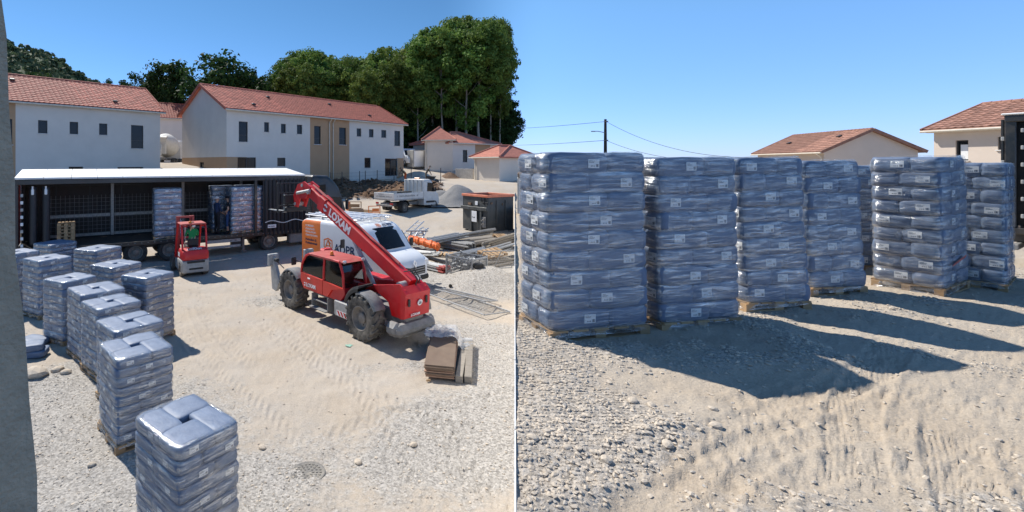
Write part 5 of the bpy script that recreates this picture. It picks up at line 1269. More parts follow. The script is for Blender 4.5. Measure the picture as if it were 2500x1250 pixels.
# ================================================================= LORRY
TO = (-13.24, 17.6); TA = math.atan2(.515, .857); TL = 11.7
def lorry():
    t = thing('lorry', 'black curtain-sided articulated lorry with its side curtain drawn open', 'lorry', (TO[0], TO[1], 0), TA)
    lx = lambda px: fac(TO, TA, px)[0]
    BZ, W = .92, 2.45
    mb = MB(); mb.box((TL / 2, W / 2, BZ - .05), (TL, W, .10), .01); mb.build('bed', 'trailer_floor', t)
    mb = MB(); mb.box((TL / 2, -.03, BZ - .06), (TL, .06, .17), .015); mb.build('side_rail', 'black_paint', t)
    mb = MB()
    for k in range(46): mb.box((.3 + k * .25, -.062, BZ - .04), (.05, .01, .03))
    mb.build('lashing_hook', 'grey_metal', t)
    for y in (.65, 1.8):
        mb = MB(); mb.box((TL / 2, y, BZ - .22), (TL - .4, .14, .26), .01); mb.build('chassis_beam', 'black_paint', t)
    # far side curtain with seams, posts, boards, cargo grid
    mb = MB(); vv = []; n = 90
    for k in range(n + 1):
        x = TL * k / n; y = W - .02 + .012 * math.sin(k * 1.7) + .008 * math.sin(k * .61); vv += [(x, y, BZ), (x, y, 3.6)]
    mb.add(vv, [(2 * k, 2 * k + 2, 2 * k + 3, 2 * k + 1) for k in range(n)]); mb.build('far_curtain', 'curtain_brown', t, smooth=True, fix=False)
    for x in np.linspace(1.2, TL - .5, 9):
        mb = MB(); mb.box((x, W - .045, 2.26), (.045, .02, 2.6)); mb.build('curtain_strap', 'black_plastic', t)
    mb = MB(); mb.box((TL / 2, W - .05, 3.25), (TL, .02, .04)); mb.build('curtain_seam', 'black_plastic', t)
    posts = [lx(240) + .6, lx(410) + 1.0, lx(560) + 1.2]
    for x in posts:
        mb = MB(); mb.box((x, W - .12, 2.3), (.13, .08, 2.6), .01); mb.build('stanchion', 'alu_dull', t)
    edges_ = [.9] + posts + [TL - .3]
    for a, b in zip(edges_[:-1], edges_[1:]):
        for z in (1.08, 1.92):
            mb = MB(); mb.box(((a + b) / 2, W - .10, z), (b - a - .16, .03, .13), .006); mb.build('side_board', 'alu_dull', t)
        mb = MB()
        for x in np.arange(a + .12, b - .08, .17): mb.box((x, W - .16, 1.95), (.010, .010, 1.75))
        for z in np.arange(1.15, 2.85, .17): mb.box(((a + b) / 2, W - .168, z), (b - a - .16, .009, .009))
        mb.build('cargo_grid', 'grey_metal', t)
    # front bulkhead, rear frame, roof
    mb = MB(); mb.box((TL - .04, W / 2, 2.2), (.08, W, 2.7), .01); mb.build('bulkhead', 'curtain_brown', t)
    mb = MB(); mb.box((.05, .06, 2.2), (.14, .14, 2.75), .02); mb.box((.05, W - .06, 2.2), (.14, .14, 2.75), .02); mb.box((.05, W / 2, 3.50), (.13, W, .16), .02); mb.build('rear_frame', 'black_paint', t)
    for y in (W * .27, W * .73):
        mb = MB(); mb.box((-.05, y, 2.2), (.05, W * .45, 2.6), .01); dd = mb.build('rear_door', 'red_worn', t)
        mb = MB(); mb.tube([(-.10, y + .3, 1.0), (-.10, y + .3, 3.4)], .018); mb.build('lock_rod', 'steel', dd)
    mb = MB(); mb.box((TL / 2, .0, 3.50), (TL, .10, .20), .02); mb.build('cantrail', 'black_paint', t)
    for k in range(13):
        a, b = TL * k / 13, TL * (k + 1) / 13; mb = MB(); z0, z1 = 3.64, 3.95
        mb.add([(a + .008, -.09, z0 - .03), (b - .008, -.09, z0 - .03), (b - .008, -.09, z0 + .035), (a + .008, -.09, z0 + .035), (b - .008, W + .05, z1 + .02), (a + .008, W + .05, z1 + .02), (b - .008, W + .05, z1 - .04), (a + .008, W + .05, z1 - .04)],
               [(0, 1, 2, 3), (3, 2, 4, 5), (5, 4, 6, 7), (7, 6, 1, 0), (1, 6, 4, 2), (0, 3, 5, 7)]); mb.build('roof_panel', 'white_tarp', t)
    # drawn curtain at the rear: black slatted folds with white buckles; and at the front
    for k in range(2):
        x = .55 + k * .42; mb = MB(); rings = []
        for z in np.linspace(BZ + .15, 3.3, 24): rings.append([(x + .13 * math.cos(a) * (1 + .08 * math.sin(z * 25)), .22 + .11 * math.sin(a), z) for a in np.linspace(0, 6.283, 11)[:-1]])
        mb.loft(rings); mb.build('gathered_curtain', 'curtain_black', t, smooth=True)
        mb = MB(); mb.box((x, .10, 3.12), (.09, .04, .22), .02); mb.cyl((x, .10, 3.22), (x, .10, 3.34), .03); mb.build('buckle', 'print_white', t)
    for z in np.linspace(1.1, 3.0, 8):
        mb = MB(); mb.box((.22, .05, z), (.09, .03, .12), .01); mb.build('hinge_plate', 'print_white' if int(z * 10) % 2 else 'grey_light', t)
    x0 = lx(641); mb = MB(); n = 110; vv = []
    for k in range(n + 1):
        x = x0 + (TL + .03 - x0) * k / n; y = -.07 + .07 * math.sin(k * .62) + .03 * math.sin(k * 1.9); vv += [(x, y - .02, BZ - .12), (x, y, 2.2), (x, y * .6, 3.48)]
    mb.add(vv, [q for k in range(n) for q in ((3 * k, 3 * k + 3, 3 * k + 4, 3 * k + 1), (3 * k + 1, 3 * k + 4, 3 * k + 5, 3 * k + 2))]); cu = mb.build('front_curtain', 'curtain_black', t, smooth=True, fix=False)
    mb = MB(); 
    for k in range(30): mb.box((x0 + .1 + k * (TL - x0 - .2) / 30, -.19, 1.42 + .06 * math.sin(k * .35)), (.07, .01, .035))
    mb.build('reflective_tape', 'tape_white', cu)
    mb = MB(); mb.box((x0 + .4, -.20, 1.22), (.42, .012, .16)); mb.build('name_plate', 'print_white', cu); print_row(frame((x0 + .23, -.208, 1.19), (1, 0, 0), (0, 0, 1)), .34, .06, 6, 'print_black', cu, 6)
    mb = MB(); mb.box((lx(624), -.02, 2.2), (.13, .12, 2.7), .02); mb.build('curtain_pole', 'black_paint', t)
    # running gear
    for k in range(3):
        for y in (.20, W - .2): wheel(t, (lx(330) - 1.3 + 1.32 * k, y, .47), .47, .34, 'rubber', 'rim_dusty', .58, 0, -1 if y < 1 else 1)
        mb = MB(); mb.box((lx(330) - 1.3 + 1.32 * k, W / 2, .47), (.14, W - .5, .14), .02); mb.build('axle', 'black_paint', t)
    for z in (.40, .66):
        mb = MB(); mb.box(((lx(505) + lx(588)) / 2, .04, z), (lx(588) - lx(505), .03, .15 if z > .5 else .11), .01); g = mb.build('side_guard', 'grey_light', t)
    print_row(frame((lx(563), .022, .635), (1, 0, 0), (0, 0, 1)), .3, .055, 6, 'print_black', t, 7)
    for x in (lx(600),):
        for y in (.45, W - .45):
            mb = MB(); mb.box((x, y, .48), (.12, .12, .75), .01); mb.box((x, y, .06), (.3, .26, .05), .01); mb.build('landing_leg', 'grey_metal', t)
    mb = MB(); mb.box((lx(590) - .2, .2, .5), (.5, .3, .35), .03); mb.build('tool_box', 'black_plastic', t)
    # tractor
    X0 = lx(658)
    for y in (.22, W - .22):
        wheel(t, (X0, y, .46), .46, .42, 'rubber', 'rim_dusty', .60, 0, -1 if y < 1 else 1); wheel(t, (X0 + 3.35, y, .46), .46, .30, 'rubber', 'rim_dusty', .60, 0, -1 if y < 1 else 1)
    mb = MB(); mb.box((X0 + 1.6, W / 2, .62), (4.2, .8, .25), .02); mb.build('tractor_frame', 'black_paint', t)
    mb = MB(); mb.box((X0 + 1.7, .28, .52), (1.3, .45, .5), .05); mb.build('fuel_tank', 'grey_metal', t)
    cx = X0 + 2.25; mb = MB()
    rings = [rring(cx + x, hw, z0, z1, .08, rt) for (x, hw, z0, z1, rt) in ((0, 1.16, .85, 3.55, .14), (.08, 1.2, .75, 3.62, .18), (.9, 1.2, .70, 3.60, .22), (1.25, 1.19, .66, 3.35, .28), (1.55, 1.18, .60, 3.02, .3), (1.75, 1.17, .55, 2.5, .3), (1.98, 1.14, .50, 1.75, .2), (2.06, 1.08, .50, 1.4, .15))]
    mb.T = Matrix.Translation((0, W / 2, 0)); mb.loft(rings); cab = mb.build('cab', 'black_paint', t, smooth=True, angle=30)
    mb = MB(); mb.prism([(cx + .85, 1.75), (cx + 1.72, 1.70), (cx + 1.62, 2.45), (cx + .9, 2.5)], 'y', W / 2 - 1.212, W / 2 - 1.204); mb.build('side_window', 'glass_dark', cab)
    mb = MB(); mb.prism([(cx + .75, .75), (cx + 1.85, .75), (cx + 1.8, 1.6), (cx + .78, 1.62)], 'y', W / 2 - 1.21, W / 2 - 1.203); mb.build('door', 'black_paint', cab)
    mb = MB(); mb.prism([(cx + .2, 2.75), (cx + .75, 2.75), (cx + .75, 3.15), (cx + .2, 3.1)], 'y', W / 2 - 1.21, W / 2 - 1.203); mb.build('bunk_window', 'glass_dark', cab)
    mb = MB(); mb.tube([(cx + 1.65, W / 2 - 1.18, 2.4), (cx + 1.85, W / 2 - 1.42, 2.4), (cx + 1.85, W / 2 - 1.42, 1.8)], .025); mb.box((cx + 1.86, W / 2 - 1.45, 2.1), (.12, .22, .55), .04); mb.build('mirror', 'black_plastic', cab)
    mb = MB(); mb.add([(cx + 1.79, W / 2 - 1.0, 2.42), (cx + 1.79, W / 2 + 1.0, 2.42), (cx + 2.0, W / 2 + 1.02, 1.76), (cx + 2.0, W / 2 - 1.02, 1.76)], [(0, 1, 2, 3)]); mb.build('windscreen', 'glass_dark', cab)
    mb = MB(); mb.box((cx + 1.95, W / 2, .66), (.25, 2.3, .35), .06); mb.build('bumper', 'red_worn', cab)
    mb = MB(); mb.prism([(cx - .55, .9), (cx - .02, .9), (cx - .02, 3.55), (cx - .25, 3.5)], 'y', W / 2 - 1.15, W / 2 - 1.10); mb.build('side_deflector', 'black_paint', cab)
    return t
lorry()
TM = Matrix.Translation((*TO, 0)) @ Matrix.Rotation(TA, 4, 'Z')
def tp(x, y, z=.92): return TM @ Vector((x, y, z))
lxs = lambda px: fac(TO, TA, px)[0]
cargo = [(lxs(398) + .25, .62, 'standing alone on the lorry bed behind the forklift'), (lxs(545) + .35, 1.75, 'at the back of the group on the lorry bed'), (lxs(590) + .1, .62, 'at the open edge of the group on the lorry bed'), (lxs(590) + .75, 1.75, 'in the inner corner of the lorry bed'), (lxs(632) + .35, .66, 'beside the drawn front curtain of the lorry')]
for k, (x, y, where) in enumerate(cargo):
    p = tp(x, y); stack('wrapped stack of blue sacks ' + where, 'wrapped stacks on the lorry', p.x, p.y, p.z + .002, TA + R(2 * k - 3), 1.12, 1.0, 2.2, 9, 50 + k, lab=(.12, .08))
# empty pallets on the bed
for k in range(7):
    p = tp(1.62, .75, .925 + k * .132); q = thing('pallet', 'bare wooden pallet in the pile behind the gathered curtain', 'pallet', p, TA + R(random.uniform(-3, 3)), 'pallets piled on the lorry bed'); pallet_parts(q, .6, .9)
hang = {'l': ((.05, .05, -.28), (.24, -.02, -.42), (.31, -.02, -.44)), 'r': ((.05, .05, -.28), (.22, -.04, -.45), (.29, -.04, -.48))}
p = tp(lxs(528) + .15, .55); person('man in a white cap and dark tracksuit standing on the lorry bed', pose(arms=hang), BODY, ['skin', 'cloth_navy', 'cloth_black', 'cloth_black'], p, TA + R(20), cap='cloth_white', group=None)
fold = {'l': ((-.02, .12, -.27), (.12, .02, -.40), (.18, -.05, -.38)), 'r': ((-.02, .12, -.27), (.10, .06, -.46), (.12, .05, -.54))}
p = tp(lxs(556) + .12, .45); person('man in a black T-shirt and blue shorts standing beside the stacks on the lorry', pose(arms=fold, shorts=True, sleeve=False), BODY, ['skin', 'cloth_black', 'cloth_denim', 'cloth_black'], p, TA + R(165), cap='cloth_black')

# ================================================================= FORKLIFT
def forklift():
    x, y = gl(473, 672); hd = R(122)
    t = thing('forklift', 'small red forklift truck standing against the lorry bed', 'forklift', (x, y, zy(x, y) - .01), hd)
    # x forward; rear axle at 0, front axle at 1.35
    for sg in (1, -1): wheel(t, (0, .40 * sg, .25), .25, .20, 'rubber_dusty', 'rim_dusty', .52, 0, sg); wheel(t, (1.35, .47 * sg, .32), .32, .24, 'rubber_dusty', 'rim_dusty', .52, 0, sg)
    def sect(x, hw, z0, z1, r): return rring(x, hw, z0, z1, min(.06, r), r)
    mb = MB(); mb.loft([sect(-.42, .36, .22, .62, .10), sect(-.38, .46, .18, .66, .10), sect(-.22, .50, .16, .70, .06), sect(-.20, .50, .50, .70, .06), sect(.24, .50, .50, .70, .06), sect(.26, .50, .18, .70, .06), sect(1.0, .48, .18, .60, .06)]); mb.build('counterweight', 'grey_light', t, smooth=True, angle=30)
    mb = MB(); mb.loft([sect(-.40, .38, .70, .92, .09), sect(-.34, .47, .68, 1.06, .12), sect(-.10, .49, .68, 1.12, .10), sect(.30, .48, .68, 1.10, .08), sect(.42, .46, .60, .82, .06), sect(1.15, .46, .50, .62, .04)]); hood = mb.build('hood', 'red_paint', t, smooth=True, angle=30)
    mb = MB(); mb.box((-.395, 0, .60), (.06, .66, .10), .02); mb.box((-.41, 0, .34), (.05, .5, .07), .01); mb.build('rear_vent', 'black_plastic', t)
    mb = MB(); mb.cyl((-.1, 0, 1.118), (-.1, 0, 1.126), .085, n=18); mb.build('cap', 'print_white', hood)
    text('LOXAM', .15, frame((-.30, -.27 + .56, 1.082), (0, -1, 0), (.4, 0, .25)), 'print_white', hood, bold=.003)
    mb = MB(); mb.box((.2, .492, .86), (.30, .006, .16)); mb.build('decal', 'print_white', hood)
    mb = MB(); mb.box((.33, 0, 2.08), (.82, .92, .07), .03); gd = mb.build('overhead_guard', 'red_worn', t)
    for sg in (1, -1):
        mb = MB(); mb.tube([(-.16, .43 * sg, 1.08), (-.05, .43 * sg, 1.9), (.05, .42 * sg, 2.06)], .038, 8); mb.build('guard_post', 'red_paint', gd, smooth=True, angle=50)
        mb = MB(); mb.tube([(1.22, .44 * sg, .55), (1.05, .44 * sg, 1.2), (.78, .43 * sg, 1.95), (.66, .42 * sg, 2.06)], .038, 8); mb.build('guard_post', 'red_paint', gd, smooth=True, angle=50)
    for yy in (.3, -.3):
        mb = MB(); mb.box((-.03, yy, 2.0), (.04, .14, .05), .012); mb.build('tail_lamp', 'red_lens', gd)
    mb = MB(); mb.box((0, 0, 2.0), (.05, .12, .09), .03); mb.build('work_lamp', 'glass_lamp', gd)
    mb = MB(); mb.lathe([(.06, 0), (.055, .06), (.03, .09), (.001, .095)], (.05, .12, 2.115), 'z', 12); mb.build('beacon', 'orange_lens', t, smooth=True)
    mb = MB(); mb.box((.36, 0, 1.14), (.44, .44, .10), .04); mb.box((.14, 0, 1.30), (.10, .40, .28), .04); mb.build('seat', 'black_plastic', t)
    mb = MB(); mb.cyl((1.12, 0, .6), (.92, 0, 1.25), .04); mb.T = Matrix.Translation((.90, 0, 1.28)) @ Matrix.Rotation(R(-30), 4, 'Y'); mb.lathe([(.15 + .013 * math.cos(a), .013 * math.sin(a)) for a in np.linspace(0, 6.283, 7)[:-1]], (0, 0, 0), 'z', 18, True); mb.box((0, 0, 0), (.28, .03, .01)); mb.build('steering_wheel', 'black_plastic', t)
    for sg in (1, -1):
        mb = MB(); mb.box((1.62, .30 * sg, 1.18), (.10, .09, 2.15), .01); mb.box((1.70, .22 * sg, 1.2), (.07, .07, 2.1), .01); mb.build('mast_channel', 'red_worn', t)
        mb = MB(); mb.box((1.88, .22 * sg, .78), (.04, .10, .75), .006); mb.box((2.38, .22 * sg, .42), (1.0, .10, .035), .006); mb.build('fork', 'steel', t)
    mb = MB()
    for z in (.35, 1.3, 2.2): mb.box((1.64, 0, z), (.08, .68, .09), .01)
    mb.build('mast_crossbar', 'red_worn', t)
    mb = MB(); mb.cyl((1.64, 0, .3), (1.64, 0, 2.0), .045); mb.build('lift_cylinder', 'steel', t)
    mb = MB(); mb.box((1.80, 0, 1.08), (.05, .80, .09), .01); mb.box((1.80, 0, .62), (.05, .80, .09), .01)
    for yy in np.linspace(-.36, .36, 5): mb.box((1.82, yy, 1.40), (.03, .03, .6))
    mb.box((1.82, 0, 1.7), (.03, .78, .04)); mb.build('carriage', 'black_plastic', t)
    t.scale = (1, 1, .92); return t
fk = forklift()
sit = pose(lean=-.12, pel=(.34, 0, 1.30), arms={'l': ((.12, .05, -.24), (.34, -.02, -.22), (.41, -.03, -.20)), 'r': ((.10, .05, -.25), (.32, -.05, -.25), (.40, -.06, -.22))},
           legs={'l': ((.40, .06, -.02), (.42, .06, -.2), (.44, .06, -.42), (.58, .07, -.47)), 'r': ((.40, .06, -.02), (.42, .06, -.2), (.44, .06, -.42), (.58, .07, -.47))}, shorts=True)
person('driver in a green T-shirt and beige shorts seated on the red forklift', sit, BODY, ['skin', 'cloth_green', 'cloth_beige', 'cloth_black'], fk.location, fk.rotation_euler.z, scale=.93)

# ================================================================= TIPPER
def tipper():
    p = at(962, 512, 32.0); th = R(41)
    t = thing('tipper_truck', 'dusty white tipper truck with a grey box on its open bed', 'truck', (p.x, p.y, float(zl(p.x, p.y))), th)
    # x forward from the tail, y to the left; near (right) side is y = 0
    W = 1.95; L = 4.9
    for y, sg in ((.16, -1), (W - .16, 1)):
        wheel(t, (1.05, y, .36), .36, .40, 'rubber', 'rim_dusty', .55, 0, sg); wheel(t, (4.15, y, .36), .36, .24, 'rubber', 'rim_dusty', .55, 0, sg)
    mb = MB(); mb.box((2.0, W / 2, .55), (4.0, .8, .2), .02); mb.box((.0, W / 2, .5), (.1, 1.6, .12), .02); mb.build('chassis', 'grey_metal', t)
    mb = MB(); mb.box((1.45, W / 2, .86), (2.95, W, .08), .01); mb.build('bed', 'grey_light', t)
    for nm, c, s in (('side_board', (1.45, .02, 1.08), (2.95, .04, .36)), ('side_board', (1.45, W - .02, 1.08), (2.95, .04, .36)), ('tailgate', (-.03, W / 2, 1.08), (.04, W + .1, .38))):
        mb = MB(); mb.box(c, s, .012); mb.build(nm, 'white_dusty', t)
    print_row(frame((.30, -.003, 1.03), (1, 0, 0), (0, 0, 1)), 2.2, .11, 26, 'grey_metal', t, 3); print_row(frame((-.053, W - .2, 1.02), (0, -1, 0), (0, 0, 1)), 1.6, .07, 26, 'grey_metal', t, 4); print_row(frame((-.053, W - .4, 1.14), (0, -1, 0), (0, 0, 1)), .6, .09, 8, 'grey_light', t, 5)
    mb = MB(); mb.box((2.96, W / 2, 1.45), (.05, W, 1.15), .01); hb = mb.build('headboard', 'white_dusty', t)
    for y in np.linspace(.2, W - .2, 5):
        mb = MB(); mb.box((2.925, y, 1.5), (.03, .05, 1.0)); mb.build('headboard_rib', 'grey_light', hb)
    mb = MB(); mb.loft([[(x, W / 2 + y, z) for (_, y, z) in rring(0, hw, z0, z1, .08, rt)] for (x, hw, z0, z1, rt) in ((3.05, .92, .45, 1.95, .12), (3.15, .95, .40, 2.05, .16), (3.75, .95, .38, 2.05, .18), (3.95, .94, .38, 1.95, .22), (4.3, .93, .38, 1.35, .15), (4.7, .86, .38, 1.10, .15), (4.92, .74, .42, .85, .12))])
    cab = mb.build('cab', 'white_dusty', t, smooth=True, angle=28)
    for y in (-.008, W + .002):
        mb = MB(); mb.prism([(3.35, 1.30), (4.18, 1.25), (3.98, 1.80), (3.4, 1.85)], 'y', y, y + .006); mb.build('side_window', 'glass_dark', cab)
        mb = MB(); mb.box((4.1, y + .003 - (.12 if y < 0 else -.12), 1.38), (.08, .14, .24), .03); mb.build('mirror', 'black_plastic', cab)
        mb = MB(); mb.box((3.7, y + .003, .62), (.9, .014, .12), .004); mb.build('side_strip', 'black_plastic', cab)
    mb = MB(); mb.add([(4.0, W / 2 - .78, 1.92), (4.0, W / 2 + .78, 1.92), (4.34, W / 2 + .82, 1.36), (4.34, W / 2 - .82, 1.36)], [(0, 1, 2, 3)]); mb.build('windscreen', 'glass_dark', cab)
    mb = MB(); mb.box((3.35, W / 2, 2.09), (.16, .5, .08), .02); mb.build('beacon_bar', 'orange_lens', cab)
    arc_fender(t, (1.05, .16, .36), .45, .42, R(10), R(170), 'black_plastic', .02, 'mudguard')
    mb = MB(); mb.box((.0, .25, .62), (.06, .3, .12), .02); mb.box((.0, W - .25, .62), (.06, .3, .12), .02); mb.build('tail_lamp', 'red_lens', t)
    t.scale = (1, 1, 1.14); return t, W
tt, tW = tipper()
mb = MB(); mb.box((0, 0, .22), (.9, .6, .44), .02); mb.cur = 1; mb.box((0, 0, .45), (.94, .64, .04), .01)
o = mb.build('site_box', ['skip_grey', 'black_plastic']); q = Matrix.Translation(tt.location) @ Matrix.Rotation(tt.rotation_euler.z, 4, 'Z') @ Vector((1.75, .75, 1.03)); o.location = q; o.rotation_euler = (0, 0, tt.rotation_euler.z)
tag(o, 'dark grey lidded box standing on the tipper truck bed', 'box')
# ================================================================= SKIP
def skip():
    c = at(1190, 572, 26.4); z = float(zl(c.x, c.y)); th = R(30); W, L, H = 2.05, 2.05, 2.15
    t = thing('skip', 'dark grey steel skip with an orange-red rim, numbered 44', 'skip', (c.x, c.y, z), th)
    # x along the long side, y into depth (short side seen at x = 0)
    def plate(name, c_, s, mat='skip_grey', b=.015): m = MB(); m.box(c_, s, b); return m.build(name, mat, t)
    plate('floor', (L / 2, W / 2, .16), (L, W, .06)); plate('side_wall', (L / 2, .025, H / 2 + .08), (L, .05, H - .16)); plate('side_wall', (L / 2, W - .025, H / 2 + .08), (L, .05, H - .16))
    plate('end_wall', (.025, W / 2, H / 2 + .08), (.05, W - .1, H - .16)); plate('end_wall', (L - .025, W / 2, H / 2 + .08), (.05, W - .1, H - .16))
    for nm, c_, s in (('rim', (L / 2, 0, H), (L + .1, .12, .14)), ('rim', (L / 2, W, H), (L + .1, .12, .14)), ('rim', (0, W / 2, H + .002), (.12, W - .12, .135)), ('rim', (L, W / 2, H + .002), (.12, W - .12, .135))): plate(nm, c_, s, 'skip_rim')
    for x in (.7, 1.4): plate('rib', (x, -.03, H / 2), (.10, .06, H - .5))
    plate('end_beam', (-.07, W / 2, 1.42), (.12, W + .1, .2)); 
    for y in (.45, 1.25): plate('end_post', (-.06, y, .75), (.10, .12, 1.3))
    for y in (.5, 1.5): plate('skid', (L / 2, y, .06), (L, .12, .14))
    p = plate('data_plate', (-.115, .95, .95), (.01, .42, .62), 'print_white'); print_row(frame((-.121, 1.10, .86), (0, -1, 0), (0, 0, 1)), .30, .10, 5, 'print_grey', p, 8)
    plate('data_plate', (-.035, .85, 1.72), (.01, .22, .22), 'print_white')
    for k in range(2):
        m = MB()
        for (a, b) in (((0, .3), (.22, .0)), ((.22, .0), (.22, .42))): m.cyl((-.012, .42 - k * .30 + .04 - a[0], 1.66 + a[1]), (-.012, .42 - k * .30 + .04 - b[0], 1.66 + b[1]), .018, n=6)
        m.cyl((-.012, .46 - k * .30, 1.80), (-.012, .46 - k * .30 - .22, 1.80), .018, n=6); m.cyl((-.012, .46 - k * .30, 1.80), (-.012, .46 - k * .30, 2.05), .018, n=6); m.build('painted_number', 'print_black', t)
    m = MB(); m.tube([(-.09, .15, .45), (-.14, .35, .55), (-.09, .15, .65), (-.14, .35, .75), (-.09, .15, .9)], .025); m.box((-.05, .25, .68), (.04, .36, .6), .01); m.build('door_latch', 'grey_metal', t)
    m = MB(); rng_ = random.Random(3)
    for k in range(30): m.box((rng_.uniform(.2, L - .2), rng_.uniform(.2, W - .2), 1.55 + rng_.uniform(0, .3)), (rng_.uniform(.2, .7), rng_.uniform(.1, .3), rng_.uniform(.05, .2)), rot=rng_.uniform(0, 3))
    tag(m.build('waste', 'earth_clod', t), kind='stuff')
skip()

# ================================================================= SCAFFOLD STORE
g = random.Random(12)
def bundle(name, label, p0, p1, n, cols, r, mat, tip=None, part='pipe', jit=.05, group=None, cat='pipes'):
    p0 = Vector(p0); p1 = Vector(p1); d = p1 - p0; L = d.length; a = math.atan2(d.y, d.x)
    t = thing(name, label, cat, p0, a, group); rows = math.ceil(n / cols); sl = math.asin(max(-1, min(1, d.z / L)))
    for k in range(n):
        c, w = k % cols, k // cols; y = (c - (cols - 1) / 2 + (w % 2) * .5) * r * 2.15; z = r + w * r * 1.8; sh = g.uniform(-jit, jit) * L; j = g.uniform(-.02, .02)
        m = MB(); m.cyl((sh, y, z), (L + sh, y + j, z + d.z), r, n=8)
        if tip: m.cur = 1; m.cyl((L + sh - .28, y + j * .97, z + d.z), (L + sh + .004, y + j, z + d.z), r * 1.06, n=8)
        m.build(part, [mat, tip] if tip else mat, t)
    return t
def gy(px, py, up=0.0): x, y = gl(px, py); return Vector((x, y, zy(x, y) + up))
bundle('scaffold_tubes', 'bundle of steel scaffold tubes with red ends in front of the orange netting', gy(985, 640), gy(1090, 668), 24, 6, .032, 'galv', 'red_worn')
bundle('scaffold_tubes', 'rusty and grey tubes piled beside the mesh box', gy(990, 618), gy(1080, 640, .25), 14, 7, .035, 'steel')
bundle('steel_poles', 'long pile of dark scaffold couplings and poles behind the orange netting', gy(1055, 600, .0), gy(1150, 615, .05), 34, 9, .05, 'grey_metal', jit=.08)
bundle('timber_pile', 'grey timber beams stacked behind the mesh box', gy(1120, 606), gy(1240, 596), 6, 3, .10, 'wood_grey', part='beam', cat='timber')
bundle('timber_pile', 'loose grey planks heaped by the terrace edge', gy(1165, 655), gy(1250, 640), 8, 4, .06, 'wood_grey', part='plank', jit=.12, cat='timber')
bundle('timber_pile', 'weathered boards lying under the skip end', gy(1168, 590), gy(1250, 580), 6, 6, .09, 'wood_grey', part='plank', jit=.1, cat='timber')
bundle('steel_poles', 'short grey props heaped behind the mesh box', gy(1105, 632, .0), gy(1180, 620, .1), 22, 8, .04, 'galv', jit=.12)
for k, (p_, q_, n_, c_, r_, m_, lab) in enumerate([((1040, 612, .25), (1130, 606, .5), 18, 6, .04, 'galv', 'grey scaffold standards stacked above the dark poles'), ((1100, 598, .1), (1200, 590, .3), 14, 5, .05, 'grey_metal', 'rusty formwork props heaped between the beam and the skip'),
        ((1175, 632, .1), (1250, 622, .35), 14, 5, .045, 'galv', 'tangled steel frames raised above the planks'), ((1185, 612, .05), (1252, 606, .3), 10, 4, .07, 'wood_grey', 'broken planks heaped up against the terrace edge'), ((1000, 632, .2), (1062, 650, .45), 12, 6, .035, 'steel', 'shiny tubes laid slantwise over the red-ended bundle')]):
    bundle('scaffold_heap', lab, gy(*p_), gy(*q_), n_, c_, r_, m_, jit=.14, cat='scaffold')
# orange net roll
a = gy(1000, 606, .42); b = gy(1072, 622, .36); mb = MB(); rings = []
for k in range(22):
    t_ = k / 21; c = a.lerp(b, t_); rr = .19 + .02 * math.sin(k * 1.3) + .02 * math.sin(k * 2.9)
    rings.append([(c.x + rr * .5 * math.cos(q), c.y + rr * 1.2 * math.cos(q), c.z + rr * .9 * math.sin(q) * (1 + .15 * math.sin(3 * q + k))) for q in np.linspace(0, 6.283, 13)[:-1]])
mb.loft(rings); tag(mb.build('safety_netting', 'orange_net'), 'crumpled orange safety netting laid over the scaffold tubes', 'netting')
# ladders and trestles
for k, (p, q, lab) in enumerate([((975, 600, .15), (1028, 592, 1.0), 'aluminium ladder leaning up from the store behind the van'), ((990, 604, .3), (1040, 598, .75), 'second aluminium ladder lying across the trestle'), ((1012, 612, .2), (1032, 604, .8), 'short aluminium step ladder propped by the tubes')]):
    ladder('ladder', lab, gy(*p), gy(*q), .42, 7, 'aluminium', .026)
mb = MB(); q = gy(1018, 606)
for (x, y) in ((-.4, -.3), (.4, -.3), (-.4, .3), (.4, .3)): mb.cyl(q + Vector((x, y, 0)), q + Vector((x * .7, y * .2, .8)), .025, n=8)
for y in (-.06, .06): mb.cyl(q + Vector((-.55, y, .8)), q + Vector((.55, y, .8)), .03, n=8)
tag(mb.build('trestle', 'galv'), 'galvanised steel trestle standing among the ladders', 'trestle')
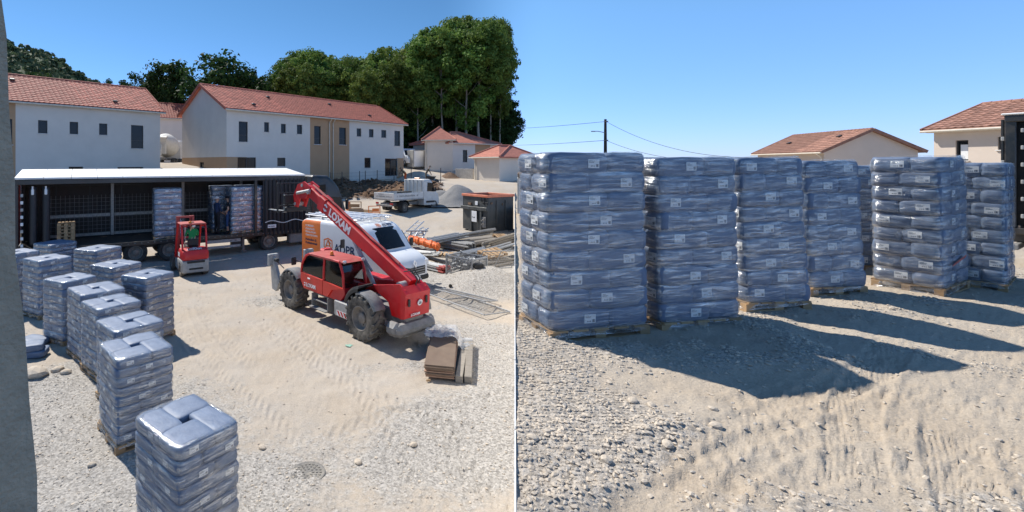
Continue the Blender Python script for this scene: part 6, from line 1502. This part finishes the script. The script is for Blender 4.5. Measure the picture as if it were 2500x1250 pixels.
# wire mesh box
def mesh_box():
    A = gl(1090, 675); B = gl(1153, 690); a = math.atan2(B[1] - A[1], B[0] - A[0]); L = math.hypot(B[0] - A[0], B[1] - A[1]); W, H = .85, .72
    t = thing('mesh_box', 'galvanised wire mesh box full of scaffold couplers', 'mesh box', (A[0], A[1], zy(*A)), a)
    for x in (0, L):
        for y in (0, W): m = MB(); m.box((x, y, H / 2 + .04), (.055, .055, H + .08), .006); m.build('post', 'galv', t)
    for z in (.12, H):
        for (c, s) in (((L / 2, 0, z), (L, .04, .04)), ((L / 2, W, z), (L, .04, .04)), ((0, W / 2, z), (.04, W, .04)), ((L, W / 2, z), (.04, W, .04))): m = MB(); m.box(c, s); m.build('rail', 'galv', t)
    for (o, ux, n) in (((0, 0), (1, 0), L), ((0, W), (1, 0), L), ((0, 0), (0, 1), W), ((L, 0), (0, 1), W)):
        m = MB()
        for s in np.arange(.06, n, .065): m.box((o[0] + ux[0] * s, o[1] + ux[1] * s, H / 2 + .05), (.007, .007, H - .1))
        for z in np.arange(.16, H, .065): m.box((o[0] + ux[0] * n / 2, o[1] + ux[1] * n / 2, z), (n if ux[0] else .006, n if ux[1] else .006, .007))
        m.build('wire_panel', 'galv', t)
    m = MB(); r_ = random.Random(8)
    for k in range(150): m.box((r_.uniform(.08, L - .08), r_.uniform(.08, W - .08), r_.uniform(.14, H - .04)), (r_.uniform(.06, .2), r_.uniform(.03, .08), r_.uniform(.03, .08)), rot=Matrix.Rotation(r_.uniform(0, 3), 4, 'Z') @ Matrix.Rotation(r_.uniform(-.6, .6), 4, 'X'))
    tag(m.build('couplers', 'galv', t), kind='stuff')
mesh_box()
def wire_fence_panel(name, label, p, q, H, tilt, spacing=.12, mat='galv', group=None):
    """framed mesh panel lying or leaning; p to q is its foot, tilt its angle from upright"""
    p = Vector(p); q = Vector(q); L = (q - p).length; t = thing(name, label, 'fence panel', p, math.atan2(q.y - p.y, q.x - p.x), group); T = Matrix.Rotation(-tilt, 4, 'X')
    for (a, b) in (((0, 0, 0), (L, 0, 0)), ((0, 0, H), (L, 0, H)), ((0, 0, 0), (0, 0, H)), ((L, 0, 0), (L, 0, H)), ((L / 2, 0, 0), (L / 2, 0, H))):
        m = MB(); m.T = T; m.cyl(a, b, .02, n=8); m.build('tube', mat, t)
    m = MB(); m.T = T
    for x in np.arange(spacing, L, spacing): m.box((x, .012, H / 2), (.005, .005, H))
    for z in np.arange(spacing, H, spacing): m.box((L / 2, .017, z), (L, .005, .005))
    m.build('wire_panel', mat, t); return t
zf = lambda v, h: Vector((v[0], v[1], h))
wire_fence_panel('fence_panel', 'steel mesh fence panel lying flat in front of the mesh box', gy(1060, 700, .06), gy(1245, 765, .06), 1.0, R(-86))
wire_fence_panel('fence_panel', 'steel mesh fence panel leaning over the planks by the terrace edge', gy(1163, 668, .03), gy(1248, 664, .03), 1.0, R(-38))
wire_fence_panel('fence_panel', 'second mesh panel lying askew over the flat one', gy(1095, 716, .14), gy(1215, 745, .14), .7, R(-80), .1)
mb = MB(); q = gy(1100, 708, .12); mb.cyl(q - Vector((0, 0, .06)), q + Vector((.0, .04, -.06)), .06, n=14); o = mb.build('castor_wheel', 'rubber'); tag(o, 'small black castor wheel at the corner of the flat mesh panels', 'wheel')
# pallet lying on the timber
q = gy(1202, 642, .36); pl = thing('pallet', 'pale wooden pallet thrown on the timber heap', 'pallet', q, R(20)); pallet_parts(pl, 1.0, .8); pl.rotation_euler = (R(8), R(-6), R(20))
q = gy(1228, 600, .2); pl = thing('pallet', 'broken grey pallet leaning beside the skip', 'pallet', q, R(50)); pallet_parts(pl, .9, .8); pl.rotation_euler = (R(25), R(5), R(35))
q = gy(1075, 640, .25); pl = thing('pallet', 'wooden pallet between the tubes and the mesh box', 'pallet', q, R(-15)); pallet_parts(pl, 1.1, .7)
bundle('timber_pile', 'long pale beam lying before the skip', gy(1130, 612, .1), gy(1218, 600, .1), 1, 1, .13, 'wood_grey', part='beam', cat='timber')
bundle('steel_poles', 'loose poles strewn between the mesh box and the skip', gy(1140, 628), gy(1205, 612), 7, 7, .03, 'galv', jit=.3)
q = gy(1168, 690); mb = MB(); mb.box((0, 0, .08), (.34, .22, .16), .02); o = mb.build('battery_case', 'black_plastic'); o.location = q; tag(o, 'small black plastic case on the ground beside the mesh box', 'case')
q = gy(970, 541); mb = MB(); mb.lathe([(.15, -.22), (.16, -.22), (.17, .0), (.16, .22), (.12, .23), (.001, .20)], (0, 0, .17), 'y', 20); o = mb.build('bucket', 'grey_metal', smooth=True, angle=40); o.location = q; o.rotation_euler = (0, 0, R(60)); tag(o, 'grey bucket lying on its side on the bare track', 'bucket')
# wooden offcuts, barrier and benches next to the tractor
def barrier(label, px, py, d, w, h, mat, rz):
    p = at(px, py, d); z = float(zl(p.x, p.y)); t = thing('barrier', label, 'barrier', (p.x, p.y, z), rz)
    for x in (0, w): m = MB(); m.cyl((x, 0, 0), (x, 0, h), .03, n=8); m.build('upright', mat, t)
    for zz in (h * .98, h * .55): m = MB(); m.cyl((0, 0, zz), (w, 0, zz), .025, n=8); m.build('rail', mat, t)
    m = MB(); m.box((w * .62, 0, h * .72), (w * .6, .02, h * .22)); m.build('panel', mat, t); return t
barrier('orange tubular site barrier beside the heaped plywood', 900, 524, 30, .75, 1.0, 'orange_paint', R(15))
barrier('pale wooden site barrier next to the lorry cab', 838, 512, 31.5, 1.2, 1.0, 'wood_raw', R(-5))
for k, (px, py, w, h, rx, rz, lab) in enumerate([(872, 520, 1.0, .75, 55, 15, 'bent plywood sheet leaning by the orange barrier'), (890, 518, .9, .7, 60, -25, 'second plywood sheet fallen against the first'), (855, 520, .7, .5, 20, 40, 'small offcut of board lying by the plywood sheets')]):
    p = at(px, py, 30.5); mb = MB(); mb.box((0, 0, h / 2), (w, .03, h), .004); o = mb.build('plywood_sheet', 'wood_raw'); o.location = (p.x, p.y, float(zl(p.x, p.y)) + .02); o.rotation_euler = (R(-rx * .5), 0, R(rz)); tag(o, lab, 'board')
mb = MB(); p = at(868, 523, 29.6); mb.lathe([(.28, 0), (.26, .1), (.12, .8), (.001, .82)], (0, 0, 0), 'z', 12)
o = mb.build('traffic_cone', 'orange_paint', smooth=True, angle=40); p = at(852, 500, 33.5); o.location = (p.x, p.y, float(zl(p.x, p.y))); o.scale = (.7, .7, .8); tag(o, 'orange cone standing behind the wooden barrier', 'cone')

# ================================================================= BOARD STACK, BEAM, PLASTIC
A = Vector((*gl(1036, 925), 0)); B = Vector((*gl(1108, 932), 0)); C = Vector((*gl(1064, 812), 0))
ux = (B - A).normalized(); ang = math.atan2(ux.y, ux.x); W = (B - A).length; Lb = 1.95; zb = zy((A.x + B.x) / 2, A.y + .5)
bs = thing('board_stack', 'stack of brown panels on battens, half covered by clear plastic', 'boards', (A.x, A.y, zb), ang)
for y in (.25, 1.0, 1.7): mb = MB(); mb.box((W / 2, y, .03), (W, .07, .06)); mb.build('batten', 'wood_raw', bs)
bm_ = MB(); bm_.box((0, 0, 0), (W, Lb, .028), .003); bme = mesh('board', bm_.v, bm_.f, ['board_brown']); bm2 = MB(); bm2.box((0, 0, 0), (W * .98, Lb * .98, .028), .003); bme2 = mesh('board', bm2.v, bm2.f, ['board_edge'])
for k in range(8):
    o = bpy.data.objects.new('board', bme2 if k in (0, 1, 3, 4) else bme); link(o, bs); o.location = (W / 2 + g.uniform(-.03, .03), Lb / 2 + g.uniform(-.03, .03), .078 + k * .0305); o.rotation_euler = (0, 0, R(g.uniform(-1.5, 1.5)))
for k, (dx, lab) in enumerate(((.10, 'long raw timber beam lying alongside the brown panels'), (.27, 'paint-spattered timber beam lying furthest out from the brown panels'))):
    q = B + ux * dx + Vector((0, .0, 0)); mb = MB(); mb.box((0, .95, .075), (.14, 1.95, .14), .008); o = mb.build('timber_beam', 'wood_grey'); o.location = (q.x, q.y, zy(q.x, q.y + .8) - .0); o.rotation_euler = (0, 0, ang + R(-3 + 2 * k)); tag(o, lab, 'timber')
# crumpled clear sheet
n = 42; U, Vv = np.meshgrid(np.linspace(0, 1, n), np.linspace(0, 1, n)); X = (U - .12) * 1.05; Y = 1.25 + Vv * .75
Z = .335 + .10 * fbm(U * 5, Vv * 5, 4) + .12 * np.abs(fbm(U * 9 + 3, Vv * 9, 3) - .5) - .26 * sstep(.62, .80, U) + .05 * fbm(U * 14, Vv * 14, 2)
Y = Y + .10 * (fbm(U * 4 + 8, Vv * 0, 2) - .5)
i = np.arange(n * n).reshape(n, n); F = np.stack([i[:-1, :-1], i[:-1, 1:], i[1:, 1:], i[1:, :-1]], -1).reshape(-1, 4)
o = link(bpy.data.objects.new('plastic_sheet', np_mesh('plastic_sheet', np.stack([X.ravel(), Y.ravel(), Z.ravel()], -1), F, 'clear_sheet', True))); o.location = bs.location; o.rotation_euler = (0, 0, ang)
tag(o, 'crumpled clear plastic sheet draped over the end of the brown panels', 'plastic sheet')
# torn film strip on one terrace stack is left hanging
# ================================================================= MANHOLE, PAINT MARK, SMALL SCRAPS
x, y = gl(752, 1152); mh = thing('manhole_cover', 'round dusty iron manhole cover sunk in the yard gravel', 'manhole', (x, y, zy(x, y) + .006))
mb = MB(); mb.lathe([(.235, -.05), (.235, .006), (.225, .010), (.215, .006), (.001, .006)], (0, 0, 0), 'z', 40); mb.build('cover', 'cover_iron', mh, smooth=True, angle=30)
for r_, n_ in ((.07, 8), (.12, 14), (.17, 20)):
    mb = MB()
    for k in range(n_): a = 6.283 * k / n_; mb.box((r_ * math.cos(a), r_ * math.sin(a), .009), (.026, .02, .010), rot=a)
    tag(mb.build('tread_studs', 'cover_iron', mh), kind='stuff')
x, y = gl(852, 846); mb = MB(); vv = [(.08 * math.cos(a) * (1 + .3 * math.sin(3 * a)), .07 * math.sin(a) * (1 + .25 * math.cos(5 * a)), .0) for a in np.linspace(0, 6.283, 19)[:-1]]; mb.prism([(p[0], p[1]) for p in vv], 'z', 0, .004)
o = mb.build('paint_mark', 'green_paint'); o.location = (x, y, zy(x, y) + .008); tag(o, 'small green paint mark sprayed on the gravel', 'paint mark')
for k, (px, py, L, rz, m_, lab) in enumerate([(985, 825, .26, .4, 'label_white', 'thin white lath lying in the telehandler shadow'), (1022, 840, .34, 1.5, 'wood_grey', 'narrow grey lath lying beside the brown panels'), (1046, 932, .08, .2, 'wood_raw', 'small wooden block beside the brown panels')]):
    x, y = gl(px, py); mb = MB(); mb.box((0, 0, .02), (L, .04, .03), .003); o = mb.build('lath', m_); o.location = (x, y, zy(x, y) + .01); o.rotation_euler = (0, 0, rz); tag(o, lab, 'lath')

# ================================================================= FENCE BELOW THE LONG HOUSE
fl = [(px, py, d) for px, py, d in ((806, 440, 41.5), (835, 446, 41.8), (878, 449, 42.2), (892, 449, 42.4), (921, 450, 42.8), (962, 450, 43.2), (1004, 446, 44), (1076, 448, 44.5))]
fn = thing('wire_fence', 'dark post and wire fence along the bank below the long house', 'fence', at(806, 440, 41.5))
fo = fn.location.copy(); pts = []
for k, (px, py, d) in enumerate(fl):
    p = at(px, py, d); p.z = float(zl(p.x, p.y)); pts.append(p); mb = MB(); mb.cyl(p - fo, p - fo + Vector((0, 0, 1.45)), .035, n=8); mb.build('post', 'frame_dark', fn)
for a, b in zip(pts[:-2], pts[1:-1]):
    mb = MB(); a = a - fo; b = b - fo; n = max(2, int((b - a).length / .12))
    for k in range(1, n): c = a.lerp(b, k / n); mb.box(c + Vector((0, 0, .72)), (.006, .006, 1.3))
    for z in (.1, .4, .7, 1.0, 1.3): mb.cyl(a + Vector((0, 0, z)), b + Vector((0, 0, z)), .005, n=4)
    mb.build('wire_panel', 'frame_dark', fn)
# workers
bend = pose(lean=.55, arms={'l': ((.10, .04, -.27), (.22, .0, -.50), (.25, .0, -.58)), 'r': ((.10, .04, -.27), (.22, .0, -.50), (.25, .0, -.58))})
p = at(1040, 430, 45); person('worker in a khaki shirt bending behind a wheelbarrow on the bank', bend, BODY, ['skin', 'cloth_olive', 'cloth_olive', 'cloth_black'], (p.x, p.y, float(zl(p.x, p.y))), R(-10), cap='cloth_olive')
p = at(990, 432, 45); person('worker in an orange and dark outfit stooping at the house corner', pose(lean=.9, arms={'l': ((.10, .04, -.27), (.16, .0, -.50), (.17, .0, -.58)), 'r': ((.10, .04, -.27), (.16, .0, -.50), (.17, .0, -.58))}), BODY, ['skin', 'cloth_olive', 'cloth_orange', 'cloth_black'], (p.x, p.y, float(zl(p.x, p.y))), R(200))
p = at(1052, 432, 45); wb = thing('wheelbarrow', 'grey wheelbarrow in front of the bending worker', 'wheelbarrow', (p.x, p.y, float(zl(p.x, p.y))), R(-10))
mb = MB(); mb.add([(-.25, -.2, .35), (.25, -.2, .30), (.25, .2, .30), (-.25, .2, .35), (-.45, -.32, .65), (.5, -.32, .62), (.5, .32, .62), (-.45, .32, .65)], [(0, 1, 2, 3), (0, 4, 5, 1), (1, 5, 6, 2), (2, 6, 7, 3), (3, 7, 4, 0)]); mb.build('tray', 'skip_grey', wb, fix=False)
for y in (-.22, .22): mb = MB(); mb.tube([(.55, y * .3, .2), (-.1, y, .34), (-.9, y * 1.3, .62)], .02); mb.tube([(-.2, y, .33), (-.3, y, 0)], .018); mb.build('handle', 'grey_metal', wb)
wheel(wb, (.55, 0, .19), .19, .08, 'rubber', 'rim_dusty')
# ballast heap
def heap(name, label, px, py, d, rx, ry, h, mat, seed):
    p = at(px, py, d); z = float(zl(p.x, p.y)); n = 60; U, V_ = np.meshgrid(np.linspace(-1, 1, n), np.linspace(-1, 1, n)); r = np.hypot(U, V_)
    Zz = h * (.5 + .5 * np.cos(np.pi * np.clip(r, 0, 1))) ** .8 * (.75 + .5 * fbm(U * 1.6 + seed, V_ * 1.6, 3)) + .06 * (fbm(U * 9, V_ * 9, 3) - .5) - .12
    i = np.arange(n * n).reshape(n, n); F = np.stack([i[:-1, :-1], i[:-1, 1:], i[1:, 1:], i[1:, :-1]], -1).reshape(-1, 4)
    o = link(bpy.data.objects.new(name, np_mesh(name, np.stack([U.ravel() * rx, V_.ravel() * ry, Zz.ravel()], -1), F, mat, True))); o.location = (p.x, p.y, z); return tag(o, label, 'gravel heap')
heap('gravel_heap', 'grey gravel heap behind the tipper truck', 1118, 482, 37.0, 2.7, 2.6, 1.35, 'gravel_grey', 3)
heap('gravel_heap', 'long low grey gravel heap joining the taller one', 1075, 482, 38.0, 2.5, 2.2, .95, 'gravel_grey', 9)
heap('gravel_heap', 'pale gravel heap at the foot of the white bungalow', 1030, 420, 53, 3.2, 3.0, 1.0, 'stone', 5)
heap('earth_heap', 'brown earth heap beside the low concrete wall', 1098, 420, 53.0, 1.5, 1.5, .8, 'earth_clod', 15)

# ================================================================= FAR VEHICLES
def mixer():
    p = at(408, 405, 50); t = thing('concrete_mixer', 'white concrete mixer truck standing in the gap between the houses', 'mixer truck', (p.x, p.y, p.z - .2), R(100))
    mb = MB(); mb.box((0, 0, .95), (4.6, .9, .25), .03); mb.build('frame', 'grey_metal', t)
    for x in (-1.6, -.6, 1.7):
        for y in (-.95, .95): wheel(t, (x, y, .5), .5, .32, 'rubber', 'rim_dusty', .55, 0, 1 if y > 0 else -1)
    mb = MB(); prof = [(.25, -2.1), (.55, -1.9), (1.15, -.6), (1.2, .4), (.8, 1.5), (.3, 1.7), (.001, 1.7)]; mb.T = Matrix.Translation((-.3, 0, 2.35)) @ Matrix.Rotation(R(12), 4, 'Y'); mb.lathe(prof, (0, 0, 0), 'x', 24); mb.build('drum', 'mixer_white', t, smooth=True, angle=40)
    mb = MB(); mb.box((-2.3, 0, 2.2), (.3, .9, 1.6), .05); mb.prism([(-2.6, 3.1), (-1.9, 3.3), (-2.1, 2.7), (-2.4, 2.5)], 'y', -.5, .5); mb.build('hopper', 'mixer_white', t)
    mb = MB(); mb.tube([(-2.4, .5, .8), (-2.5, .5, 3.0)], .03); mb.tube([(-2.4, .8, .8), (-2.5, .8, 3.0)], .03)
    for k in range(7): mb.cyl((-2.42, .5, 1 + .28 * k), (-2.42, .8, 1 + .28 * k), .02, n=6)
    mb.build('ladder', 'grey_light', t)
    mb = MB(); mb.tube([(-2.5, 0, 2.3), (-2.9, 0, 1.6), (-3.0, 0, 1.2)], .16, 10); mb.build('chute', 'mixer_white', t)
    mb = MB(); mb.box((2.6, 0, 1.9), (1.5, 2.2, 2.2), .15); mb.build('cab', 'white_dusty', t)
mixer()
def far_van():
    p = at(992, 393, 62); t = thing('van', 'white van parked nose-out by the bungalow container', 'van', (p.x, p.y, float(zl(p.x, p.y))), R(-70))
    mb = MB(); mb.loft([rring(x, hw, z0, z1, .08, rt) for (x, hw, z0, z1, rt) in ((-2.4, .9, .35, 2.1, .12), (-2.3, .95, .3, 2.2, .15), (.6, .95, .3, 2.2, .15), (1.0, .93, .3, 2.0, .2), (1.5, .92, .3, 1.3, .14), (2.2, .85, .3, 1.05, .14), (2.35, .75, .35, .8, .12))]); mb.build('body', 'white_paint', t, smooth=True, angle=28)
    mb = MB(); mb.add([(1.03, -.78, 1.97), (1.03, .78, 1.97), (1.5, .8, 1.33), (1.5, -.8, 1.33)], [(0, 1, 2, 3)]); mb.build('windscreen', 'glass_dark', t)
    for x in (-1.5, 1.5):
        for y in (-.85, .85): wheel(t, (x, y, .33), .33, .22, 'rubber', 'steel', .6, 0, 1 if y > 0 else -1)
far_van()
p = at(1018, 392, 60); t = thing('container', 'small white and grey container between the van and the bungalow', 'container', (p.x, p.y, float(zl(p.x, p.y))), R(25))
mb = MB(); mb.box((0, 0, 1.15), (2.0, 1.6, 2.2), .04); mb.build('shell', 'grey_light', t)
mb = MB(); mb.box((-.2, -.82, 1.15), (1.4, .04, 1.95), .01); mb.build('door', 'white_paint', t)
mb = MB(); mb.tube([(.5, -.86, .3), (.5, -.86, 2.1)], .03); mb.build('lock_rod', 'grey_metal', t)

# ================================================================= TERRACE SIDE: POLE, WIRES, CABIN, LORRY
pb = at(1478, 400, 60); pt = at(1478, 291, 60); pole = thing('utility_pole', 'dark wooden utility pole with a street lamp arm and cables', 'utility pole', (pb.x, pb.y, float(zt(pb.x, pb.y)) - .3))
h = pt.z - pole.location.z
mb = MB(); mb.cyl((0, 0, 0), (0, 0, h), .22, .15, 10); mb.build('post', 'pole_wood', pole)
mb = MB(); mb.tube([(0, -.1, h - 1.75), (-1.0, -.15, h - 1.55), (-1.35, -.15, h - 1.55)], .045, 8); mb.build('lamp_arm', 'grey_metal', pole)
mb = MB(); mb.box((-1.6, -.15, h - 1.56), (.55, .22, .12), .04); mb.build('lamp_head', 'grey_light', pole)
for z in (h - .3, h - 2.7): mb = MB(); mb.cyl((-.25, -.15, z), (.25, -.15, z), .04, n=8); mb.box((.2, -.2, z), (.1, .1, .16), .02); mb.build('bracket', 'grey_metal', pole)
def wire(label, a, b, sag, r=.022):
    a = Vector(a); b = Vector(b); pts = [a.lerp(b, k / 20) - Vector((0, 0, sag * 4 * (k / 20) * (1 - k / 20))) for k in range(21)]; mb = MB(); mb.tube(pts, r, 5); tag(mb.build('overhead_wire', 'cable'), label, 'wire', 'overhead wires')
P0 = pole.location + Vector((0, -.15, h - .3)); P1 = pole.location + Vector((0, -.15, h - 2.7))
wire('upper overhead wire running from the pole back behind the wood', P0, at(1150, 312, 150), .6, .028); wire('lower overhead wire running from the pole back behind the wood', P1, at(1150, 352, 150), .5, .028)
wire('upper overhead wire slanting down from the pole to the beige gable', P0, at(1862, 384, 46), 1.3); wire('lower overhead wire slanting down from the pole behind the stacks', P1, at(1640, 386, 52), .3)
# grey site cabin behind the first stack
x0 = 18 * TB + .10; t = thing('site_cabin', 'grey ribbed site cabin with a dark red roof edge behind the largest terrace stack', 'cabin', (x0, 18, zterr(x0 + .6, 18) - .1), R(-17.6)); t.scale = (1, 1, .92)
mb = MB(); mb.box((1.0, .8, .95), (2.0, 1.6, 1.5), .02); mb.build('shell', 'grey_light', t)
for k in range(14): mb = MB(); mb.box((.08 + k * .14, -.012, .95), (.06, .03, 1.45), .006); mb.build('rib', 'white_dusty', t)
mb = MB(); mb.box((1.03, .8, 1.80), (2.04, 1.7, .20), .03); mb.build('roof_edge', 'board_brown', t)
mb = MB(); mb.box((.3, .3, .1), (.2, .2, .2)); mb.box((1.7, .3, .1), (.2, .2, .2)); mb.box((.3, 1.4, .1), (.2, .2, .2)); mb.box((1.7, 1.4, .1), (.2, .2, .2)); tag(mb.build('support_blocks', 'concrete', t), kind='stuff')
# lorry end on the terrace
def lorry_end():
    a = at(2452, 655, 12.0); t = thing('lorry_trailer', 'black curtain-side trailer corner beside the last terrace stack', 'trailer', (a.x, a.y, a.z), R(-60)); H = 3.9; B = 1.05
    def bx(n, c, s, m_='black_paint', b=.02): m = MB(); m.box(c, s, b); return m.build(n, m_, t)
    bx('corner_post', (.09, .09, (H + B) / 2), (.18, .18, H - B)); bx('corner_post', (.09, 2.4, (H + B) / 2), (.18, .18, H - B)); bx('bed', (3.0, 1.25, B - .08), (6.0, 2.5, .16)); bx('cantrail', (3.0, .04, H - .09), (6.0, .14, .18)); bx('roof', (3.0, 1.25, H + .02), (6.1, 2.6, .05), 'white_tarp')
    bx('dark_backing', (3.0, .30, 2.45), (5.8, .03, 2.7), 'curtain_black', .0); bx('rear_lintel', (.06, 1.25, H - .1), (.14, 2.3, .2)); bx('far_curtain', (3.0, 2.46, 2.45), (5.9, .04, 2.7), 'curtain_brown', .0)  # black backing sheet added behind the folded curtains to block bright ground beyond
    for k in range(3):
        x = .42 + k * .36; bx('folded_curtain', (x, .14, 2.4), (.24, .12, 2.65), 'curtain_black', .05); bx('buckle', (x, .06, 3.5), (.08, .04, .2), 'alu_dull', .01)
    for k, z in enumerate(np.linspace(1.35, 3.5, 6)): bx('hinge_plate', (.27, .03, z), (.05, .05, .10), 'grey_light', .01)
    for z in (1.3, 2.0, 2.7, 3.3): bx('door_hinge', (-.03, .12, z), (.06, .16, .10), 'grey_light', .01)
    for y in (.7, 1.8): bx('rear_door', (-.05, y, 2.45), (.05, 1.05, 2.7), 'black_paint', .01)
    for x in (1.0, 2.3):
        for y in (.3, 2.2): wheel(t, (x, y, .5), .5, .36, 'rubber', 'rim_dusty', .58, 0, -1 if y < 1 else 1)
    bx('mudflap', (.42, .3, .55), (.03, .4, .6), 'black_plastic', .005); bx('underrun_bar', (.15, 1.25, .55), (.12, 2.3, .14), 'grey_metal'); bx('chassis_beam', (3, .8, .75), (6, .15, .25)); bx('chassis_beam', (3, 1.7, .75), (6, .15, .25))
lorry_end()
# torn film strip stuck on the corner-on stack
p = Vector((8.90, 7.60, 0)); mb = MB(); th = R(27); u = Vector((math.cos(th), math.sin(th), 0)); nn = Vector((math.sin(th), -math.cos(th), 0))
q = p + nn * .40 - u * .32; z0 = zterr(8.98, 7.6) + .42
mb.add([tuple(q + Vector((0, 0, z0))), tuple(q + u * .55 + nn * .02 + Vector((0, 0, z0 + .10))), tuple(q + u * .56 + nn * .025 + Vector((0, 0, z0 + .145))), tuple(q + u * .02 + nn * .012 + Vector((0, 0, z0 + .04)))], [(0, 1, 2, 3)])
o = mb.build('paper_strip', 'red_worn'); tag(o, 'narrow dark printed strip stuck to the corner-on terrace stack', 'strip')
